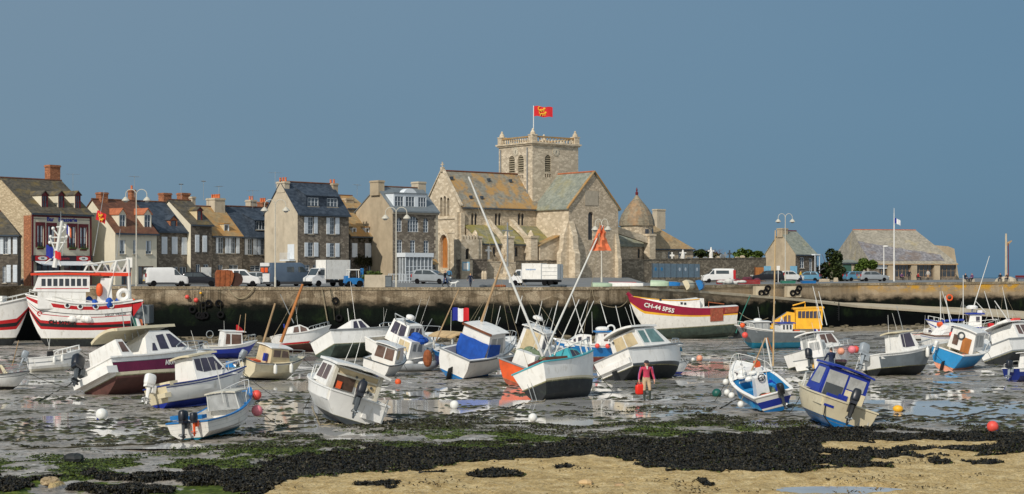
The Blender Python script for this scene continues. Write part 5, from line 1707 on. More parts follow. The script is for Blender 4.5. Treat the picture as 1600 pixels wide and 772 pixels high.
 def mark(s,body,size,x,t,side=-1,m="black",flip=False,dz=0.0,bold=.0):
  """lettering along the topsides"""
  x0,x1 = x-.06,x+.06
  a,b = Vector(s.pnt(x0,t,side)),Vector(s.pnt(x1,t,side));up = Vector(s.pnt(x,min(1,t+.12),side))-Vector(s.pnt(x,t,side))
  c0 = Vector(s.pnt(x,t,side))
  ex = (b-a).normalized()*(1 if side < 0 else -1)
  nz_ = ex.cross(up).normalized();ey = nz_.cross(ex).normalized()
  Mx = Matrix((ex,ey,nz_)).transposed().to_4x4();Mx.translation = c0+nz_*.02
  o = text(body,size,MT[m],s.hullo,(0,0,0),(0,0,0),bold=bold)
  o.matrix_basis = Mx
  return o
def fender(b,x,side,label,m="buoywhite",r=.07,h=.42,drop=.28,name="fender",ball=False,t=1.0):
 """hangs from the rail of a boat: a thing of its own"""
 p = b.M @ Vector(b.pnt(x,t,side));out = (b.Rm @ Vector((0,side,0)));out.z = 0
 if out.length > .01:out.normalize()
 q0 = p+out*(r*1.15)
 root = empty(name,q0-Vector((0,0,drop)),0,label,"buoy" if ball else "fender","fenders hanging on the boats")
 m_ = MB()
 if ball:m_.lathe([(.03,h*.62),(.05,h*.5)]+[(r*math.sin(a*PI/8),-r*math.cos(a*PI/8)) for a in range(7,0,-1)]+[(.01,-r)],12)
 else:m_.lathe([(.02,h*.62),(.03,h*.52),(r*.8,h*.44),(r,h*.34),(r,-h*.34),(r*.8,-h*.44),(.02,-h*.5)],10)
 m_.build("fender_body",MT[m],root,True,50)
 m_ = MB();m_.tube([(0,0,h*.6),tuple(p-(q0-Vector((0,0,drop))))],.012,4);m_.build("lanyard",MT["rope"],root)
 return root
def flag3(parent,loc,w,h,cols,sg=1,droop=.25,name="flag_cloth",rot=(0,0,0)):
 n = 12;m = MB()
 for i in range(n):
  for j in range(5):
   q = []
   for (a,b) in ((i,j),(i+1,j),(i+1,j+1),(i,j+1)):
    f = a/n;g = b/5
    q.append((sg*w*f,.10*w*math.sin(f*8+g)*f,h*(g-1)-droop*f*f*h+.05*math.sin(f*9)*h))
   m.k = min(len(cols)-1,int(i/n*len(cols)))
   m.poly(q)
 o = m.build(name,[MT[c] for c in cols],parent,True)
 o.location = loc;o.rotation_euler = rot
 return o
# ================================================================== BOATS, FRONT ROW
# --- white open boat with blue gunwale and two dark outboards
b = Boat("motor_boat","white clinker motorboat with blue gunwale and two dark outboards, nearest on the left",260,393,691,66,-6,-4,BL=.5,DL=.2,zf=1.12,tw=.94,sheer=.95,wl=.22,bottom="tealbot",bands=((.3,"white"),(.31,"grey"),(.55,"white"),(.56,"grey"),(.8,"white"),(.81,"grey"),(1,"white")),deck=.66,floor=.35,rub="blue",inm="white",deckm="blue")
b.cabin([(.60,.2),(.58,.345),(.76,.335),(.86,.21)],.78,.66,"perspex",[[(.61,.225),(.60,.33),(.67,.328),(.68,.225)],[(.69,.225),(.685,.328),(.755,.325),(.80,.235)]],[(2,2,.05,.1,.92)],pane="perspex",name="windscreen")
b.roof(.56,.79,.345,.72,.014,"offwhite")
b.posts([((.6,.72,.2),(.58,.66,.345)),((.6,-.72,.2),(.58,-.66,.345)),((.69,.72,.2),(.69,.66,.345)),((.69,-.72,.2),(.69,-.66,.345))],.008)
b.rail(.72,.09,"steel")
b.outboard(-.05,.19,12,"cowl","dgrey");b.outboard(-.5,.15,8,"cowl","orange")
b.box(.02,.1,-.55,.1,.19,.222,"blue","motor_pad");b.box(.28,.36,-.7,.7,.1,.15,"white","thwart");b.box(.0,.05,.4,.86,.2,.235,"blue","stern_seat")
q = b.local(394,633);fender(b,.93,-1,"coral red ball fender on the bow of the white and blue motorboat","coral",.17,.2,.12,"mooring_buoy",True)
fender(b,.88,-1,"large faded pink ball fender low on the bow of the white and blue motorboat","pink",.19,.3,.55,"mooring_buoy",True)
# --- white cuddy with a white outboard and blue underside
b = Boat("motor_boat","white cabin boat with tinted windows, blue underside and a white outboard, behind the blue-gunwaled motorboat",224,384,641,48,-10,-4,BL=.42,DL=.23,zf=1.1,wl=.28,bottom="cobalt",bands=((.8,"gel"),(.86,"navy"),(1,"gel")),trans="cream",deck=.42,floor=.5,rub="navy")
b.cabin([(.34,.2),(.35,.42),(.62,.42),(.74,.25),(.86,.22)],.84,.66,"gel",[[(.365,.30),(.365,.40),(.435,.40),(.435,.28)],[(.445,.275),(.445,.40),(.52,.40),(.54,.28)],[(.55,.28),(.53,.40),(.60,.40),(.70,.275)]],[(2,2,.06,.08,.94,"greenglass")],pane="smoke")
b.roof(.30,.65,.42,.74,.018,"cream",.012)
b.rail(.66,.08,"steel");b.outboard(-.1,.2,22,"gel","gel");b.box(.0,.09,-.95,.95,.2,.235,"cream","aft_locker")
b.box(-.07,.0,-.9,-.3,.1,.14,"cream","swim_platform")
# --- maroon cruiser
b = Boat("cabin_cruiser","maroon hulled cabin cruiser with curved white hardtop, heeled over onto its far side",118,332,621,54,-21,0,BL=.42,DL=.23,tw=.92,wl=.44,bottom="brownbot",boot="cream",bands=((.62,"maroon"),(.66,"dgrey"),(1,"gel")),trans="gel",deck=.5,floor=.55,rub="gel",sheer=.3)
b.cabin([(.30,.22),(.36,.38),(.42,.43),(.60,.43),(.74,.27),(.90,.235)],.84,.62,"gel",[[(.45,.28),(.46,.39),(.53,.40),(.53,.28)],[(.56,.29),(.56,.40),(.60,.40),(.70,.29)],[(.37,.27),(.40,.33),(.42,.33),(.42,.27)]],[(3,2,.06,.06,.94)],pane="smoke")
b.roof(.12,.66,.43,.7,.02,"cream",.02,crown=.03)
b.cabin([(.08,.2),(.08,.37),(.14,.37),(.20,.2)],.88,.7,"gel",[[(.095,.27),(.095,.35),(.135,.35),(.155,.27)]],[],pane="brownglass",name="aft_screen")
b.outboard(.45,.17,30,"cowl","dgrey",steer=10);b.rail(.6,.07,"alu");b.skeg("greenbot",.09,.12,.5)
b.box(-.09,.0,-.9,.9,.12,.17,"gel","swim_platform")
b.mark("ARVOR",.30,.5,.70,-1,"white",bold=.01)
b.pole(196,530,190,482,.03,.015,"alu","aerial_whip");b.pole(218,528,204,488,.02,.012,"alu","aerial_whip")
fr_ = b.pole(209,540,203,490,.018,.012,"alu","flag_staff",.3,.3)
fl = flag3(b.root,b.local(206,497),.6,.42,("greenrope","flagwhite","flagorange"),1,.2,"ensign")
# --- left edge white boat
b = Boat("motor_boat","small white motorboat with cabin cut off by the left edge of the picture",-70,46,613,20,-8,0,BL=.4,DL=.24,wl=.3,bottom="black",bands=((.7,"gel"),(.75,"dgrey"),(1,"gel")),deck=.5)
b.cabin([(.5,.2),(.5,.42),(.66,.42),(.78,.24)],.76,.62,"cream",[[(.53,.28),(.53,.39),(.63,.39),(.68,.28)]],[(2,2,.06,.1,.92)],pane="brownglass")
b.pole(19,572,29,532,.02,.02,"oldwood","boat_hook");b.rail(.7,.07)
# --- grey outboard RIB
b = Boat("dinghy","low white open dinghy with silver outboard and dark console below the large trawler",40,127,583,30,-3,-3,BL=.42,DL=.32,zf=1.2,wl=.25,bottom="offwhite",bands=((.5,"gel"),(.6,"grey"),(1,"gel")),deck=.75,floor=.4,rub="gel")
b.outboard(0,.24,28,"greycowl","greycowl");b.box(.36,.5,-.35,.35,.12,.36,"rubber","console",.02);b.rail(.5,.09,"gel",r=.01)
for k,(x,lab) in enumerate(((.45,"white cylinder fender amidships on the low open dinghy"),(.62,"white cylinder fender nearer the bow of the low open dinghy"))):
 fender(b,x,-1,lab,"buoywhite",.09,.4,.25)
# --- big white cabin boat, stern on
b = Boat("motor_boat","white cabin boat seen from astern with beige lined open wheelhouse and black outboard, leaning right",480,609,667,114,18,-4,BL=.56,DL=.25,tw=.92,wl=.24,bottom="dgrey",bands=((1,"gel"),),deck=.5,floor=.6,rub="gel",sheer=.25)
bl = b.cabin([(.22,.2),(.20,.44),(.52,.45),(.62,.24)],.84,.78,"gel",[[(.26,.30),(.25,.42),(.36,.42),(.38,.30)],[(.4,.30),(.39,.42),(.5,.42),(.54,.30)]],[(0,1,.04,.45,.95,"beige"),(2,2,.05,.2,.9)],pane="brownglass")
w = b.B/2
m = MB();m.slab([(b.X(.21)-.02,.62*w,.26*b.L),(b.X(.21)-.02,.02*w,.26*b.L),(b.X(.205)-.02,.02*w,.37*b.L),(b.X(.205)-.02,.62*w,.37*b.L)],(-.02,0,0));m.build("doorway_dark_panel",MT["mesh"],b.root)  # flat dark panel painted as the shaded interior of the open wheelhouse
m = MB()
for y in (.68,-.72):m.box(b.X(.205)-.07,b.X(.205)-.02,(y-.05)*w,(y+.05)*w,.22*b.L,.45*b.L)
m.box(b.X(.205)-.06,b.X(.205)-.025,-.66*w,.62*w,.37*b.L,.385*b.L);m.build("door_frame",MT["offwhite"],b.root)
b.roof(.08,.56,.445,.86,.02,"gel",0,crown=.02)
b.outboard(.12,.21,18,"cowl","dgrey",steer=-12)
b.wheel(.19,-.25,.31,.035,"dgrey");m = MB();m.lathe([(.09,0),(.1,.06)],14,(b.X(.19)-.1,-.3*w,.32*b.L),'x');m.build("speaker_ring",MT["offwhite"],b.root)
b.box(.19,.215,.4,.55,.26,.32,"orange","fuel_can")
b.box(.0,.16,-.95,.95,.16,.238,"gel","aft_deck");b.rail(.62,.09,"steel");b.box(-.04,.0,-.85,-.2,.1,.2,"gel","swim_platform")
b.stick([(.01,-.78,.235),(-.05,-.8,.3),(-.05,-.8,.1),(-.01,-.8,.04)],.005,"alu","boarding_ladder")
m = MB()
for y,z in ((-.45,.30),(-.5,.34),(-.2,.39),(.02,.39),(-.55,.29)):m.lathe([(.05,0),(.05,.04)],8,(b.X(.205)-.06,y*w,z*b.L),'x')
m.build("gauges",MT["dgrey"],b.root)
# --- second white boat behind it
b = Boat("motor_boat","white boat with blue underside half hidden behind the big stern-on cabin boat",566,634,592,78,17,0,BL=.42,DL=.24,wl=.3,bottom="cobalt",bands=((1,"gel"),),deck=.5)
b.cabin([(.25,.2),(.24,.44),(.55,.45),(.66,.25)],.82,.72,"gel",[[(.3,.3),(.3,.42),(.4,.42),(.4,.3)]],[(0,2,.08,.3,.92,"brownglass")],pane="beige");b.roof(.18,.6,.45,.8);b.rail(.65)
b.stick([(.3,-.5,.45),(.3,-.5,.6)],.004,"alu","aerial_whip")
# --- teal and white fishing boat with tall mast
b = Boat("fishing_boat","white fishing boat with teal rails, black bottom and tall white mast raked to the left",800,927,628,54,-21,0,BL=.44,DL=.33,zf=1.28,tw=.84,wl=.48,bottom="bottom",boot=None,bands=((.1,"cream"),(1,"gel")),trans="white",deck=.45,floor=.6,rub="teal",inm="teal",deckm="teal",hard=False,sheer=.4)
b.cabin([(.5,.22),(.52,.36),(.66,.35),(.78,.26)],.62,.5,"teal",[[(.54,.28),(.55,.345),(.65,.335),(.71,.28)]],[(2,2,.1,.1,.9)],pane="smoke")
b.rail(.62,.12,"steel",r=.006)
b.pole(848,557,732,276,.06,.04,"steel","mast",0,0,[(1.0,826,575,-1),(.97,872,566,.5),(.6,905,560,.4)])
b.pole(849,556,942,352,.05,.032,"steel","boom",.1,.3,[(.95,905,563,.3)])
b.pole(860,520,872,470,.02,.02,"steel","derrick_leg");b.pole(866,555,905,468,.03,.02,"steel","derrick_leg")
b.box(.05,.4,-.75,-.55,.24,.29,"brownwood","side_locker");b.box(.1,.4,-.2,.4,.15,.3,"redbot","fish_hatch")
b.stick([(-.02,.3,.0),(-.02,.3,.22),(-.02,.1,.22),(-.02,.1,0)],.004,"alu","boarding_ladder")
q = b.local(938,388)
fl = empty("pennant",P(937,352,b.Yb+.3),0,"ragged orange marker cloth hanging from the spar in front of the church","marker flag")
m = MB();rr = random.Random(2)
mm = b.Yb/F
prev = None
for i in range(8):
 z =-i*5.6*mm;wl_,wr_ = (-.5-2.2*i)*mm*(1 if i > 1 else .8),(5+1.9*i+rr.uniform(-2,2))*mm
 row_ = [(wl_+(wr_-wl_)*k/5,.12*math.sin(k*2+i),z-.03*rr.random()) for k in range(6)]
 if prev:
  for k in range(5):m.poly([prev[k],prev[k+1],row_[k+1],row_[k]])
 prev = row_
m.build("pennant_cloth",MT["flagorange"],fl,True)
m = MB();m.tube([(0,0,.1),(-.02,0,-1.2)],.02,5);m.build("pennant_stick",MT["oldwood"],fl)
# --- white cruiser right of it
b = Boat("cabin_cruiser","white cabin cruiser with tinted green windows showing its dark bottom, behind the man in red",927,1066,597,50,-21,0,BL=.44,DL=.25,tw=.92,wl=.36,bottom="bottom",bands=((.12,"dgrey"),(.14,"grey"),(.92,"gel"),(1,"grey")),trans="gel",deck=.42,floor=.6,rub="grey",sheer=.25)
b.cabin([(.26,.24),(.22,.44),(.52,.45),(.68,.28),(.86,.255)],.84,.68,"gel",[[(.27,.3),(.25,.42),(.34,.42),(.35,.3)],[(.38,.3),(.37,.43),(.50,.43),(.58,.3)]],[(2,2,.06,.08,.94,"greenglass"),(0,2,.12,.35,.92,"beige")],pane="greenglass")
b.roof(.16,.55,.45,.76,.018,"gel",0,crown=.02);b.rail(.7,.05);b.rudder()
b.box(-.05,.0,-.85,.85,.12,.17,"gel","swim_platform")
m = MB()
for t_ in (.26,.36):m.lathe([(.06,0),(.06,.03)],10,(b.X(.215),t_*b.B,.4*b.L),'x')
m.build("deck_lights",MT["dgrey"],b.root)
p = b.pnt(.86,.78,-1);m = MB();m.box(p[0]-.12,p[0]+.12,p[1]-.03,p[1]-.015,p[2]-.12,p[2]+.12);m.build("hull_badge",MT["tealbot"],b.root)
# --- blue tarp boat
b = Boat("fishing_boat","white boat with a bright blue boot stripe and blue tarpaulin over its wheelhouse, leaning right",685,806,595,58,19,-3,BL=.46,DL=.31,zf=1.22,tw=.88,wl=.2,bottom="blue",boot="blue",bands=((.88,"gel"),(.93,"dgrey"),(1,"gel")),trans="gel",deck=.45,floor=.6,rub="grey",sheer=.35)
b.cabin([(.30,.22),(.28,.47),(.58,.45),(.66,.25)],.86,.76,"gel",[[(.34,.28),(.33,.42),(.42,.42),(.42,.28)],[(.46,.28),(.45,.42),(.55,.42),(.58,.28)]],[(2,2,.06,.1,.9)],pane="perspex")
b.roof(.27,.62,.46,.86,.012,"gel");b.box(.262,.272,-.86,.86,.455,.475,"brownwood","roof_edge")
w = b.B/2
m = MB();
for i in range(6):
 for j in range(5):
  q = []
  for a,c_ in ((i,j),(i+1,j),(i+1,j+1),(i,j+1)):
   y = (-.84+1.68*a/6);z = .225+.235*c_/5
   q.append((b.X(.27)-.05*(1+math.sin(a*2.1+c_)),y*w,z*b.L))
  m.poly(q)
m.slab([(b.X(.28),-.9*w,.25*b.L),(b.X(.52),-.88*w,.28*b.L),(b.X(.50),-.85*w,.44*b.L),(b.X(.28),-.87*w,.46*b.L)],(0,-.02,0))
m.build("tarpaulin",MT["royal"],b.root,True)
b.pole(746,520,789,398,.08,.05,"oldwood","mast",0,0,[(.7,723,520,0),(.7,728,523,0),(.75,766,512,.5),(.75,800,540,.5)])
b.rudder("bottom");b.rail(.6,.07)
b.pole(772,520,782,496,.02,.02,"alu","exhaust_pipe");b.box(-.012,.0,-.5,.3,.12,.13,"brownwood","transom_batten")
# --- orange scruffy work boat with nets
b = Boat("work_boat","scruffy grey and orange work boat piled with green nets, beside the blue tarpaulin boat",779,890,605,66,18,0,BL=.44,DL=.22,tw=.9,wl=.25,bottom="rustpaint",bands=((1,"orange"),),trans="orange",deck=.55,floor=.6,rub="grey",deckm="grey",inm="grey",hard=False)
m = MB();rr = random.Random(11)
for k in range(14):m.ell((b.X(rr.uniform(.18,.5)),rr.uniform(-.6,.6)*b.B/2,(.22+rr.uniform(0,.09))*b.L),(rr.uniform(.25,.5),rr.uniform(.25,.45),rr.uniform(.14,.3)),1,9,6)
m.build("net_pile",MT["net"],b.root)
b.cabin([(.08,.2),(.08,.33),(.2,.33),(.24,.2)],.5,.45,"white",[],[],name="engine_box")
# --- white pilothouse boat behind it
b = Boat("fishing_boat","white wheelhouse boat with radar mast leaning right behind the green nets",784,868,582,66,21,0,BL=.42,DL=.24,wl=.3,bottom="redbot",bands=((1,"gel"),),deck=.45)
b.cabin([(.3,.22),(.27,.55),(.55,.56),(.60,.4),(.68,.25)],.8,.7,"gel",[[(.32,.36),(.31,.52),(.40,.52),(.40,.36)],[(.44,.40),(.43,.52),(.53,.53),(.56,.40)]],[(0,1,.1,.05,.95,"beige"),(2,2,.06,.1,.9)],pane="smoke")
b.roof(.22,.58,.56,.78);b.rail(.6);b.stick([(.35,.2,.56),(.35,.2,.68)],.008,"gel","radar_mast");
m = MB();m.lathe([(.3,0),(.32,.1),(.2,.2),(.02,.22)],12,b.v(.35,.2,.68));m.build("radar_dome",MT["gel"],b.root)
b.posts([((.25,.5,.57),(.25,.5,.64)),((.25,-.5,.57),(.25,-.5,.64)),((.25,.5,.64),(.25,-.5,.64)),((.5,-.5,.57),(.5,-.5,.62)),((.25,-.5,.64),(.5,-.5,.62))],.006,"alu","roof_rail")
b.pole(806,505,816,462,.03,.02,"steel","aerial_whip");b.pole(838,510,847,470,.03,.02,"steel","aerial_whip")
b.box(.4,.5,-.85,-.7,.28,.36,"greenrope","fish_box")
# --- blue stern boat between
b = Boat("dinghy","small sky blue boat with a white stripe tilted up behind the teal railed fishing boat",834,896,578,108,-24,0,BL=.44,DL=.28,wl=.3,bottom="skyblue",bands=((.5,"skyblue"),(.65,"white"),(1,"skyblue")),deck=.5,inm="skyblue",deckm="skyblue",rub="skyblue")
b.box(.1,.4,-.6,.6,.26,.36,"white","engine_box")
# --- blue hull, red bottom
b = Boat("fishing_boat","blue fishing boat with oxide red bottom and stepped white wheelhouse, behind the white cruiser",864,970,572,188,0,0,BL=.36,DL=.36,zf=1.33,tw=.8,wl=.46,bottom="redbot",bands=((.78,"blue"),(1,"gel")),deck=.3,rub="white",sheer=.35,hard=False,sink=.1)
b.cabin([(.45,.24),(.46,.40),(.62,.41),(.70,.39),(.92,.28),(.92,.26)],.74,.62,"gel",[[(.49,.31),(.49,.38),(.54,.38),(.54,.31)],[(.63,.31),(.63,.38),(.69,.37),(.69,.31)],[(.73,.30),(.73,.36),(.77,.35),(.77,.30)]],[(3,3,.06,.1,.6)],pane="smoke")
b.cabin([(.14,.24),(.14,.43),(.34,.43),(.38,.25)],.6,.55,"gel",[[(.17,.32),(.17,.41),(.24,.41),(.24,.32)]],[(0,2,.1,.4,.9)],pane="brownglass",name="wheelhouse")
b.roof(.10,.40,.43,.68,.014,"blue");m = MB();m.ell(b.v(.25,0,.47),(.45,.45,.18),.8);m.build("radar_dome",MT["gel"],b.root);m = MB();m.torus(b.v(.1,0,.47),.25,.06,'y');m.build("life_ring",MT["gel"],b.root)
for a in ((911,520,893,458),(893,540,918,470),(948,505,938,470),(905,520,928,470)):b.pole(*a,.035,.02,"steel","spar",.2,.2)
for k,(x,lab) in enumerate(((.38,"orange buoy on the wheelhouse of the blue fishing boat, left one"),(.2,"orange buoy on the wheelhouse of the blue fishing boat, right one"))):fender(b,x,1,lab,"coral",.16,.2,.05,"mooring_buoy",True)
# --- small white sailing boat behind the cruiser
b = Boat("sailing_boat","small white sailing boat with blue bottom half hidden behind the white cruiser",1008,1078,590,24,-8,0,BL=.38,DL=.26,wl=.28,bottom="cobalt",bands=((1,"gel"),),deck=.4,Y=94)
b.cabin([(.3,.24),(.32,.36),(.55,.35),(.72,.27)],.7,.55,"gel",[[(.36,.29),(.36,.34),(.54,.33),(.6,.29)]],[],pane="smoke");b.rail(.75,.1);b.outboard(.2,.13,20,"cowl")
b.pole(1000,540,984,476,.03,.02,"steel","mast",2,2);b.pole(978,545,962,478,.03,.02,"steel","mast",2,2)
m = MB();m.ell(b.v(.45,0,.4),(.4,.4,.16),.9);m.build("radar_dome",MT["gel"],b.root)
# --- cream boat with blue framed wheelhouse
b = Boat("motor_boat","cream motorboat with blue underside and blue framed wheelhouse, stern on at the right, black outboard",1248,1372,674,99,19,-3,BL=.52,DL=.24,tw=.92,wl=.24,bottom="blue",boot="blue",bands=((1,"cream"),),deck=.46,floor=.6,rub="cream",sheer=.25,inm="cream",deckm="cream")
w = b.B/2
b.cabin([(.26,.2),(.24,.49),(.50,.49),(.60,.26)],.80,.74,"cobalt",[[(.30,.32),(.29,.46),(.46,.46),(.52,.32)]],[(2,2,.05,.2,.9)],pane="perspex")
def backpane(b,x0,x1,y0,y1,z0,z1,m_,nm,th=.02):
 m = MB();fx = lambda z:b.X(x0+(x1-x0)*(z-.2)/.34)-.012
 m.slab([(fx(z0),y1*b.B/2,z0*b.L),(fx(z0),y0*b.B/2,z0*b.L),(fx(z1),y0*b.B/2,z1*b.L),(fx(z1),y1*b.B/2,z1*b.L)],(-th,0,0));return m.build(nm,MT[m_],b.root)
backpane(b,.26,.24,.02,.68,.25,.46,"perspex","canvas_window");backpane(b,.26,.24,-.64,-.06,.35,.455,"perspex","canvas_window")
backpane(b,.26,.24,-.76,-.06,.22,.34,"cream","bulkhead");backpane(b,.26,.24,.04,.66,.24,.35,"dgrey","lower_canvas",.03)
b.roof(.2,.53,.49,.82,.016,"cobalt",0,crown=.015);b.outboard(.02,.21,16,"cowl","black",steer=-15)
backpane(b,.26,.24,-.2,.12,.2,.29,"cobalt","canvas_flap",.05)
b.box(.0,.2,-.95,.95,.16,.245,"cream","aft_deck");b.box(-.03,.0,.52,.86,.16,.27,"cobalt","stern_pocket");b.rail(.58,.1,"steel")
b.stick([(-.02,-.45,.21),(-.02,-.75,.21),(-.02,-.75,.08),(-.02,-.45,.08),(-.02,-.45,.21)],.005,"alu","boarding_ladder")
b.stick([(-.03,.8,.16),(-.04,.76,.08),(-.06,.3,-.01)],.005,"black","mooring_line")
fender(b,.62,-1,"white fender on the low rail of the cream boat with the blue wheelhouse","buoywhite",.08,.36,.1)
# --- blue and white open boat with pole mast
b = Boat("fishing_boat","open blue and white fishing boat with turquoise interior and a tall thin yellow pole",1140,1239,647,101,-13,-11,BL=.54,DL=.26,tw=.86,wl=.3,bottom="blue",boot="white",bands=((.55,"cobalt"),(1,"gel")),deck=.62,floor=.35,rub="gel",inm="skyblue",deckm="gel",sheer=.4,hard=False)
b.outboard(-.25,.19,10,"black","dgrey");b.box(.3,.42,-.3,.3,.1,.36,"gel","console",.01);b.wheel(.29,.0,.36,.04)
b.cabin([(.62,.24),(.64,.37),(.78,.36),(.88,.3)],.6,.5,"gel",[[(.66,.29),(.67,.35),(.77,.34),(.8,.3)]],[],pane="smoke")
b.box(.1,.2,-.8,.8,.1,.17,"skyblue","thwart");b.box(.45,.55,-.8,.8,.1,.18,"skyblue","thwart")
b.pole(1208,572,1211.5,360,.036,.024,"tan","mast",.5,.5);b.pole(1196,528,1172,585,.03,.03,"oldwood","mast_brace",.5,0);b.pole(1197,528,1207,582,.035,.035,"steel","mast_brace",.5,.5);b.pole(1199,528,1209,556,.03,.03,"wood","mast_brace",.5,.8)
m = MB();rr = random.Random(5)
for k in range(9):m.ell((b.X(rr.uniform(.5,.75)),rr.uniform(-.4,.6)*b.B/2,(.27+rr.uniform(0,.1))*b.L),(rr.uniform(.1,.2),rr.uniform(.1,.2),rr.uniform(.08,.16)),1,8,5)
m.build("net_floats",MT["buoywhite"],b.root)
b.box(.64,.72,-.5,-.3,.36,.43,"orange","fish_box");b.rail(.6,.1,"steel")
for k,(x,lab) in enumerate(((.8,"white ball fender nearest the bow of the turquoise lined fishing boat"),(.62,"white ball fender amidships on the turquoise lined fishing boat"),(.45,"white ball fender aft of two others on the turquoise lined fishing boat"),(.2,"white ball fender near the stern corner of the turquoise lined fishing boat"))):
 fender(b,x,1,lab,"buoywhite",.13,.2,.32+.1*(k % 2),"mooring_buoy",True)
# --- grey pilothouse
b = Boat("motor_boat","grey hulled motorboat with white wheelhouse and large silver outboard, bow to the right",1342,1459,591,31,-9,-2,BL=.4,DL=.29,zf=1.12,tw=.9,wl=.4,bottom="bottom",bands=((.8,"slategrey"),(1,"gel")),trans="gel",deck=.45,floor=.55,rub="gel",sheer=.3)
b.cabin([(.40,.24),(.40,.47),(.60,.49),(.70,.33),(.74,.27)],.78,.64,"gel",[[(.42,.32),(.42,.46),(.46,.465),(.46,.31)],[(.47,.31),(.47,.465),(.59,.475),(.63,.32)]],[(2,2,.06,.08,.92)],pane="smoke")
b.roof(.34,.64,.475,.74,.018,"cream",.012);b.rail(.68,.07);b.outboard(0,.24,25,"greycowl","greycowl");b.box(.0,.12,-.9,.9,.2,.25,"gel","aft_locker")
b.pole(1411,516,1401,478,.022,.014,"alu","aerial_whip");fender(b,.80,-1,"white cylinder fender on the side of the grey hulled motorboat","buoywhite",.11,.55,.32)
# --- sky blue boat
b = Boat("fishing_boat","sky blue fishing boat with white wheelhouse and varnished door, leaning right",1455,1547,580,52,17,0,BL=.46,DL=.27,zf=1.12,tw=.92,wl=.3,bottom="peach",boot="skyblue",bands=((1,"skyblue"),),trans="skyblue",deck=.45,floor=.7,rub="white",hard=False,sheer=.35)
b.cabin([(.34,.22),(.32,.46),(.58,.45),(.66,.26)],.72,.62,"gel",[[(.37,.3),(.36,.43),(.44,.43),(.44,.3)],[(.47,.3),(.46,.43),(.56,.42),(.6,.3)]],[(2,2,.06,.1,.92)],pane="perspex")
backpane(b,.34,.32,-.5,-.02,.24,.42,"wood","door");backpane(b,.34,.32,.2,.5,.3,.42,"brownglass","window");m = MB();m.torus(b.v(.318,.1,.38),.2,.05,'x');m.build("life_ring",MT["dgrey"],b.root)
b.roof(.28,.62,.455,.74);b.rail(.6,.08,"steel");b.rudder("bottom");b.box(-.02,.0,.35,.6,.12,.22,"white","motor_bracket")
b.outboard(.55,.12,5,"gel","gel");b.skeg("bottom",.06)
# --- white cabin boat with pink fenders
b = Boat("cabin_cruiser","white cabin cruiser with a maroon waterline and pink ball fenders, dark outboard, heeled away",1224,1332,580,40,-14,0,BL=.42,DL=.26,wl=.34,bottom="bottom",boot="maroon",bands=((.7,"gel"),(.73,"dgrey"),(.85,"gel"),(.87,"grey"),(1,"gel")),trans="gel",deck=.42,floor=.6,rub="grey",sheer=.25,Y=99)
b.cabin([(.3,.25),(.28,.46),(.56,.47),(.68,.31),(.8,.27)],.82,.66,"gel",[[(.33,.33),(.32,.44),(.42,.445),(.42,.33)],[(.45,.33),(.44,.445),(.55,.45),(.61,.33)]],[(2,2,.06,.1,.92),(0,2,.1,.3,.9,"perspex")],pane="brownglass")
b.roof(.2,.6,.465,.74,.016,"gel");b.rail(.62,.08)
b.pole(1285,508,1270,447,.03,.02,"steel","aerial_whip");b.pole(1292,508,1279,455,.025,.02,"steel","aerial_whip")
fl = flag3(b.root,b.local(1272,514),.5,.35,("flagblue","flagwhite","flagred"),1,.2,"ensign")
for x,lab,mt_,rr_ in ((.97,"coral ball fender at the bow tip of the white cruiser with pink fenders","coral",.22),(.82,"pale pink ball fender on the forward side of the white cruiser","pink",.24),(.55,"peach ball fender amidships on the white cruiser beside the man in navy","peach",.22)):
 fender(b,x,-1,lab,mt_,rr_,.3,.28,"mooring_buoy",True)
b = Boat("motor_boat","small grey bottomed white motorboat with a dark outboard in front of the pink fendered cruiser",1240,1306,586,55,-10,0,BL=.46,DL=.26,tw=.92,wl=.34,bottom="dgrey",bands=((.2,"slategrey"),(1,"gel")),trans="gel",deck=.6,floor=.5,rub="grey")
b.outboard(-.5,.26,15,"cowl","dgrey");b.cabin([(.4,.24),(.4,.56),(.56,.55),(.64,.26)],.6,.5,"gel",[[(.44,.4),(.44,.52),(.54,.51),(.57,.4)]],[(0,2,.1,.5,.9)],pane="perspex",name="console");b.rail(.3,.16,"steel");b.stick([(.0,-.5,.26),(-.08,-.6,.1)],.012,"yellow","yellow_strap")
b = Boat("work_boat","small dark boat under a black canopy frame with rusty tubes, behind the maroon cruiser",128,196,574,30,0,0,BL=.42,DL=.24,wl=.3,bottom="black",bands=((1,"dgrey"),),deck=.5,rub="rubber",inm="dgrey",deckm="dgrey",Y=82)
b.posts([((.2,.8,.22),(.2,.7,.5)),((.2,-.8,.22),(.2,-.7,.5)),((.2,.7,.5),(.2,-.7,.5)),((.6,.7,.22),(.6,.6,.52)),((.6,-.7,.22),(.6,-.6,.52)),((.2,-.8,.25),(.6,-.6,.5)),((.2,-.7,.5),(.6,-.7,.25))],.014,"rust");b.roof(.18,.66,.5,.72,.012,"black",.02)
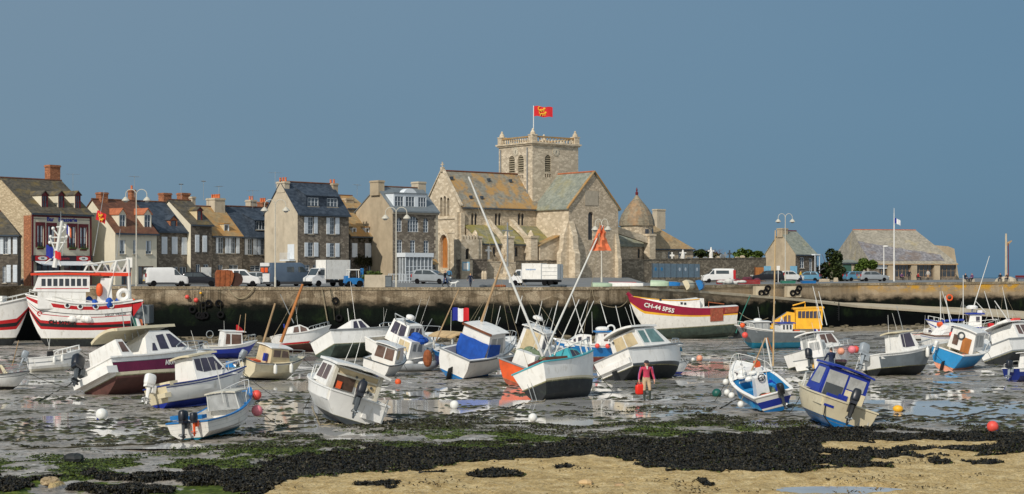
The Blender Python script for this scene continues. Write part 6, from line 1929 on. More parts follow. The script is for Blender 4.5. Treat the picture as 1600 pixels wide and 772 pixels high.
# ================================================================== BOATS, REAR ROWS
# --- blue hulled box cabin boat
b = Boat("fishing_boat","small blue hulled fishing boat with a boxy cream cabin and red flag, below the quay",312,402,563,32,2,0,BL=.4,DL=.28,zf=1.22,wl=.2,bottom="cobalt",bands=((.75,"cobalt"),(1,"gel")),deck=.4,rub="white")
b.cabin([(.32,.2),(.36,.47),(.72,.44),(.74,.22)],.7,.64,"gel",[[(.37,.26),(.39,.43),(.47,.42),(.47,.26)],[(.5,.26),(.5,.42),(.70,.41),(.70,.26)]],[(2,2,.06,.3,.9)],pane="brownglass")
b.roof(.33,.80,.465,.74,.012,"gel",-.02);b.outboard(.0,.16,15,"cowl");b.rail(.78,.12)
m = MB();m.torus(b.v(.08,-.2,.42),.07*b.L,.008*b.L,'y');m.build("life_ring",MT["alu"],b.root)
b.pole(371,520,376,492,.025,.02,"oldwood","aerial_whip");b.pole(382,520,384,490,.025,.02,"oldwood","aerial_whip")
fl = flag3(b.root,b.local(369,508),.5,.7,("flagred",),1,.5,"red_flag")
# --- cream cabin sloop
b = Boat("sailing_boat","cream cabin sailing boat with two raked wooden masts and a grey outboard, leaning right",375,477,594,48,12,5,BL=.44,DL=.30,zf=1.2,wl=.12,bottom="bottom",bands=((.9,"cream"),(1,"gel")),trans="cream",deck=.3,floor=.6,rub="dgrey",inm="beige",deckm="cream")
b.cabin([(.26,.22),(.26,.44),(.60,.43),(.66,.25)],.8,.72,"beige",[[(.3,.33),(.3,.42),(.44,.42),(.44,.33)],[(.47,.33),(.47,.42),(.58,.41),(.62,.33)]],[(2,2,.05,.4,.92)],pane="brownglass")
b.roof(.22,.66,.44,.82,.014,"gel");b.rail(.7,.1,"alu");b.outboard(.3,.2,18,"greycowl","dgrey")
b.pole(406,553,430,474,.07,.05,"oldwood","mast");b.pole(439,535,473,444,.09,.07,"wood","mast",.6,.6,[(.95,412,552,.8),(.95,424,532,1),(.9,462,500,1.5)])
for x,lab in ((.3,"white cylinder fender near the stern of the cream sailing boat"),(.62,"white cylinder fender forward on the cream sailing boat")):fender(b,x,-1,lab,"buoywhite",.1,.48,.3)
b.box(.18,.24,-.5,-.3,.26,.36,"cobalt","bucket");b.box(.72,.8,-.2,.2,.27,.31,"gel","hatch")
# --- white and red cabin cruiser behind
b = Boat("cabin_cruiser","white cabin cruiser with brown red bottom behind the two wooden masts",422,517,553,34,-8,-3,BL=.4,DL=.33,zf=1.15,wl=.42,bottom="brownbot",boot="red",bands=((.85,"gel"),(1,"gel")),deck=.3,rub="white")
b.cabin([(.22,.27),(.28,.40),(.42,.42),(.56,.36),(.62,.28)],.74,.6,"gel",[[(.26,.3),(.3,.385),(.38,.39),(.38,.3)],[(.41,.3),(.42,.40),(.53,.355),(.55,.3)]],[(3,2,.08,.1,.9)],pane="brownglass")
b.rail(.72,.07);b.pole(459,505,438,460,.035,.02,"alu","boat_hook",.5,.5);b.stick([(.2,.3,.4),(.2,.3,.46)],.012,"cobalt","radar_dome")
# --- long white hull showing green bottom
b = Boat("motor_boat","long white motorboat heeled away showing a dark green bottom, mid harbour",484,640,562,42,-21,0,BL=.4,DL=.25,zf=1.1,tw=.92,wl=.44,bottom="greenbot",bands=((1,"gel"),),deck=.3,rub="grey",sheer=.2)
b.cabin([(.22,.2),(.28,.33),(.40,.34),(.50,.23)],.8,.66,"gel",[[(.27,.24),(.30,.315),(.34,.32),(.34,.24)],[(.36,.24),(.36,.32),(.40,.32),(.45,.24)]],[(2,2,.06,.1,.9)],pane="smoke")
b.pole(547,515,543,482,.035,.025,"steel","aerial_whip");b.rail(.6,.05)
# --- white pilothouse leaning
b = Boat("fishing_boat","white fishing boat with angular wheelhouse and roof hatch leaning right, below the quay steps",570,690,562,52,20,0,BL=.4,DL=.22,wl=.3,bottom="bottom",bands=((1,"gel"),),deck=.4,rub="white")
b.cabin([(.28,.2),(.32,.46),(.56,.46),(.64,.33),(.78,.24)],.8,.64,"gel",[[(.33,.32),(.35,.43),(.42,.43),(.42,.32)],[(.45,.32),(.45,.43),(.54,.43),(.58,.32)]],[(2,2,.05,.1,.92),(0,2,.1,.4,.92)],pane="smoke")
b.rail(.62,.09);m = MB();m.ell(b.v(.45,0,.52),(.3,.3,.18),.8);m.build("radar_dome",MT["gel"],b.root);m = MB();m.box(b.X(.4),b.X(.5),-.3,.3,.462*b.L,.468*b.L);m.build("roof_hatch",MT["glass"],b.root)
b.pole(647,504,655,477,.03,.02,"alu","aerial_whip");b.pole(660,525,675,498,.03,.02,"alu","aerial_whip",-3,-3)
b.posts([((.3,.4,.46),(.26,.4,.54)),((.26,.4,.54),(.26,-.4,.54)),((.3,-.4,.46),(.26,-.4,.54))],.008,"alu","gantry")
# --- white cabin boat in front of it
b = Boat("motor_boat","white motorboat with two square cabin windows in front of the angular wheelhouse, leaning right",596,679,583,52,18,0,BL=.44,DL=.32,zf=1.2,wl=.2,bottom="grey",bands=((.3,"gel"),(.4,"grey"),(1,"gel")),deck=.35,rub="grey")
b.cabin([(.24,.24),(.26,.52),(.58,.5),(.66,.36),(.7,.27)],.84,.7,"gel",[[(.31,.38),(.32,.48),(.40,.48),(.40,.37)],[(.45,.37),(.46,.48),(.55,.47),(.57,.36)]],[(2,2,.06,.1,.9),(0,2,.1,.4,.9,"beige")],pane="grey")
b.rail(.68,.1,"steel");q = b.local(660,530);
m = MB();
for k in range(8):m.ell((q.x+rnd.uniform(-.6,.6),q.y+rnd.uniform(-.3,.3),q.z+rnd.uniform(-.15,.15)),(.35,.3,.2),1,8,5)
m.build("blue_cover",MT["royal"],b.root)
fender(b,.93,-1,"white cylinder fender at the bow of the motorboat with two square windows","buoywhite",.13,.6,.35)
g = G(642,581)
r_ = empty("dinghy",g,R(12),"grey inflatable dinghy lying below the motorboat with two square windows","dinghy")
m = MB();pts = [(-1.3,-.55,.28),(.7,-.55,.28),(1.2,-.3,.38),(1.4,0,.42),(1.2,.3,.38),(.7,.55,.28),(-1.3,.55,.28)]
m.tube(pts,.23,10);m.build("tube",MT["grey"],r_,True,60)
m = MB();m.box(-1.2,.9,-.45,.45,.06,.16);m.build("floor",MT["dgrey"],r_);m = MB();m.box(-1.3,-1.22,-.42,.42,.06,.5);m.build("transom",MT["dgrey"],r_)
m = MB();m.ell((-.2,0,.5),(.35,.3,.18),.8);m.ell((.7,0,.45),(.3,.3,.16),.8);m.build("seat_bag",MT["gel"],r_,True)
# --- dark blue boat with tan canopy and french flag
b = Boat("fishing_boat","dark blue boat under a tan canopy flying a french flag from a raked staff",676,752,577,115,0,0,BL=.42,DL=.26,wl=.3,bottom="rustpaint",bands=((.7,"navy"),(1,"blue")),deck=.6,rub="blue",inm="navy",Y=98)
b.roof(.05,.85,.46,.95,.02,"tan",0,crown=.06,name="canopy");b.posts([((.08,.85,.25),(.08,.85,.46)),((.08,-.85,.25),(.08,-.85,.46)),((.8,.6,.25),(.8,.7,.46)),((.8,-.6,.25),(.8,-.7,.46))],.01)
b.pole(681,533,717,452,.045,.03,"oldwood","flag_staff",-2,-2)
fo = flag3(b.root,b.local(708,481,-2),.0+25*b.Yb/F,20*b.Yb/F,("flagblue","flagwhite","flagred"),1,.05,"ensign")
fo.matrix_basis = b.Mi @ Matrix.Translation(P(707,481,b.Yb-2)) @ Matrix.Rotation(R(-4),4,'Z')
b.box(.05,.12,-.7,.7,.27,.33,"dgrey","stern_locker");m = MB();m.ell(b.v(.3,-.3,.3),(.3,.25,.2),.8);m.build("crab_basket",MT["tan"],b.root)
for p_ in (((.9,.5,.25),(.9,.5,.42)),):b.posts([p_],.01)
m = MB();mm = b.local(668,560,-3);m.ell(tuple(mm),(.3,.25,.5),.9);m.build("rusty_net_roll",MT["rust"],b.root)
# --- big red and white trawler
b = Boat("trawler","large white trawler with red and black bands and lattice mast at the left quay",40,207,546,197,0,0,BL=.32,DL=.50,tw=.9,wl=.30,zf=1.40,bottom="bottom",bands=((.22,"gel"),(.29,"red"),(.37,"black"),(.44,"red"),(.58,"gel"),(.60,"red"),(.66,"gel"),(.68,"black"),(.80,"gel"),(.90,"red"),(.97,"gel"),(1,"gel")),trans="red",deck=.15,floor=.7,rub="gel",Y=148,sheer=.24,stern=.12,hard=False,rake=.05,group=None,cat="trawler",gz_=-1.4,sink=.1)
def zrow(px,py,dy=0):return b.local(px,py,dy)
zb0 = .33
b.box(.44,.93,-.70,.70,.33,.46,"gel","deckhouse")
b.cabin([(.40,.455),(.40,.58),(.92,.58),(.98,.46)],.74,.70,"gel",
  [[(.43+k*.06,.50),(.43+k*.06,.555),(.472+k*.06,.555),(.472+k*.06,.50)] for k in range(8)],[(2,6,.04,.3,.85)],pane="glass",name="bridge")
b.roof(.30,1.0,.58,.82,.022,"scarlet",0,crown=.002)
b.roof(.36,.96,.603,.76,.012,"gel",0,crown=.002,name="upper_deck")
b.box(.41,.95,.738,.745,.478,.484,"red","trim_line")
m = MB();
v = lambda x,y,z:Vector(b.v(x,y,z))
for y in (-.5,.5):
 m.tube([v(-.02,y,.36),v(.0,y,.70)],.16,6);m.tube([v(.22,y,.40),v(.12,y,.69)],.14,6)
 m.tube([v(.0,y,.70),v(.46,y,.66)],.09,6);m.tube([v(.0,y,.60),v(.46,y,.61)],.07,6)
 n = 7
 for i in range(n):
  xa,xb = .0+.46*i/n,.0+.46*(i+1)/n
  m.tube([v(xa,y,.60 if i % 2 else .69),v(xb,y,.69 if i % 2 else .60)],.06,5)
m.tube([v(.0,-.5,.70),v(.0,.5,.70)],.1,6);m.tube([v(.24,-.5,.66),v(.24,.5,.66)],.08,6)
m.build("gantry",MT["steel"],b.root)
b.box(-.02,.36,-.6,.6,.575,.60,"scarlet","gantry_deck")
b.cabin([(.16,.33),(.18,.56),(.28,.56),(.34,.33)],.6,.5,"gel",[],[],name="funnel_casing")
m = MB();m.lathe([(.28,0),(.28,.9),(.2,1.2)],10,b.v(.22,0,.56));m.build("exhaust_stack",MT["grey"],b.root,True)
m = MB();m.torus(b.v(.05,.6,.43),.42,.22,'y',16,8);m.build("net_drum",MT["gel"],b.root,True)
m = MB();
for k in range(7):m.ell((b.X(.1+.05*k),rnd.uniform(-.3,.9)*b.B/2,(.44+rnd.uniform(0,.1))*b.L),(.35,.4,.5),1,8,6)
m.build("net_heap",MT["royal"],b.root);m = MB();m.ell(b.v(.3,.75,.47),(.3,.3,.6),.9);m.build("orange_net",MT["orange"],b.root)
m = MB();m.slab([v(-.04,.9,.36),v(-.16,.9,.38),v(-.05,.9,.27)],(0,-.9*b.B,0));m.build("stern_ramp",MT["red"],b.root)
m = MB();m.slab([v(.06,.95,.362),v(-.15,.95,.385),v(-.15,-.95,.385),v(.06,-.95,.362)],(0,0,.12));m.build("stern_platform",MT["gel"],b.root)
m = MB();m2 = MB()
for x in (.18,.34,.50,.63):
 p = Vector(b.pnt(x,.925-.0,1))
 m.lathe([(.26,0),(.26,.05)],12,tuple(p),'y');m2.lathe([(.15,.04),(.15,.09)],10,tuple(p),'y')
ph_ = m.build("porthole",MT["gel"],b.root);m2.build("porthole_glass",MT["glass"],ph_)
b.mark("CH 907580",.5,.68,.57,1,"black",bold=.02);b.mark("DEUX VIERGE",.30,.14,.74,1,"dgrey");b.mark("C",.6,.90,.60,1,"red",bold=.02)
p = v(.24,.0,.43);text("L'ODYSSEE",.3,MT["dgrey"],b.root,(b.X(.24),.62*b.B/2+.03,.37*b.L),(R(90),0,R(180)))
b.pole(85,418,97,345,.22,.14,"steel","mast",-.3,-.3)
ms = MB()
mt_ = lambda px,py,d=-.3:b.local(px,py,d)
for a,c_ in (((80,371),(105,371)),((77,380),(104,379)),((78,371),(86,392)),((105,371),(92,392)),((88,355),(101,354)),((83,358),(91,368)),((102,357),(92,368)),((70,412),(86,400)),((95,416),(90,400)),((101,350),(109,362))):
 ms.tube([mt_(*a),mt_(*c_)],.07,5)
for q_ in ((79,370),(104,370),(83,357),(102,356),(78,379)):ms.ell(tuple(mt_(*q_)),.16,1,8,6)
ms.build("mast_crosstree",MT["steel"],b.root)
b.pole(95,350,95,330,.03,.015,"alu","aerial_whip",-.3,-.3);b.pole(146,400,163,297,.035,.02,"alu","aerial_whip",.5,.5);b.pole(182,402,188,358,.03,.02,"alu","aerial_whip",.5,.5);b.pole(97,400,103,352,.03,.02,"alu","aerial_whip",-.5,-.5)
fo = flag3(b.root,(0,0,0),15*b.Yb/F,15*b.Yb/F,("flagred",),1,.3,"house_flag");m = MB()
for cx,cz in ((.35,-.38),(.5,-.72)):
 for dx,dz,ra,rb in ((0,0,.17,.07),(.15,.08,.07,.07),(-.15,.1,.04,.1),(-.1,-.1,.03,.08),(.1,-.1,.03,.08)):m.slab([(cx+dx+ra*math.cos(PI*i/5),-.13,cz+dz+rb*math.sin(PI*i/5)) for i in range(10)],(0,.26,0))
m.build("flag_lions",MT["flaggold"],fo);fo.matrix_basis = b.Mi @ Matrix.Translation(P(152,329,b.Yb+.5)) @ Matrix.Rotation(R(10),4,'Y')
fo = flag3(b.root,(0,0,0),11*b.Yb/F,18*b.Yb/F,("flagblue",),1,.3,"blue_flag");fo.matrix_basis = b.Mi @ Matrix.Translation(P(72,383,b.Yb-.4))
fo = flag3(b.root,(0,0,0),9*b.Yb/F,12*b.Yb/F,("flagred","flagred"),1,.3,"red_flag");fo.matrix_basis = b.Mi @ Matrix.Translation(P(86,392,b.Yb-.6))
fo = flag3(b.root,(0,0,0),7*b.Yb/F,14*b.Yb/F,("flagblue","flagwhite","flagorange"),1,.5,"ensign");fo.matrix_basis = b.Mi @ Matrix.Translation(P(104,352,b.Yb-.4))
b.rail(.86,.05,"steel",close=False);b.rail(.4,.03,"steel",close=False)
m = MB()
for k in range(5):m.ell((b.X(.42+.04*k),.86*b.B/2*rnd.uniform(.6,1),(.345+rnd.uniform(0,.03))*b.L),(.4,.3,.3),.9,8,6)
m.build("deck_gear",MT["gel"],b.root)
# --- second trawler bow at the left edge
b = Boat("trawler","bow of a second red banded white trawler at the left edge, behind the large one",-100,52,545,2,0,0,BL=.36,DL=.52,tw=.9,wl=.30,zf=1.6,bottom="bottom",bands=((.22,"gel"),(.3,"red"),(.4,"black"),(.5,"red"),(1,"gel")),deck=.2,floor=.8,rub="gel",Y=151,sheer=.3,hard=False,group=None,cat="trawler",gz_=-1.4,sink=.1)
b.box(.4,.75,-.6,.6,.33,.42,"gel","deckhouse");b.rail(.6,.05,"steel")
# --- wooden trawler CH 44
b = Boat("trawler","old white wooden trawler with crimson and yellow bands and a rust patched stern",980,1154,520,188,0,3.5,BL=.30,DL=.30,tw=.75,wl=.42,bottom="greenbot",boot=None,bands=((.52,"white"),(.60,"yellow"),(1,"crimson")),deck=.02,floor=.8,rub=None,Y=170,sheer=.62,stern=.0,hard=False,rake=.06,group=None,cat="trawler",gz_=-1.2,sink=.15,open_=False,deckm="white",full=.4)
m = MB();ws_ = [.36,.42,.5,.58,.66,.74,.82,.9,.96]
wt = [[(b.X(x)+.06*b.L*x**7,y*b.half(x),b.zs(x)+h_*(.96-x)*1.7) for y,h_ in ((.97,-.02),(.90,.9),(.45,1.0),(0,1.05),(-.45,1.0),(-.90,.9),(-.97,-.02))] for x in ws_]
for A_,B_ in zip(wt[:-1],wt[1:]):
 for k in range(6):m.poly([A_[k],B_[k],B_[k+1],A_[k+1]])
m.poly(wt[0]);m.build("whaleback",MT["white"],b.root)
m = MB();m.tube([Vector(q[1])+Vector((0,.03,0)) for q in wt],.05,5);m.build("yellow_trim",MT["yellow"],b.root)
m = MB();
for x in (.50,.535,.74):
 m.box(b.X(x),b.X(x+.022),b.half(x)*.9,b.half(x)*.97,b.zs(x)+.25,b.zs(x)+.48)
m.build("porthole",MT["glass"],b.root)
b.box(.30,.42,-.5,.5,.29,.40,"white","wheelhouse")
b.mark("CH-44 5P55",.62,.76,.86,1,"white",bold=.02)
m = MB()
for (x0,x1,t0,t1) in ((.13,.26,.55,.99),(.0,.12,.80,.99)):
 n = 5
 for i in range(n):
  xa,xb = x0+(x1-x0)*i/n,x0+(x1-x0)*(i+1)/n
  pa = [Vector(b.pnt(x,t,1)) for x,t in ((xa,t0),(xb,t0),(xb,t1),(xa,t1))]
  m.slab([p+Vector((0,.03,0)) for p in pa],(0,.03,0))
m.build("patched_planks",MT["rustpaint"],b.root)
b.stick([(1.0,0,.44),(1.06,0,.50)],.02,"crimson","stem_head");b.rudder("bottom")
b.stick([(.26,.6,.3),(.26,.6,.36),(.1,.6,.33)],.006,"rust","stern_rail")
# --- yellow passenger boat
b = Boat("passenger_boat","passenger boat with bright yellow superstructure and a row of windows, beyond the grey fishing boat",1180,1292,536,176,0,0,BL=.32,DL=.20,zf=1.45,wl=.4,bottom="bottom",bands=((1,"navy"),),deck=.05,rub="white",Y=160,open_=False,gz_=-1.3,group=None)
b.cabin([(.04,.18),(.02,.42),(.46,.40),(.46,.18)],.86,.78,"yellow",[[(.06+k*.062,.30),(.058+k*.062,.38),(.11+k*.062,.375),(.112+k*.062,.30)] for k in range(6)],[(0,2,.08,.5,.9)],pane="smoke")
b.cabin([(.47,.18),(.47,.36),(.58,.37),(.80,.27),(.86,.18)],.82,.66,"yellow",[[(.54,.24),(.54,.33),(.58,.335),(.58,.24)],[(.6,.24),(.6,.335),(.65,.31),(.65,.24)],[(.67,.24),(.67,.30),(.71,.285),(.71,.24)]],[(2,3,.05,.1,.9)],pane="brownglass",name="forward_cabin")
b.roof(.0,.5,.41,.84,.014,"yellow",-.015);b.stick([(.30,.3,.42),(.30,.3,.48),(.5,.3,.44)],.012,"yellow","roof_pipe");b.rail(.8,.06,"steel")
b.box(.47,.53,-.6,.6,.22,.34,"smoke","door")
# --- grey fishing boat
b = Boat("fishing_boat","grey fishing boat with turquoise bottom and a cloudy glazed wheelhouse near its bow",1148,1258,546,200,0,0,BL=.38,DL=.28,tw=.88,wl=.42,bottom="tealbot",bands=((.86,"slategrey"),(1,"gel")),deck=.45,floor=.6,rub="white",sheer=.4,hard=False)
b.cabin([(.56,.24),(.56,.42),(.84,.43),(.80,.27)],.7,.66,"grey",[[(.585,.31),(.585,.41),(.68,.41),(.68,.31)],[(.70,.31),(.70,.41),(.81,.415),(.79,.31)]],[(2,2,.05,.2,.92)],pane="perspex");b.roof(.54,.86,.425,.76,.012,"gel")
b.cabin([(.16,.24),(.14,.40),(.36,.40),(.36,.24)],.62,.6,"gel",[[(.17+k*.06,.31),(.17+k*.06,.38),(.20+k*.06,.38),(.20+k*.06,.31)] for k in range(3)],[],pane="glass",name="aft_cabin");b.roof(.10,.40,.40,.7,.012,"cobalt")
b.rail(.82,.06,"steel");m = MB();m.ell(b.v(.7,0,.46),(.35,.35,.16),.9);m.build("radar_dome",MT["gel"],b.root)
b.stick([(.3,.0,.41),(.28,0,.5),(.24,0,.41)],.01,"gel","mast_bracket");b.box(.02,.1,-.6,.6,.24,.3,"orange","fish_boxes")
fender(b,.93,1,"coral ball fender low on the bow of the grey and turquoise fishing boat","coral",.26,.3,.75,"mooring_buoy",True);fender(b,.95,1,"orange ball fender at the bow rail of the grey and turquoise fishing boat","orange",.22,.2,-.05,"mooring_buoy",True)
# --- right hand cluster
b = Boat("fishing_boat","white fishing boat with blue trimmed wheelhouse and gallows, far right in front of the slipway",1446,1560,530,172,0,0,BL=.36,DL=.32,zf=1.12,wl=.3,bottom="bottom",bands=((.6,"gel"),(.7,"cobalt"),(1,"gel")),deck=.4,rub="cobalt",Y=150,sheer=.4)
b.cabin([(.22,.27),(.22,.47),(.40,.47),(.44,.28)],.74,.68,"gel",[[(.25,.36),(.25,.44),(.31,.44),(.31,.36)]],[(2,3,.05,.4,.9)],pane="smoke");b.roof(.17,.47,.47,.86,.014,"cobalt")
b.roof(.5,.85,.38,.8,.014,"cobalt",-.02,name="foredeck_awning");b.posts([((.5,.7,.28),(.5,.7,.38)),((.84,.4,.3),(.84,.5,.37)),((.5,-.7,.28),(.5,-.7,.38)),((.84,-.4,.3),(.84,-.5,.37))],.012)
m = MB();m.lathe([(.5,0),(.52,.2),(.3,.32)],12,b.v(.36,.2,.55));m.build("radar_dome",MT["gel"],b.root);b.stick([(.36,.2,.47),(.36,.2,.55)],.012,"steel","radar_mast");b.box(.2,.28,-.3,.3,.485,.53,"gel","life_raft")
for a in ((1497,530,1472,455),(1505,500,1505,430),(1518,490,1546,400),(1470,500,1469,455),(1552,500,1538,455),(1540,488,1524,470)):b.pole(*a,.05,.025,"steel","mast")
b.box(.02,.1,-.5,.5,.28,.34,"flagred","fish_boxes");b.rail(.8,.06,"steel")
b = Boat("sailing_boat","white sailing yacht with dark coachroof windows directly behind the sky blue fishing boat",1438,1562,549,20,4,0,BL=.36,DL=.28,zf=1.15,wl=.3,bottom="bottom",bands=((.8,"gel"),(.84,"cobalt"),(1,"gel")),deck=.25,rub="brownwood",Y=128)
b.cabin([(.1,.23),(.22,.35),(.40,.37),(.46,.36),(.56,.34),(.74,.25)],.72,.56,"gel",[[(.24,.27),(.26,.345),(.30,.35),(.30,.27)],[(.32,.27),(.32,.355),(.38,.36),(.38,.27)],[(.44,.27),(.44,.35),(.54,.33),(.56,.27)]],[(4,2,.1,.3,.9)],pane="smoke")
b.rail(.1,.1,"steel");b.pole(1490,535,1477,462,.05,.03,"steel","mast");b.stick([(.16,.3,.35),(.22,.3,.36)],.03,"orange","life_buoy")
b.box(.6,.7,-.4,.4,.25,.3,"blue","sail_bag");fender(b,.2,-1,"orange ball fender on the rail of the white yacht behind the sky blue boat","coral",.2,.2,-.1,"mooring_buoy",True)
b = Boat("motor_boat","white motorboat with black bottom at the right edge, heeled away beyond the sky blue boat",1528,1640,572,42,-20,0,BL=.42,DL=.24,tw=.92,wl=.44,bottom="bottom",bands=((.1,"grey"),(1,"gel")),deck=.4,rub="grey")
b.cabin([(.2,.22),(.22,.42),(.46,.43),(.62,.26)],.82,.64,"gel",[[(.25,.3),(.26,.40),(.33,.40),(.33,.29)],[(.35,.29),(.35,.40),(.45,.40),(.53,.29)]],[(2,2,.06,.1,.9)],pane="brownglass");b.roof(.12,.5,.43,.74);b.rail(.6,.07)
b.pole(1592,525,1554,470,.05,.03,"steel","mast",.5,.5,[(.4,1602,500,1)]);b.box(.26,.4,-.3,.3,.45,.49,"gel","roof_box");b.box(.3,.42,-.6,-.4,.45,.48,"coral","life_raft")
b = Boat("motor_boat","white and dark blue motorboat cut off by the right edge, nearer than its neighbours",1566,1660,599,30,-3,0,BL=.42,DL=.24,wl=.2,bottom="navy",bands=((.7,"navy"),(1,"gel")),trans="navy",deck=.4,rub="gel")
b.cabin([(.3,.22),(.34,.46),(.6,.46),(.7,.26)],.8,.7,"gel",[[(.38,.3),(.4,.43),(.56,.43),(.58,.3)]],[(2,2,.06,.1,.9)],pane="smoke");b.outboard(-.2,.2,10,"cowl");b.rail(.05,.1,"steel");b.roof(.26,.62,.46,.8)
# --- more small craft among the others
b = Boat("dinghy","small white tender with a dark outboard left of the blue hulled boxy cabin boat",314,352,557,40,-4,0,BL=.46,DL=.28,wl=.3,bottom="offwhite",bands=((.6,"gel"),(.7,"grey"),(1,"gel")),deck=.7,floor=.4);b.outboard(0,.3,20,"cowl");b.rail(.6,.1)
b = Boat("motor_boat","cream cockpit motorboat with low windscreen behind the long white hull with green bottom",556,640,541,24,8,0,BL=.4,DL=.26,wl=.3,bottom="greenbot",bands=((1,"cream"),),deck=.42,inm="cream",zf=1.1)
b.cabin([(.38,.24),(.42,.36),(.56,.35),(.68,.26)],.78,.62,"gel",[[(.44,.27),(.45,.34),(.55,.33),(.6,.27)]],[(2,2,.06,.1,.9)],pane="smoke");b.rail(.6,.08)
b = Boat("fishing_boat","white half decked boat with a small wheelhouse beyond the blue tarpaulin boat",748,818,562,30,14,0,BL=.4,DL=.28,wl=.34,bottom="redbot",bands=((.8,"gel"),(.88,"cobalt"),(1,"gel")),deck=.5)
b.cabin([(.4,.26),(.4,.46),(.58,.46),(.64,.3)],.62,.54,"gel",[[(.44,.34),(.44,.43),(.55,.43),(.58,.34)]],[(2,2,.06,.1,.9),(0,1,.2,.4,.9)],pane="brownglass");b.roof(.36,.62,.46,.66);b.rail(.66,.1);b.pole(770,530,782,478,.035,.02,"steel","mast")
b = Boat("fishing_boat","white boat with a tall blue roofed wheelhouse between the yacht and the right edge",1540,1612,545,160,-6,0,BL=.38,DL=.3,zf=1.15,wl=.32,bottom="bottom",bands=((.75,"gel"),(.85,"cobalt"),(1,"gel")),deck=.45,rub="cobalt")
b.cabin([(.4,.26),(.4,.50),(.6,.5),(.66,.3)],.7,.62,"gel",[[(.43,.38),(.43,.47),(.49,.47),(.49,.38)],[(.51,.38),(.51,.47),(.58,.47),(.6,.38)]],[(2,3,.05,.2,.9)],pane="smoke");b.roof(.36,.66,.5,.74,.014,"cobalt");b.rail(.62,.1);b.pole(1578,505,1566,448,.04,.02,"steel","mast",0,0,[(.9,1560,530,0),(.9,1604,528,0)])
b = Boat("motor_boat","low white motorboat with a windscreen far out in front of the pale slipway",1418,1476,533,12,4,0,BL=.38,DL=.26,wl=.3,bottom="bottom",bands=((.7,"gel"),(.78,"red"),(1,"gel")),deck=.5)
b.cabin([(.45,.25),(.48,.38),(.6,.37),(.7,.27)],.74,.6,"gel",[[(.5,.28),(.51,.36),(.6,.35),(.64,.28)]],[(2,2,.06,.1,.9)],pane="smoke");b.rail(.65,.1);b.outboard(0,.2,15,"cowl")
b = Boat("dinghy","little white rowing dinghy on the mud behind the cream sailing boat",352,388,578,150,6,0,BL=.44,DL=.24,wl=.2,bottom="grey",bands=((1,"gel"),),deck=.85,floor=.3,rub="wood");b.box(.3,.38,-.7,.7,.14,.17,"wood","thwart");b.box(.55,.62,-.6,.6,.15,.18,"wood","thwart")
for bi,b_ in enumerate(FLEET):b_.clutter(40+bi)
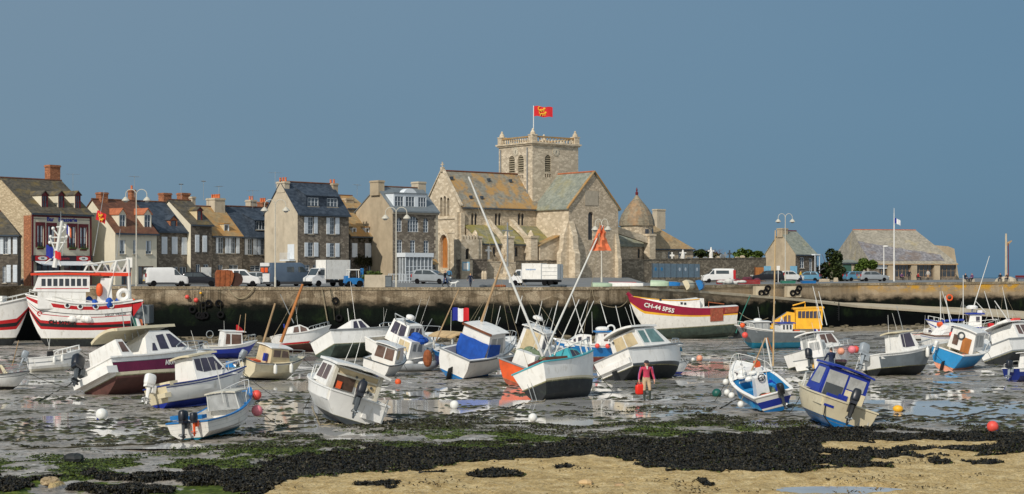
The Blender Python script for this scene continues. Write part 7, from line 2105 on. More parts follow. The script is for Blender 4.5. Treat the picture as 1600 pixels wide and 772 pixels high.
# ================================================================== PEOPLE
CLOTH = {}
def cm(name,c):
 if name not in CLOTH:CLOTH[name] = mat("cloth_"+name,c,.85,.15,8)
 return CLOTH[name]
cm("raspberry",S(188,60,86));cm("khaki",S(186,160,128));cm("dark",S(34,36,44));cm("jeans",S(48,66,104));cm("navy",S(22,36,66));cm("blue",S(60,118,156));cm("red",S(186,44,42));cm("white",S(206,200,190));cm("yellow",S(206,170,60));cm("boot",S(52,62,56));cm("purple",S(104,66,104));cm("tan",S(170,140,110));cm("brown",S(84,62,50));cm("cap",S(52,50,60))
def person(loc,face,h,label,top,legs,boots="dark",hairm="hair",pose="stand",fingers=False,group=None,tilt=0,sleeve=True):
 """one skinned body; clothes are regions of the same surface"""
 J = {}
 up = .52*h
 lean = 0
 if pose == "sit":up = .46
 J["pel"] = (0,0,up);J["sp"] = (0,.0,up+.10*h);J["ch"] = (0,-.01*h,up+.21*h);J["nk"] = (0,-.005*h,up+.315*h);J["hd"] = (0,-.02*h,up+.37*h);J["cr"] = (0,-.015*h,up+.445*h)
 for s_,k in ((1,"l"),(-1,"r")):
  J["hp"+k] = (s_*.055*h,0,up-.02*h)
  J["sh"+k] = (s_*.115*h,.0,up+.275*h)
 st = {"stand":(.0,.0),"walk":(.16,-.14),"walk2":(-.12,.13),"bend":(.02,-.02),"sit":(0,0),"stride":(.06,.10)}[pose]
 for (s_,k,a) in ((1,"l",st[0]),(-1,"r",st[1])):
  x = s_*.06*h
  if pose == "sit":
   J["kn"+k] = (s_*.09*h,-.25*h,up+.01*h);J["an"+k] = (s_*.08*h,-.24*h,.06);J["to"+k] = (s_*.09*h,-.34*h,.03)
  else:
   fy =-a*h
   J["kn"+k] = (x*1.15,fy*.55-.03*h,.285*h);J["an"+k] = (x*1.2,fy,.05*h+max(0,-a)*.15*h);J["to"+k] = (x*1.35,fy-.10*h,.02*h)
  ab =-a*.8 if pose.startswith("walk") else 0
  wide = .05*h if pose != "bend" else .02
  J["el"+k] = (s_*(.135*h+wide*.6),-ab*h*.3+.02*h,up+.11*h)
  J["wr"+k] = (s_*(.14*h+wide),-ab*h*.9-.03*h,up-.02*h)
  J["hn"+k] = (s_*(.14*h+wide*1.05),-ab*h-.045*h,up-.075*h)
  if pose == "sit":J["el"+k] = (s_*.15*h,-.04*h,up+.13*h);J["wr"+k] = (s_*.08*h,-.17*h,up+.07*h);J["hn"+k] = (s_*.05*h,-.22*h,up+.06*h)
  if pose == "bend":J["el"+k] = (s_*.15*h,-.10*h,up+.13*h);J["wr"+k] = (s_*.11*h,-.22*h,up+.06*h);J["hn"+k] = (s_*.1*h,-.26*h,up+.04*h)
 rad = dict(pel=.085,sp=.08,ch=.092,nk=.034,hd=.052,cr=.044)
 for k in "lr":rad.update({"hp"+k:.062,"kn"+k:.040,"an"+k:.027,"to"+k:.022,"sh"+k:.042,"el"+k:.030,"wr"+k:.020,"hn"+k:.022})
 E = [("pel","sp"),("sp","ch"),("ch","nk"),("nk","hd"),("hd","cr")]
 for k in "lr":E += [("pel","hp"+k),("hp"+k,"kn"+k),("kn"+k,"an"+k),("an"+k,"to"+k),("ch","sh"+k),("sh"+k,"el"+k),("el"+k,"wr"+k),("wr"+k,"hn"+k)]
 if fingers:
  for s_,k in ((1,"l"),(-1,"r")):
   hn = Vector(J["hn"+k])
   for i,ln in enumerate((.052,.058,.054,.044)):
    a = "f%s%d" % (k,i)
    J[a+"a"] = tuple(hn+Vector((0,(-.016+.0105*i)*h,-.012*h)));J[a+"b"] = tuple(hn+Vector((-s_*.006*h,(-.018+.011*i)*h,-.03*h)));J[a+"c"] = tuple(hn+Vector((-s_*.018*h,(-.016+.010*i)*h,-ln*h*.85)))
    E += [("hn"+k,a+"a"),(a+"a",a+"b"),(a+"b",a+"c")]
    rad[a+"a"] = .0062;rad[a+"b"] = .0054;rad[a+"c"] = .0046
   a = "t"+k
   J[a+"a"] = tuple(hn+Vector((-s_*.004*h,-.022*h,.008*h)));J[a+"b"] = tuple(hn+Vector((-s_*.016*h,-.032*h,-.012*h)))
   E += [("hn"+k,a+"a"),(a+"a",a+"b")];rad[a+"a"] = .0068;rad[a+"b"] = .0054
 names = list(J)
 idx = {n:i for i,n in enumerate(names)}
 me = bpy.data.meshes.new("body")
 me.from_pydata([J[n] for n in names],[(idx[a],idx[b_]) for a,b_ in E],[])
 o = bpy.data.objects.new("tmp_body",me);COL.objects.link(o)
 md = o.modifiers.new("skin",'SKIN')
 for n in names:
  sv = me.skin_vertices[0].data[idx[n]]
  r_ = rad[n]*h;sv.radius = (r_,r_*(.72 if n in ("pel","sp","ch") else 1))
  sv.use_root = (n == "pel")
 sb = o.modifiers.new("sub",'SUBSURF');sb.levels = 2 if fingers else 1
 dg = bpy.context.evaluated_depsgraph_get()
 nm = bpy.data.meshes.new_from_object(o.evaluated_get(dg))
 bpy.data.objects.remove(o);bpy.data.meshes.remove(me)
 mats = [cm(top,None),cm(legs,None),cm(boots,None),MT["skin"],MT[hairm] if hairm in MT else cm(hairm,None)]
 nm.materials.clear()
 for x in mats:nm.materials.append(x)
 segs = [(Vector(J[a]),Vector(J[b_]),a,b_) for a,b_ in E]
 for p in nm.polygons:
  c_ = p.center;best = None;bd = 9
  for A,B_,a,b_ in segs:
   t_ = max(0,min(1,(c_-A).dot(B_-A)/max(1e-9,(B_-A).length_squared)));d_ = (c_-(A+(B_-A)*t_)).length
   if d_ < bd:bd = d_;best = (a,b_,t_)
  a,b_,t_ = best
  k = 0
  if a[:2] in ("hd",) or b_[:2] in ("hd","cr"):k = 3
  if k == 3 and (c_.z > J["hd"][2]+.045*h or (c_.y > J["hd"][1]+.012*h and c_.z > J["hd"][2]-.01*h)):k = 4
  if a[:2] in ("hp",) or b_[:2] == "hp":k = 1
  if a == "pel" and b_ == "sp" and t_ < .35:k = 1
  if a[:2] in ("kn",):k = 2 if boots != legs and t_ > .12 else 1
  if a[:2] == "an":k = 2
  if a[:2] == "wr" or a[:2] == "hn" or a[0] in "ft":k = 3
  if a[:2] == "el" and t_ > .9:k = 3
  p.material_index = k
 nm.polygons.foreach_set("use_smooth",[True]*len(nm.polygons))
 root = bpy.data.objects.new("person",nm);COL.objects.link(root)
 root.location = loc;root.rotation_euler = (0,R(tilt),R(face))
 tag(root,label,"person",group)
 root_j = J
 if fingers:
  hd = Vector(J["hd"]);f = MB()
  f.ell(tuple(hd+Vector((0,-.058*h,.004*h))),(.009*h,.014*h,.014*h),1,8,6)
  f.ell(tuple(hd+Vector((.055*h,0,.004*h))),(.008*h,.013*h,.02*h),1,8,6);f.ell(tuple(hd+Vector((-.055*h,0,.004*h))),(.008*h,.013*h,.02*h),1,8,6)
  f.build("face_features",MT["skin"],root,True)
  for s_ in (1,-1):
   f = MB();f.ell(tuple(hd+Vector((s_*.019*h,-.0505*h,.018*h))),(.008*h,.004*h,.005*h),1,8,6);f.build("eye",MT["black"],root)
  f = MB();f.ell(tuple(hd+Vector((0,-.048*h,-.024*h))),(.016*h,.005*h,.004*h),1,8,6);f.build("mouth",cm("brown",None),root)
 return root,J
g = G(1010,625)
man,J = person((g.x,g.y,g.z-.02),8,1.74,"man in raspberry jumper, cap and rubber boots carrying a red can across the mud","raspberry","khaki","boot","hair","stride",True)
hd = Vector(J["hd"])
m = MB();m.lathe([(.105,0),(.108,.03),(.09,.075),(.04,.10),(.005,.105)],14,tuple(hd+Vector((0,.004,.048))));m.slab([tuple(hd+Vector((.1*math.cos(a),-.03-.17*math.sin(a)*1.0,.055))) for a in [PI*i/8 for i in range(9)]],(0,0,.012));m.build("cap",cm("cap",None),man,True)
m = MB();z_ = J["nk"][2];m.slab([(-.045,-.105,z_-.0),(.045,-.105,z_-.0),(.012,-.158,z_-.13),(-.012,-.158,z_-.13)],(0,-.012,0));m.build("collar",cm("white",None),man)
for s_,k in ((1,"l"),(-1,"r")):
 m = MB();a,b_,c_ = Vector(J["sh"+k]),Vector(J["el"+k]),Vector(J["wr"+k]);o_ = Vector((s_*.052,0,.012))
 m.tube([a+o_+Vector((0,0,.03)),b_+o_*.75,c_+o_*.5],.018,5);m.build("sleeve_stripe",mat("mauve_stripe",S(146,120,176),.85),man)
hr = man.matrix_basis.copy();
from mathutils import Euler
hw = Matrix.Translation(man.location) @ Euler((0,0,R(8))).to_matrix().to_4x4() @ Vector(J["hnr"])
can = empty("jerry_can",hw+Vector((.03,0,-.50)),R(20),"bright orange red plastic jerry can carried by the man in the raspberry jumper","jerry can")
m = MB();m.ell((0,0,.20),(.19,.11,.22),.45,16,10);m.build("can_body",mat("red_plastic_can",S(226,44,26),.4,.05),can,True,50)
m = MB();m.tube([(-.13,0,.40),(-.11,0,.47),(.09,0,.47),(.13,0,.40)],.018,6);m.build("handle",mat("red_plastic_handle",S(214,40,24),.4,.05),can)
m = MB();m.lathe([(.035,0),(.035,.07),(.03,.09)],10,(-.16,0,.40));m.build("cap",MT["black"],can)
g = G(1299,592)
man2,J = person((g.x,g.y,g.z-.03),200,1.75,"man in a navy jumper and jeans standing behind the cream boat with the blue wheelhouse","navy","jeans","boot","hair","bend")
GP = "people strolling on the quay"
def onroad(px,Y,dz=0):x = (px-800)*Y/F;return (x,Y,float(ztown(x,Y))+dz)
person(onroad(695.5,169),60,1.78,"walker in a dark jacket and blue jeans leading a white dog on the quay","dark","jeans","dark","hair","walk",False,GP)
person(onroad(702,186),160,1.72,"walker in a light blue jacket behind the dark jacketed dog walker","blue","dark","dark","hair","stand",False,GP)
person(onroad(735,172),20,1.45,"small figure in dark clothes with yellow collar walking alone on the quay below the church","navy","navy","dark","yellow","walk2",False,GP)
person(onroad(1251,238),90,1.74,"man in a yellow top and blue trousers at the open car boot","yellow","jeans","dark","hair","walk",False,GP)
GS = "people on the mole by the boathouse"
for px,Y,pz,tp,lg,lab in ((1409,262,"sit","purple","dark","person in purple seated left of the group outside the boathouse"),(1421,262,"stand","dark","dark","person in dark clothes standing between seated people outside the boathouse"),(1434.5,263,"sit","red","dark","person in a red top seated outside the boathouse"),(1450,262,"stand","white","tan","person in a pale top standing at the right of the boathouse group"),
       (1508.5,228,"sit","dark","navy","person in black on the mole end beside one in purple, right of the boathouse"),(1519,228,"sit","purple","dark","person in purple sitting beside one in black right of the boathouse"),(1563,230,"sit","dark","dark","left one of two dark figures sitting below the wooden cross post"),(1574,230,"sit","brown","navy","right one of two dark figures sitting below the wooden cross post")):
 x,y,z = onroad(px,Y);person((x,y,z+(.0 if pz == "sit" else 0)),rnd.uniform(-60,60),1.68,lab,tp,lg,"dark","hair",pz,False,GS)
 if pz == "sit":
  r_ = empty("stone_block" if px > 1500 else "chair",(x,y+.06,z),0,"low stone block under the person in %s" % {1508.5:"black right of the boathouse",1519:"purple right of the boathouse",1563:"dark left of the cross post",1574:"brown right below the cross post"}[px] if px > 1500 else "dark chair under the person in %s outside the boathouse" % ("purple" if px == 1409 else "red"),"seat" if px > 1500 else "chair","seats on the mole")
  m = MB()
  if px > 1500:m.box(-.3,.3,-.22,.22,0,.40);m.build("seat",MT["sillstone"],r_)
  else:
   m.box(-.22,.22,-.2,.2,.37,.41);m.build("seat",MT["black"],r_);m = MB();m.box(-.22,.22,.2,.23,.41,.8);m.build("backrest",MT["black"],r_)
   for a in (-.2,.2):
    for c_ in (-.18,.18):m = MB();m.tube([(a,c_,0),(a,c_,.37)],.015,4);m.build("leg",MT["black"],r_)
x,y,z = onroad(708.5,169.3)
d = empty("dog",(x,y,z),R(15),"white dog trotting on a lead ahead of the dark jacketed walker","dog")
m = MB();m.tube([(-.30,0,.42),(-.15,0,.41),(.1,0,.42),(.28,0,.46),(.38,0,.56),(.48,0,.60),(.6,0,.57)],[.07,.105,.115,.11,.07,.075,.03],8)
m.tube([(-.30,0,.46),(-.42,0,.56),(-.5,0,.62)],[.03,.025,.015],5)
for xx,yy in ((.24,.06),(.24,-.06),(-.24,.06),(-.24,-.06)):
 f = .07 if yy > 0 else -.07
 if xx > 0:m.tube([(xx,yy,.42),(xx+f*.5,yy,.22),(xx+f,yy,.03)],[.045,.03,.024],6)
 else:m.tube([(xx,yy,.42),(xx+.05,yy,.30),(xx-.05+f,yy,.16),(xx+f,yy,.03)],[.06,.04,.025,.024],6)
m.ell((.45,.055,.62),(.03,.015,.05));m.ell((.45,-.055,.62),(.03,.015,.05))
m.build("dog_body",MT["buoywhite"],d,True)
# ================================================================== VEHICLES AND STREET FURNITURE
MT["tyre"] = mat("tyre",S(20,20,22),.9,.1,5,spec=.15)
MT["rim"] = mat("alloy_rim",S(170,172,172),.35,.05,5,metal=.5)
MT["carwhite"] = mat("white_car_paint",S(222,222,220),.25,.03,2);MT["carsilver"] = mat("silver_car_paint",S(158,164,168),.3,.04,2,metal=.3)
MT["cardark"] = mat("dark_car_paint",S(24,26,32),.2,.08,2);MT["carblue"] = mat("blue_grey_car_paint",S(88,104,122),.3,.05,2,metal=.2);MT["carsky"] = mat("light_blue_car_paint",S(86,134,160),.3,.05,2)
MT["lamp_red"] = mat("tail_light",S(170,24,26),.3,.05);MT["lamp_white"] = mat("headlight",S(226,226,220),.15,.03);MT["plate"] = mat("yellow_plate",S(230,190,60),.5,.03);MT["plastic"] = mat("grey_bumper",S(70,72,74),.6,.05)
MT["carglass"] = glass("car_glass",(.03,.04,.045,1),.05)
def wheel_(parent,x,y,r,w=.2):
 m = MB();m.lathe([(r*.62,-w/2),(r*.94,-w/2),(r,-w*.3),(r,w*.3),(r*.94,w/2),(r*.62,w/2)],16,(x,y,r),'y');o = m.build("wheel",MT["tyre"],parent,True,40)
 m = MB();m.lathe([(r*.64,-w*.42),(r*.64,w*.42)],12,(x,y,r),'y');m.build("rim",MT["rim"],o)
def vehicle(px,Y,psi,label,cat,name,paint,L,W_,H,body,glassh,wheels=(.18,.82),wr=.30,group="vehicles parked on the quay",side_panes=(),front=None,back=None,lower="plastic",tumble=.12,plate=None,extra=None):
 """body: side profile [(x fraction, z m)], nose at x=1; glass above glassh"""
 x,y = (px-800)*Y/F,Y
 r_ = empty(name,(x,y,float(ztown(x,y))+.01),R(psi),label,cat,group)
 Wd = lambda z:W_/2-(max(0,z-glassh)*tumble)-(max(0,.45-z)*.08)
 xs = [p[0] for p in body];zt = [p[1] for p in body]
 m = MB();N = 26;lev = [.0,.12,.3,.5,.72,.9,1.0]
 rows = []
 for i in range(N+1):
  f = i/N;top = float(np.interp(f,xs,zt));bot = .20
  endt = min(1,min(f,1-f)/.05);e = .86+.14*math.sqrt(endt)
  pts = []
  for sd in (1,-1):
   col = []
   for l in lev:
    z = bot+(top-bot)*l
    yy = Wd(z)*e*(1-.10*max(0,(l-.9)/.1))
    col.append(((f-.5)*L,sd*yy,z))
   pts.append(col)
  rows.append(pts)
 for i in range(N):
  for sd in (0,1):
   for j in range(len(lev)-1):
    m.k = 1 if lev[j+1] <= .12 else 0
    m.poly([rows[i][sd][j],rows[i+1][sd][j],rows[i+1][sd][j+1],rows[i][sd][j+1]])
  m.k = 0;m.poly([rows[i][0][-1],rows[i+1][0][-1],rows[i+1][1][-1],rows[i][1][-1]])
  m.k = 1;m.poly([rows[i][0][0],rows[i+1][0][0],rows[i+1][1][0],rows[i][1][0]])
 for i in (0,N):
  for j in range(len(lev)-1):
   m.k = 1 if lev[j+1] <= .3 else 0
   m.poly([rows[i][0][j],rows[i][1][j],rows[i][1][j+1],rows[i][0][j+1]])
 m.build("body",[MT[paint],MT[lower]],r_,True,35)
 for poly in side_panes:
  for sd in (1,-1):
   g = MB();g.slab([((f-.5)*L,sd*(Wd(z)+.006),z) for f,z in poly],(0,sd*.01,0));g.build("window",MT["carglass"],r_)
 def endpane(x0,z0,x1,z1,nm,mat_,m0=.1,split=1):
  for k in range(split):
   g = MB();a = Vector(((x0-.5)*L,0,z0));b_ = Vector(((x1-.5)*L,0,z1));d = b_-a;nv = Vector((-d.z,0,d.x)).normalized() if x0 < .5 and x1 < .6 and x0 <= x1 else Vector((d.z,0,-d.x)).normalized()
   if (nv.x < 0) != (x0+x1 < 1.0) and abs(nv.x) > .05:nv =-nv
   if abs(nv.x) <= .05 and nv.z < 0:nv =-nv
   w0,w1 = Wd(z0)-m0,Wd(z1)-m0
   f0,f1 =-1+2*(k+.03)/split,-1+2*(k+.97)/split
   g.slab([a+nv*.012+Vector((0,w0*f0,0)),a+nv*.012+Vector((0,w0*f1,0)),b_+nv*.012+Vector((0,w1*f1,0)),b_+nv*.012+Vector((0,w1*f0,0))],nv*.012);g.build(nm,MT[mat_],r_)
 if front:endpane(*front,"windscreen","carglass")
 if back:endpane(*back[:4],"rear_window","carglass",.12,back[4] if len(back) > 4 else 1)
 for sd in (1,-1):
  zb = .62 if H < 1.7 else .85
  g = MB();g.box(L*.485,L*.505,sd*W_*.36-.17,sd*W_*.36+.17,zb,zb+.16);g.build("headlight",MT["lamp_white"],r_)
  g = MB();g.box(-L*.506,-L*.48,sd*W_*.42-.08,sd*W_*.42+.08,zb+.1,zb+.45);g.build("tail_light",MT["lamp_red"],r_)
  for f in wheels:wheel_(r_,(f-.5)*L,sd*(W_/2-.10),wr)
 if plate:
  g = MB();g.box(-L*.512,-L*.503,-.26,.26,.55,.68);g.build("number_plate",MT[plate],r_)
 return r_
HATCH = [(0,.75),(.02,1.0),(.12,1.40),(.22,1.46),(.52,1.46),(.60,1.38),(.74,.98),(.95,.80),(1,.58)]
ESTATE = [(0,.8),(.015,1.05),(.07,1.40),(.14,1.46),(.52,1.45),(.58,1.38),(.71,.98),(.95,.82),(1,.6)]
VAN = [(0,1.3),(.01,1.75),(.05,1.9),(.60,1.92),(.68,1.80),(.82,1.15),(.97,.95),(1,.6)]
HVAN = [(0,1.8),(.01,2.3),(.04,2.42),(.72,2.45),(.80,2.3),(.90,1.3),(.98,1.1),(1,.6)]
MPV = [(0,.9),(.02,1.3),(.07,1.68),(.14,1.74),(.58,1.74),(.66,1.62),(.78,1.1),(.96,.9),(1,.6)]
hp = [[(.10,1.02),(.17,1.36),(.34,1.38),(.34,1.0)],[(.36,1.0),(.36,1.38),(.54,1.37),(.68,1.0)]]
vehicle(2,166,8,"dark car cut off by the left edge in front of the stone house","car","parked_car","cardark",4.1,1.7,1.46,HATCH,.95,side_panes=hp,front=(.60,1.36,.735,1.0),back=(.02,1.02,.11,1.38))
vehicle(259,169,24,"white panel van with a yellow number plate, leftmost of the quay vehicles","van","parked_van","carwhite",4.4,1.85,1.92,VAN,1.1,wr=.31,side_panes=[[(.66,1.15),(.655,1.68),(.69,1.7),(.80,1.15)]],front=(.69,1.76,.815,1.2),back=(.003,1.2,.012,1.7,2),plate="plate")
vehicle(312,170,4,"black hatchback between the white panel van and the rusty bucket","car","parked_car","cardark",3.9,1.68,1.46,HATCH,.95,side_panes=hp,front=(.60,1.36,.735,1.0),back=(.02,1.02,.11,1.38))
vehicle(376,172,2,"white high roofed estate car behind the rusty bucket","car","parked_car","carwhite",4.2,1.75,1.78,MPV,1.05,side_panes=[[(.36,1.1),(.36,1.6),(.48,1.6),(.48,1.1)],[(.5,1.1),(.5,1.6),(.62,1.58),(.74,1.1)]],front=(.665,1.6,.775,1.13),back=(.02,1.2,.065,1.62))
vehicle(412,172.5,0,"silver estate car between the white high roofed car and the camper van","car","parked_car","carsilver",4.3,1.75,1.46,ESTATE,.95,side_panes=hp,front=(.58,1.36,.705,1.0),back=(.015,1.05,.065,1.38))
cv = vehicle(448,173,38,"high roofed camper van with white rear doors and blue grey sides","van","camper_van","carblue",5.2,2.0,2.45,HVAN,1.3,wr=.33,side_panes=[[(.66,1.45),(.66,2.0),(.77,2.0),(.86,1.45)],[(.40,1.45),(.40,2.0),(.56,2.0),(.56,1.45)]],front=(.80,2.25,.895,1.38),back=(.003,1.35,.008,2.0,2))
m = MB();m.box(-2.66,-2.56,-.96,.96,.45,1.3);m.box(-2.64,-2.54,-.90,.90,2.05,2.40);m.build("rear_doors",MT["carwhite"],cv)
m = MB();m.box(-2.665,-2.64,.10,.70,1.42,1.9);m.box(-2.665,-2.64,-.70,-.10,1.42,1.9);m.build("orange_curtain",MT["orange"],cv)
def lorry(px,Y,psi,label,boxes,L,paint="carwhite"):
 x,y = (px-800)*Y/F,Y
 r_ = empty("lorry",(x,y,float(ztown(x,y))+.01),R(psi),label,"lorry","vehicles parked on the quay")
 m = MB();xf = L/2
 prof = [(xf-1.9,.5),(xf-1.9,2.05),(xf-1.55,2.15),(xf-1.1,2.1),(xf-.55,1.25),(xf-.06,1.0),(xf,.55),(xf,.35),(xf-1.9,.35)]
 m.slab([(a,-.92,z) for a,z in prof],(0,1.84,0));m.build("cab",MT[paint],r_)
 g = MB();a,b_ = Vector((xf-1.06,0,2.04)),Vector((xf-.58,0,1.29));nv = Vector((.843,0,.538));g.slab([a+nv*.01+Vector((0,-.8,0)),a+nv*.01+Vector((0,.8,0)),b_+nv*.01+Vector((0,.84,0)),b_+nv*.01+Vector((0,-.84,0))],nv*.015);g.build("windscreen",MT["carglass"],r_)
 for sd in (1,-1):
  g = MB();g.slab([(xf-1.7,sd*.925,1.3),(xf-1.7,sd*.925,1.95),(xf-1.2,sd*.925,1.95),(xf-.8,sd*.925,1.3)],(0,sd*.012,0));g.build("window",MT["carglass"],r_)
  g = MB();g.box(xf-.12,xf+.02,sd*.7-.16,sd*.7+.16,.72,.95);g.build("headlight",MT["lamp_white"],r_)
  g = MB();g.box(xf-1.0,xf-.8,sd*1.05-.08,sd*1.05+.08,1.4,1.75);g.build("wing_mirror",MT["black"],r_)
  for xx in (xf-.9,-xf+1.0,-xf+1.9) if L > 6 else (xf-.9,-xf+1.1):wheel_(r_,xx,sd*.85,.36,.26)
 m = MB();m.box(-xf,xf-.3,-.5,.5,.45,.75);m.box(xf-.05,xf+.03,-.9,.9,.35,.6);m.build("chassis",MT["black"],r_)
 for (x0,x1,z0,z1,doors) in boxes:
  m = MB();m.box(x0,x1,-1.05,1.05,z0,z1);o = m.build("cargo_box",MT["white"],r_)
  m = MB()
  for y_ in (-1.052,1.03):
   m.box(x0-.02,x0+.05,y_,y_+.022,z0,z1);m.box(x1-.05,x1+.02,y_,y_+.022,z0,z1)
  m.build("box_trim",MT["alu"],o)
  if doors:
   m = MB()
   for k in range(3):m.box(x0+.1,x1-.1,1.052,1.07,z0+(z1-z0)*(k+1)/4-.02,z0+(z1-z0)*(k+1)/4+.02)
   m.box(x0-.03,x0-.003,-.03,.03,z0+.05,z1-.05);m.build("door_line",MT["grey"],o)
 return r_
lorry(510,172,221,"white box lorry facing the harbour left of the blue forklift",[(-2.6,.75,.85,3.05,False)],5.2).scale = (.9,.9,.9)
lr = lorry(837,178,158,"white refrigerated lorry with two box bodies below the church",[(-1.2,1.6,.85,2.95,False),(-3.5,-1.24,.85,2.85,True)],7.0)
lr.scale = (.8,.8,.8)
text("transports",.34,MT["blue"],lr,(.3,1.06,2.15),(R(90),0,R(180)),bold=.005)
vehicle(674,184,-22,"silver people carrier parked by the white conservatory","car","parked_car","carsilver",4.2,1.75,1.6,[(0,.85),(.02,1.1),(.08,1.5),(.2,1.6),(.5,1.58),(.6,1.46),(.80,.95),(.96,.8),(1,.6)],1.0,side_panes=[[(.1,1.08),(.15,1.46),(.32,1.5),(.32,1.06)],[(.34,1.06),(.34,1.5),(.55,1.46),(.72,1.04)]],front=(.605,1.44,.795,1.0),back=(.02,1.1,.075,1.45))
vn = vehicle(1122,226,184,"white van with a red tail parked by the blue grey boards","van","parked_van","carwhite",4.4,1.85,1.92,VAN,1.1,side_panes=[[(.66,1.15),(.655,1.68),(.69,1.7),(.80,1.15)],[(.2,1.2),(.2,1.65),(.6,1.65),(.6,1.2)]],front=(.69,1.76,.815,1.2),back=(.003,1.2,.012,1.7,2))
m = MB();m.box(-2.24,-1.9,-.945,.945,.5,1.7);m.build("red_panel",MT["red"],vn)
vehicle(1199,236,182,"black estate car in front of the wooden gate in the churchyard wall","car","parked_car","cardark",4.5,1.8,1.7,[(a,z*1.12) for a,z in ESTATE],1.05,side_panes=[[(a,z*1.12) for a,z in p] for p in hp],front=(.58,1.52,.705,1.12),back=(.015,1.15,.065,1.53))
vehicle(1233,240,20,"white car right of the tall lamp post at the far quay","car","parked_car","carwhite",4.0,1.75,1.6,[(a,z*1.08) for a,z in HATCH],1.0,side_panes=[[(a,z*1.08) for a,z in p] for p in hp],front=(.60,1.46,.735,1.08),back=(.02,1.1,.11,1.48))
oc_ = vehicle(1262,243,160,"pale silver hatchback with its black boot lid raised beside the man in yellow","car","parked_car","carsky",3.8,1.68,1.46,HATCH,.95,side_panes=hp,front=(.60,1.36,.735,1.0),back=(.02,1.02,.11,1.38))
m = MB();m.slab([(-1.5,-.7,1.45),(-1.5,.7,1.45),(-2.5,.65,2.0),(-2.5,-.65,2.0)],(0,0,.06));m.build("boot_lid",MT["cardark"],oc_)
vehicle(1339,248,12,"light blue car behind the silver estate on the mole","car","parked_car","carsky",3.9,1.7,1.5,HATCH,.95,side_panes=hp,front=(.60,1.36,.735,1.0),back=(.02,1.02,.11,1.38))
vehicle(1364,244,10,"silver estate car with yellow number plate, rightmost car on the mole","car","parked_car","carsilver",4.4,1.75,1.46,ESTATE,.95,side_panes=hp,front=(.58,1.36,.705,1.0),back=(.015,1.05,.065,1.38),plate="plate")
# ---- forklift
x,y,z = onroad(553,168);fk = empty("forklift",(x,y,z),R(20),"bright blue forklift truck with a white cab beside the planter","forklift")
m = MB();m.box(-1.1,.9,-.6,.6,.35,1.1,.05);m.box(-1.25,-.7,-.6,.6,.5,1.35,.08);m.build("body",MT["blue"],fk)
m = MB()
for a,c_ in ((-.8,-.55),(-.8,.55),(.5,-.55),(.5,.55)):m.tube([(a,c_,1.1),(a*.9,c_*.9,2.0)],.05,5)
m.box(-.85,.6,-.58,.58,2.0,2.12);m.build("cab",MT["white"],fk)
m = MB()
for c_ in (-.4,.4):m.box(.95,1.12,c_-.08,c_+.08,.1,2.25)
m.box(.95,1.1,-.4,.4,1.2,1.32);m.box(.95,1.1,-.4,.4,2.1,2.22);m.build("mast",MT["blue"],fk)
m = MB()
for c_ in (-.3,.3):m.box(1.12,2.2,c_-.07,c_+.07,.15,.2)
m.build("fork",MT["black"],fk)
for a,r__ in ((-.75,.36),(.6,.4)):
 for sd in (1,-1):wheel_(fk,a,sd*.6,r__,.24)
m = MB();m.box(-.5,-.05,-.25,.25,1.1,1.25);m.box(-.55,-.45,-.25,.25,1.25,1.75);m.build("seat",MT["black"],fk)
fk.scale = (.8,.8,.85)
# ---- rusty grab bucket
x,y,z = onroad(353,168);bk = empty("grab_bucket",(x,y,z+.02),R(15),"rusty steel dredging bucket standing on the quay edge between parked cars","bucket")
m = MB();prof = [(.9*math.cos(a),.9+.9*math.sin(a)) for a in [PI*.15+PI*1.35*i/14 for i in range(15)]]
prof = [(-1.0,0),(.35,0),(.6,.5),(.75,1.2),(.55,1.62),(.1,1.68),(-.9,1.66),(-1.05,1.3)]
m.slab([(a,-.75,c_) for a,c_ in prof],(0,1.5,0));m.build("bucket_shell",MT["rust"],bk)
m = MB();m.lathe([(.62,-.6),(.70,-.62),(.70,.6),(.62,.62)],16,(.95,0,.72),'y');m.build("drum",mat("dark_rust",S(66,42,32),.9,.2,3),bk,True)
for k in range(3):
 m = MB();m.slab([(-.8+.5*k,-.76,.1),(-.7+.5*k,-.76,.1),(-.65+.5*k,-.76,1.6),(-.75+.5*k,-.76,1.6)],(0,-.05,0));m.build("rib",MT["rust"],bk)
# ---- planter and grey cabinet
x,y,z = onroad(585,167.5);pl = empty("planter",(x,y,z),R(8),"whitewashed planter wall topped with a spreading green plant beside the forklift","planter")
m = MB();m.box(-1.0,1.05,-.5,.5,0,1.25);m.build("trough",MT["render_old"],pl)
m = MB();rr = random.Random(8)
for k in range(9):leafball(m,(-1.1+.2*k,rr.uniform(-.2,.2),1.35+rr.uniform(-.25,.1)-(.35 if k < 3 else 0)),(.35,.35,.22),60,.1,rr)
m.build("foliage",MT["leafmid"],pl)
x,y,z = onroad(606,167.5);cb = empty("cabinet",(x,y,z),0,"dark grey service cabinet right of the planter","cabinet")
m = MB();m.box(-.42,.42,-.3,.3,0,1.15);m.build("body",MT["dgrey"],cb);m = MB();m.box(-.46,.46,-.34,.34,1.15,1.2);m.build("lid",MT["grey"],cb);m = MB();m.box(-.36,.36,-.315,-.302,.1,1.05);m.build("door",MT["slategrey"],cb)
x,y,z = onroad(638,188);rl = empty("railing",(x,y,z),R(35),"white garden railing in front of the conservatory","railing")
m = MB()
for k in range(16):m.box(-2.6+.34*k,-2.55+.34*k,-.02,.02,0,1.0)
m.box(-2.65,2.6,-.025,.025,.95,1.02);m.box(-2.65,2.6,-.025,.025,.2,.26);m.build("bars",MT["shutter"],rl)
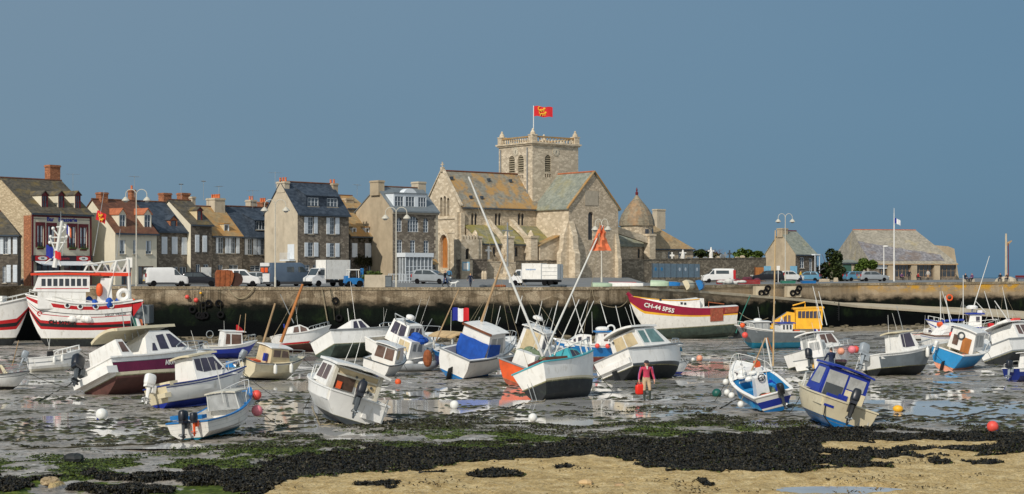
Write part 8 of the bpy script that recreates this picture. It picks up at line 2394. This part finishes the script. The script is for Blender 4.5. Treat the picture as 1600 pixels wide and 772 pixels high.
# ---- lamp posts
MT["lamppaint"] = mat("lamp_post_paint",S(190,186,172),.5,.08,4)
def lamp_post(px,Y,top_row,label,twin=True,span=17,base=None):
 x,y,z = onroad(px,Y)
 r_ = empty("street_lamp",(x,y,z),R(-4),label,"street lamp","street lamps along the quay")
 ht = HC-(top_row+6-HY)*Y/F-z
 m = MB();m.tube([(0,0,0),(0,0,1.0),(0,0,1.05),(0,0,ht)],[.11,.10,.07,.05],8);m.build("pole",MT["lamppaint"],r_,True)
 sp = span*Y/F
 for sd in (1,-1) if twin else (1,):
  pts = [(sd*sp*(.5-.5*math.cos(a)),0,ht-.1+.55*math.sin(a)-.0*a) for a in [PI*i/10 for i in range(11)]]
  pts[-1] = (sd*sp,0,ht-.35)
  m = MB();m.tube(pts,.04,6);o = m.build("arm",MT["lamppaint"],r_,True)
  m = MB();m.lathe([(.05,.12),(.16,.05),(.36,-.18),(.40,-.28),(.02,-.3)],12,(sd*sp,0,ht-.4));s_ = m.build("lamp_shade",MT["lamppaint"],r_,True)
  m = MB();m.ell((sd*sp,0,ht-.72),(.24,.24,.14));m.build("bulb",MT["perspex"],s_,True)
 return r_
lamp_post(213,166.5,297,"twin armed white street lamp in front of the cream house with tiled dormers")
lamp_post(430,166.5,313,"twin armed white street lamp in front of the tall slate roofed house")
lamp_post(619,166.5,325,"twin armed white street lamp in front of the house with white attic windows")
lamp_post(940,172,343,"twin armed white street lamp behind the orange marker cloth before the church",span=10)
lamp_post(1227,228,333,"tall twin armed street lamp beside the lone cottage",span=11)
x,y,z = onroad(1381,245);r_ = empty("street_lamp",(x,y,z),0,"short single headed lamp in front of the boathouse beside the flagpole","street lamp","street lamps along the quay")
ht = HC-(385-HY)*245/F-z;m = MB();m.tube([(0,0,0),(0,0,ht)],[.09,.06],6);m.build("pole",MT["white"],r_);m = MB();m.ell((.25,0,ht),(.42,.2,.13),.8);m.build("lamp_head",MT["white"],r_,True)
x,y,z = onroad(1397,242);r_ = empty("flagpole",(x,y,z),0,"slim white flagpole with a small blue and white flag by the boathouse","flagpole")
ht = HC-(325-HY)*242/F-z;m = MB();m.tube([(0,0,0),(0,0,ht*.72),(0,0,ht)],[.12,.09,.03],7);m.build("pole",MT["white"],r_);f = flag3(r_,(.08,0,HC-(341-HY)*242/F-z),.85,.75,("flagblue","flagwhite","flagwhite"),1,.5,"flag_cloth")
x,y,z = onroad(202,167);r_ = empty("sign",(x,y,z),0,"white notice on a thin post beside the left street lamp","sign");m = MB();m.tube([(0,0,0),(0,0,2.6)],.04,5);m.build("post",MT["alu"],r_);m = MB();m.box(-.32,.32,-.06,-.045,1.9,2.9);m.build("sign_board",MT["white"],r_)
x,y,z = onroad(322,175);r_ = empty("sign",(x,y,z),R(40),"white board standing behind the black hatchback","sign");m = MB();m.box(-.6,.6,-.03,.03,.3,1.9);m.build("sign_board",MT["white"],r_);m = MB();m.box(-.5,-.42,-.02,.02,0,.3);m.box(.42,.5,-.02,.02,0,.3);m.build("post",MT["alu"],r_)
x,y = (728-800)*206.3/F,206.3;r_ = empty("sign",(x,y,P(0,416,206.3).z),0,"light blue notice board on the dark block wall below the church porch","sign");m = MB();m.box(-.45,.45,-.06,.0,-.55,.55);m.build("sign_board",mat("pale_blue_board",S(120,170,196),.5),r_);m = MB();m.box(-.3,.3,-.075,-.062,-.4,.4);m.build("notice",MT["white"],r_)
# ---- blue grey boards in front of the churchyard wall
m = MB();r_ = None
A,Bq = P(1019,435,206),P(1093,436,216)
r_ = empty("hoarding",(A.x,A.y,A.z),math.atan2(Bq.y-A.y,Bq.x-A.x),"row of eight blue grey boards with pale stickers in front of the churchyard wall","hoarding")
Lh = (Bq-A).length;n = 8
for k in range(n):
 m = MB();w_ = Lh/n;m.box(k*w_+.03,(k+1)*w_-.03,-.05,.05,.12,1.85);o = m.build("board",mat("blue_grey_sheet",S(128,148,160),.55,.12,3,dirt=(S(150,152,150),.4)),r_) if k == 0 else m.build("board",bpy.data.materials["blue_grey_sheet"],r_)
 if k in (0,1,4,5,7):
  m = MB();c0 = (k+.5)*w_
  m.lathe([(.24,0),(.24,.012)],12,(c0,-.066,1.15),'y');m.build("sticker",MT["skyblue"] if k in (0,1) else MT["shutter"],o)
 m = MB();m.box(k*w_-.04,k*w_+.04,-.06,.06,0,1.9);m.build("post",MT["dgrey"],r_)
x,y = (1187-800)*247/F,247;r_ = empty("wooden_gate",(x,y,float(ztown(x,y))),R(20),"small orange brown wooden gate in the churchyard wall","gate");m = MB();m.box(-.75,.75,-.05,.05,.1,2.1);m.build("door_panel",MT["wood"],r_);m = MB();m.box(-.85,-.76,-.08,.08,0,2.2);m.box(.76,.85,-.08,.08,0,2.2);m.build("post",MT["brownwood"],r_)
for px,lab in ((1199,"pale blue poster board right of the wooden gate"),(1240,"pale blue poster board by the lone cottage's corner")):
 x,y,z = onroad(px,245);r_ = empty("sign",(x,y,z),R(15),lab,"sign","poster boards by the far cars");m = MB();m.box(-.55,.55,-.03,.03,1.1,2.3);m.build("sign_board",bpy.data.materials["pale_blue_board"],r_);m = MB();m.tube([(-.5,0,0),(-.5,0,1.1)],.03,4);m.tube([(.5,0,0),(.5,0,1.1)],.03,4);m.build("post",MT["alu"],r_)
x,y,z = onroad(1216,232);r_ = empty("bollard",(x,y,z),0,"thin white post with a red top left of the tall lamp","bollard");m = MB();m.tube([(0,0,0),(0,0,2.1)],.05,6);m.build("post",MT["white"],r_);m = MB();m.box(-.22,.22,-.05,-.03,1.7,2.3);m.build("sign_board",MT["white"],r_)
# ---- calvary, wooden cross post
x,y = (777-800)*209/F,209;z = HC-(436-HY)*209/F
r_ = empty("stone_cross",(P(763,0,211).x,211,P(763,409,211).z),R(38),"white stone cross standing on the pale wall below the church","cross","crosses round the churchyard")
m = MB();m.box(-.35,.35,-.35,.35,-.2,.3);m.build("plinth",MT["limestone"],r_);m = MB();m.box(-.12,.12,-.1,.1,.3,2.0);m.box(-.5,.5,-.09,.09,1.3,1.55);m.build("cross",MT["white"],r_)
r_ = empty("calvary",(P(793,0,207).x,207,P(793,438,207).z),R(38),"tall thin calvary cross on a stepped base between the spars below the church","cross","crosses round the churchyard")
m = MB();m.box(-1.2,1.2,-1.2,1.2,0,.4);m.box(-.8,.8,-.8,.8,.4,.8);m.box(-.4,.4,-.4,.4,.8,1.7,.08);m.build("steps",MT["limestone"],r_);m = MB();m.tube([(0,0,1.7),(0,0,7.2)],[.13,.09],8);m.box(-.8,.8,-.07,.07,6.1,6.25);m.build("cross",MT["grey"],r_)
x,y,z = onroad(1572,233);r_ = empty("wooden_cross",(x,y,z),0,"tall weathered wooden cross post on a mound at the end of the mole","cross")
ht = HC-(365-HY)*233/F-z;m = MB();m.tube([(0,0,0),(0,0,ht)],[.19,.13],7);m.build("post",MT["render_old"],r_);m = MB();m.slab([(.15,-.1,ht*.82),(.75,-.1,ht*.86),(.8,-.1,ht*.84),(.15,-.1,ht*.74)],(0,.2,0));m.build("cross_arm",MT["oldwood"],r_);m = MB();m.tube([(.32,-.1,0),(.28,-.1,ht*.8)],.07,5);m.build("iron_strap",MT["redtrim"],r_);m = MB();m.ell((0,0,0),(1.6,1.2,.75),1,12,6);m.build("mound",MT["render_old"],r_)
x,y,z = onroad(1603,232);r_ = empty("bench",(x,y,z),0,"dark red bench at the right edge on the mole","bench");m = MB();m.box(-1.4,1.4,-.2,.2,.42,.5);m.build("seat",MT["redtrim"],r_);m = MB();m.box(-1.4,1.4,.2,.26,.55,.85);m.build("backrest",MT["redtrim"],r_)
for a in (-1.2,1.2):m = MB();m.box(a-.06,a+.06,-.2,.24,0,.42);m.build("leg",MT["dgrey"],r_)
# ---- gravestones seen over the churchyard wall
GG = "gravestones behind the churchyard wall"
gv = [(908,398,408,"cross","white","white stone cross beside the transept buttress"),(951,392,407,"cross","white","white cross grave under the transept window"),(1014,391,407,"slab","white","narrow white gravestone in front of the apse pier"),(1036,394,407,"slab","white","broad white gravestone left of two statues"),(1050,394,407,"cross","white","white grave cross between the broad white stone and the statue"),(1067,390,406,"statue","white","white grave statue in front of the sacristy"),(1076,402,406,"slab","grey","low grey gravestone right of the white statue"),(1088,400,406,"cross","grey","small grey cross by the bush end of the sacristy"),(1102,401,406,"slab","grey","low grey gravestone left of the tall white calvary figure"),(1111,386,406,"statue","white","tall white crucifix figure left of the garden bushes"),(1121,400,405,"slab","white","low white gravestone right of the tall crucifix figure"),(1128,397,405,"slab","grey","grey gravestone second right of the tall crucifix figure"),(1133,394,405,"cross","grey","dark grave cross left of another taller dark cross"),(1140,391,405,"cross","dgrey","taller dark grave cross before the garden bushes"),(1152,401,404,"slab","white","white gravestone under the left garden bush"),(1160,399,404,"slab","white","white gravestone under the middle of the garden bushes"),(1174,401,404,"slab","grey","grey gravestone under the right garden bushes")]
for px,t_,b_,kind,mt_,lab in gv:
 Y = float(np.interp(px,[806,890,1000,1100,1197],[214,220,229,240,252]));k = Y/F
 base = P(px,b_+4,Y);hh = (b_+4-t_)*k
 r_ = empty("gravestone",base,R(rnd.uniform(0,40)),lab,"gravestone",GG)
 if kind == "slab":
  m = MB();w_ = .38;m.slab([(-w_,-.1,0),(w_,-.1,0),(w_,-.1,hh*.75),(w_*.6,-.1,hh*.95),(0,-.1,hh),(-w_*.6,-.1,hh*.95),(-w_,-.1,hh*.75)],(0,.2,0));m.build("headstone",MT["limestone"] if mt_ == "white" else MT[mt_],r_)
 elif kind == "cross":
  m = MB();m.box(-.09,.09,-.08,.08,0,hh);m.box(-.32,.32,-.075,.075,hh*.62,hh*.78);m.build("cross",MT[mt_],r_);
  m = MB();m.box(-.25,.25,-.2,.2,-.2,.25*hh);m.build("plinth",MT["sillstone"],r_)
 else:
  m = MB();m.lathe([(.34,0),(.36,.3*hh),(.26,.34*hh),(.30,.5*hh),(.24,.72*hh),(.14,.84*hh),(.12,.9*hh),(.10,.97*hh),(.02,hh)],8);m.box(-.5,.5,-.1,.1,hh*.70,hh*.80);m.build("statue",MT["white"],r_,True)
# ---- trees and bushes
def bush(name,px,top,bot,Y,wpx,label,lm,seed,dens=900,cat="bush",twig=False):
 rr = random.Random(seed);k = Y/F;c_ = P(px,bot,Y);hh = (bot-top)*k;w_ = wpx*k/2
 r_ = empty(name,c_,0,label,cat,"bushes along the churchyard and boathouse")
 m = MB();m.tube([(0,0,-.6),(.05,0,hh*.35),(-.05,0,hh*.6)],[.14,.10,.05],6)
 for i in range(5):m.tube([(0,0,hh*.2),(w_*rr.uniform(-.6,.6),rr.uniform(-.4,.4)*w_,hh*rr.uniform(.5,.8))],[.06,.02],5)
 if twig:
  for i in range(40):m.tube([(w_*rr.uniform(-.8,.8),rr.uniform(-.4,.4),hh*.3),(w_*rr.uniform(-1.1,1.1),rr.uniform(-.5,.5),hh*rr.uniform(.8,1.08))],[.025,.01],4)
 m.build("trunk",MT["brownwood"],r_)
 m = MB()
 for i in range(13):
  cx,cz = rr.uniform(-.72,.72)*w_,hh*rr.uniform(.18,.82)
  f = math.sqrt(max(.1,1-(cx/w_)**2))
  leafball(m,(cx,rr.uniform(-.4,.4)*w_*.8,cz*f),(w_*.38,w_*.38,hh*.22),dens // 9,.24,rr)
 m.build("crown",MT[lm],r_);return r_
bush("bush",1094,389,407,246,28,"green bush with bare twigs at the corner behind the sacristy","leafdark",1,twig=True)
bush("bush",1117,390,407,252,26,"brownish twiggy bush behind the tall white crucifix figure","leafbrown",2,350,twig=True)
bush("bush",1164,388,406,262,34,"rounded green bush with brown tips behind the white gravestones","leafmid",3)
bush("bush",1182,391,406,264,22,"smaller yellow green bush left of the lone cottage","leafmid",4)
bush("tree",1296,386,436,258,42,"dark round tree between the lone cottage and the boathouse","leafdark",5,2200,"tree")
bush("bush",1308,410,438,250,26,"dark green shrub below the round tree beside the grey shed","leafdark",6,1200)
bush("bush",1353,403,428,262,40,"bright green shrub in front of the boathouse gable","leafmid",7,1600)
for px,lab in ((1288,"low stone block on the mole under the round tree"),(1306,"squat stone post on the mole right of the low block")):
 x,y,z = onroad(px,240);r_ = empty("stone_block",(x,y,z),R(20),lab,"stone block");m = MB();m.box(-.7 if px < 1300 else -.22,.7 if px < 1300 else .22,-.3,.3,0,.42 if px < 1300 else .6,.04);m.build("block",MT["limestone"],r_)
# ================================================================== SMALL THINGS
# ---- dinghies and gear on the quay by the slipway
def upturned(px,row,Y,L,W_,Hh,psi,label,m_,tilt=0,stripe=None):
 p = P(px,row,Y);x,y = p.x,p.y
 r_ = empty("upturned_dinghy",(x,y,float(ztown(x,y))+.02),R(psi),label,"dinghy","small boats stored on the quay")
 r_.rotation_euler = (R(tilt),0,R(psi))
 m = MB();N = 10;S_ = 8;g = []
 for i in range(N+1):
  f = i/N;hw = W_/2*(1-max(0,(f-.35)/.65)**2.4)*(1 if f > .05 else .92)+.03
  g.append([((f-.5)*L,hw*math.cos(PI*k/S_),Hh*(1-.25*f**3)*math.sin(PI*k/S_)**.6) for k in range(S_+1)])
 for i in range(N):
  for k in range(S_):m.poly([g[i][k],g[i+1][k],g[i+1][k+1],g[i][k+1]])
 m.poly(g[0]);m.poly(g[-1]);m.build("hull",MT[m_],r_,True,50)
 m = MB();m.tube([(-.5*L,0,Hh+.01),(.3*L,0,Hh*.97)],.03,5);m.build("keel",MT[stripe or "grey"],r_)
MT["palegreen"] = mat("pale_green_paint",S(168,188,160),.5,.08,2,dirt=(S(120,124,100),.5))
upturned(941,447,169.5,2.1,1.1,.42,8,"small pale green dinghy lying upside down under the church lamp post","palegreen")
upturned(978,446,172,3.6,1.2,.42,5,"white and red dinghy lying upside down right of the pale green one","white",0,"red")
upturned(1031,446,174,1.9,1.2,.62,-10,"pale green tub shaped dinghy upside down below the blue grey boards","palegreen")
upturned(1052,446,176,1.5,1.0,.45,5,"small blue dinghy upside down between the pale green tub and the propped boats","blue")
upturned(1076,449,178,2.2,1.1,.6,60,"cream dinghy propped on its side beside the upright blue one","cream",62)
upturned(1092,449,179,2.3,1.1,.6,75,"blue dinghy propped steeply on its side at the top of the slipway","blue",68)
MT["crate"] = mat("faded_red_crate",S(140,42,44),.6,.2,3,dirt=(S(110,70,64),.5))
for px,w_,lab in ((1128,1.2,"red fish crate stack at the left of the white net heap"),(1154,1.6,"long red fish crate stack behind the white net heap"),(1175,1.9,"red fish crate stack right of the white net heap")):
 x,y,z = onroad(px,205);r_ = empty("crate_stack",(x,y,z),R(rnd.uniform(-8,8)),lab,"crates","red crates on the quay")
 for i in range(2):
  m = MB();z0 = .28*i;m.box(-w_/2,w_/2,-.4,.4,z0,z0+.26,-.02);m.build("crate",MT["crate"],r_)
x,y,z = onroad(1144,201);m = MB();rr = random.Random(4)
for k in range(16):m.ell((rr.gauss(0,.7),rr.gauss(0,.3),.12+rr.uniform(0,.25)),(rr.uniform(.3,.6),.4,rr.uniform(.15,.35)),1,8,6)
o = m.build("net_heap",mat("white_fishing_net",S(206,206,200),.95,.1,14,bump=.8),None);o.location = (x,y,z);tag(o,"heap of white fishing net in front of the red crates","fishing net")
x,y,z = onroad(1163,232);m = MB()
for k in range(8):m.ell((rr.gauss(0,.8),rr.gauss(0,.3),.2+rr.uniform(0,.3)),(.5,.4,.3),1,8,6)
o = m.build("net_heap",mat("maroon_net",S(96,44,60),.95,.2,12,bump=.8),None);o.location = (x,y,z);tag(o,"dark maroon heap of net behind the red crates","fishing net")
for px,c_,lab in ((1231,"greenrope","flat green fishing raft beside the foot of the tall lamp"),(1263,"blue","flat blue plastic boat on the quay edge right of the tall lamp")):
 x,y,z = onroad(px,214);r_ = empty("punt",(x,y,z),R(3),lab,"punt");m = MB();m.box(-.85,.85,-.5,.5,0,.28,-.06);m.build("hull",MT[c_],r_);m = MB();m.tube([(-.9,-.55,.28),(.9,-.55,.28),(.9,.55,.28),(-.9,.55,.28),(-.9,-.55,.28)],.05,5);m.build("rim",MT[c_],r_)
for k,(px,Y,lab) in enumerate(((762,171,"dark net bundle lying on the quay between the lone walker and the lorry"),(777,171,"rusty red net bundle lying left of the white refrigerated lorry"),(872,172,"dark pallet load lying behind the refrigerated lorry"))):
 x,y,z = onroad(px,Y);m = MB()
 for i in range(6):m.ell((rnd.uniform(-.6,.6),rnd.uniform(-.3,.3),.1),(.4,.3,.16),.9,8,5)
 o = m.build("net_bundle",MT["rust"] if k == 1 else MT["dgrey"],None);o.location = (x,y,z);tag(o,lab,"net bundle","bundles on the quay")
for k,px in enumerate((754.5,758.5)):
 x,y,z = onroad(px,206);m = MB();m.lathe([(.18,0),(.2,.7),(.12,1.0),(.02,1.05)],8);o = m.build("bollard",MT["limestone"],None,True);o.location = (x,y,z);tag(o,"one of two pale stone bollards side by side at the dark block wall","bollard","pale bollards by the block wall")
# ---- wall fittings: tyres, buoys, ropes, blocks
GT = "old tyres hanging as fenders on the quay wall"
ty = [(318,477,"tyre high on the quay wall under the rusty bucket, left of two"),(326,474,"tyre high on the quay wall under the rusty bucket, right of two"),(342,474,"lone tyre high on the wall right of the pair below the bucket"),(301,484,"tyre hanging left and a little below the high pair on the wall"),(311,493,"left one of three tyres low on the dark wall"),(315.5,494,"middle one of three tyres low on the dark wall"),(321,493,"right one of three tyres low on the dark wall"),(345,492,"low tyre on the dark wall below the lone high tyre"),(795,484,"black tyre hanging on the wall below the lorry behind the masts"),(524,470,"black tyre hanging near the wall ladder chains"),(530,497,"black tyre low on the wall near the wall ladder chains")]
def wallpt(px,row):
 Y = 165.0
 p = P(px,row,Y);f = (4.1-p.z)/7.1;Y = 165-.5*f-.12
 return P(px,row,Y)
for px,row,lab in ty:
 p = wallpt(px,row);r_ = empty("tyre_fender",p,0,lab,"tyre",GT);m = MB();m.torus((0,-.06,0),.27,.11,'y',16,7);m.build("tyre",MT["tyre"],r_,True);m = MB();m.tube([(0,-.1,.3),(0,-.02,4.1-p.z-.1)],.02,4);m.build("chain",MT["darkrope"],r_)
for px,row,c_,r0,lab in ((293,464,"coral",.22,"coral pink buoy hanging on the quay wall, left of two"),(307,469,"coral",.24,"coral pink buoy hanging on the quay wall, right of two and lower"),(314,458,"yellow",.13,"small yellow float hanging on the quay wall above the coral buoys"),(209,470,"orange",.22,"orange float on the wall beside the stern of the big trawler")):
 p = wallpt(px,row);r_ = empty("mooring_buoy",p,0,lab,"buoy","buoys hanging on the quay wall");m = MB();m.ell((0,-r0,0),r0,1,12,8);m.build("float",MT[c_],r_,True);m = MB();m.tube([(0,-r0,r0),(0,-.05,4.1-p.z)],.015,4);m.build("lanyard",MT["rope"],r_)
def rope(pts,r,m_,label,name="mooring_rope",n=14,sag=0.0,cat="rope"):
 q = []
 for a,b_ in zip(pts[:-1],pts[1:]):
  for i in range(n):q.append(a.lerp(b_,i/n)-Vector((0,0,sag*4*(i/n)*(1-i/n))))
 q.append(pts[-1]);m = MB();m.tube(q,r,5);return tag(m.build(name,MT[m_],None,True),label,cat)
w = lambda a,b_,d=.12:wallpt(a,b_)-Vector((0,d,0))
rope([w(356,449),w(398,448)],.06,"rope","thick pale rope looped down the quay wall below the parked cars",sag=1.15)
rope([w(503,451),w(506,468),w(512,502)],.05,"rope","pale chain hanging down the wall left of the tyres by the box lorry","chain",6)
rope([w(516,451),w(520,470),w(523,500)],.05,"darkrope","dark chain hanging down the wall right of the pale chain","chain",6)
rope([P(1172,462,175),P(1158,495,166),P(1150,520,161)],.05,"greenrope","green mooring rope sloping from the quay to the stern of the wooden trawler","mooring_rope",6)
rope([P(1155,488,170),P(1200,497,160)],.03,"rope","slack grey rope from the wooden trawler's stern to the yellow boat","mooring_rope",10,.5)
rope([P(980,470,169),P(963,480,168),P(930,470,166.8),P(925,451,166.6)],.03,"rope","bow rope from the wooden trawler to the quay edge","mooring_rope",6,.2)
for px,Y,lab in ((1190,192,"pale concrete mooring block with black tyres at the slipway wall, left one"),(1239,197,"pale concrete mooring block with black tyres at the slipway wall, right one")):
 p = P(px,452,Y);r_ = empty("mooring_block",p,R(8),lab,"mooring block","concrete blocks on the slipway wall")
 m = MB();m.box(-.85,.85,-.5,.7,-.9,.35,.03);m.build("block",MT["concrete"],r_)
 for i,(a,c_) in enumerate(((-.2,-.45),(.35,-.3),(.55,.1))):m = MB();m.torus((a,-.62,c_),.28,.12,'y',14,6);m.build("tyre",MT["tyre"],r_,True)
p = P(1307,480,197.5);r_ = empty("ladder",p,R(3),"dark iron ladder let into the slipway wall","ladder");m = MB()
for a in (-.25,.25):m.tube([(a,-.15,-1.6),(a,-.15,.6)],.05,5)
for k in range(8):m.tube([(-.25,-.15,-1.4+.25*k),(.25,-.15,-1.4+.25*k)],.03,4)
m.build("rungs",MT["black"],r_)
p = P(1483,465,214);r_ = empty("life_ring",p,0,"orange life ring fixed to the far mole wall","life ring");m = MB();m.torus((0,-.2,0),.36,.1,'y',14,6);m.build("ring",MT["orange"],r_,True)
p = P(212,500,157);r_ = empty("pontoon",p,R(4),"grey concrete landing stage behind the stern of the big trawler","landing stage");m = MB();m.box(-1.2,1.4,-1,2,-.3,1.4);m.build("deck_block",MT["slategrey"],r_)
for a in (-.9,1.1):m = MB();m.tube([(a,-.8,-2.5),(a,-.8,.0)],.16,8);m.build("leg",MT["oldwood"],r_)
# ---- buoys on the mud
def ground_buoy(px,row,rpx,c_,label,cone=None,sq=1.0):
 g = G(px,row+rpx*.8);k = g.y/F;r0 = rpx*k
 r_ = empty("mooring_buoy",g,R(rnd.uniform(0,360)),label,"buoy","mooring buoys lying on the mud")
 m = MB();m.ell((0,0,r0*.86*sq),(r0,r0,r0*sq),1,18,12);m.build("float",MT[c_],r_,True)
 m = MB();m.lathe([(r0*.35,0),(r0*.3,r0*.3),(r0*.12,r0*.5)],10,(-r0*.75,-r0*.3,r0*.1),'x');m.build("stem",MT[cone or c_],r_,True)
 m = MB();q = [(-r0*1.0,-r0*.3,r0*.15)]+[(-r0*(1.4+.9*i),math.sin(i*1.7)*r0*.8-.2*i,.03) for i in range(6)];m.tube(q,.018,4);m.build("lanyard",MT["darkrope"],r_)
ground_buoy(159,648,9.5,"buoywhite","white ball buoy with a dark blue stem lying alone on the left mud","navy")
ground_buoy(832.5,653,7,"buoywhite","white ball buoy lying in the wet mud below the teal railed boat")
ground_buoy(710,633,7,"buoywhite","white and blue ball buoy in a puddle below the blue tarpaulin boat","navy")
ground_buoy(1403,637,8,"yellow","yellow buoy with a grey end lying in a pool at the right","slategrey",.7)
MT["greencoat"] = mat("dark_green_plastic",S(20,84,74),.45,.1,4)
ground_buoy(1120,615,7.5,"greencoat","dark green ball buoy beside the turquoise lined fishing boat","black")
ground_buoy(1551,667,9,"coral","coral red ball buoy lying near the weed at the right edge","navy")
ground_buoy(622,597,5,"orange","orange ball buoy on the mud right of the stern-on white cabin boat")
ground_buoy(1093,560,5,"peach","faded peach buoy on the far mud left of the grey fishing boat")
ground_buoy(1083,562,3,"buoywhite","tiny white float beside the faded peach buoy")
ground_buoy(1300,600,4,"buoywhite","small white float behind the cream boat")
# ---- mooring chains over the mud
def mudrope(pts,r,label,m_="darkrope"):
 q = []
 for a,b_ in zip(pts[:-1],pts[1:]):
  A,B_ = G(*a),G(*b_)
  for i in range(10):
   p = A.lerp(B_,i/10);q.append(p+Vector((0,math.sin(i*1.3)*.06,.03+.02*math.sin(i*2.1))))
 q.append(G(*pts[-1]));m = MB();m.tube(q,r,5);tag(m.build("mooring_chain",MT[m_],None,True),label,"mooring chain","weedy chains on the mud")
mudrope([(0,706),(120,700),(240,695),(285,684)],.035,"weedy chain crossing the mud to the white and blue motorboat")
mudrope([(60,628),(90,612),(108,603),(118,590)],.03,"chain from the maroon cruiser's stern across the mud")
mudrope([(487,636),(500,665),(540,664),(575,655)],.025,"slack line round the stern of the stern-on white cabin boat","rope")
mudrope([(815,632),(850,628),(870,600)],.025,"pale line beneath the stern of the teal railed fishing boat","rope")
mudrope([(1125,640),(1150,625),(1200,632)],.03,"dark chain left of the turquoise lined fishing boat")
mudrope([(1340,660),(1420,650),(1490,655),(1560,640)],.03,"weedy chain crossing the pools right of the cream boat")
mudrope([(640,640),(700,650),(790,640),(815,632)],.03,"weedy chain between the two white boats in the middle")
# ---- stones and one weed clump on the foreshore
rr = random.Random(21)
for k,(px,row,s_,lab) in enumerate(((78,763,.19,"pale angular rock in the weed at the lower left corner"),(915,764,.14,"small brown stone on the sand bar left of two"),(968,768,.10,"small tan stone on the sand bar right of two"),(115,726,.22,"low dark clump of weed on the mud at the left"))):  # the last one is a clump of dark weed
 g = G(px,row);m = MB();m.ell((0,0,s_*.35),(s_*1.3,s_*.9,s_*.6),.8,9,6)
 m.v = [(x+rr.uniform(-.12,.12)*s_,y+rr.uniform(-.12,.12)*s_,z+rr.uniform(-.1,.1)*s_) for x,y,z in m.v]
 o = m.build("rock",MT["rubble_pale"] if k in (0,) else (MT["oldwood"] if k == 2 else (MT["bottom"] if k == 3 else MT["tan"])),None);o.location = (g.x,g.y,g.z+.1);tag(o,lab,"rock","rocks on the foreshore")
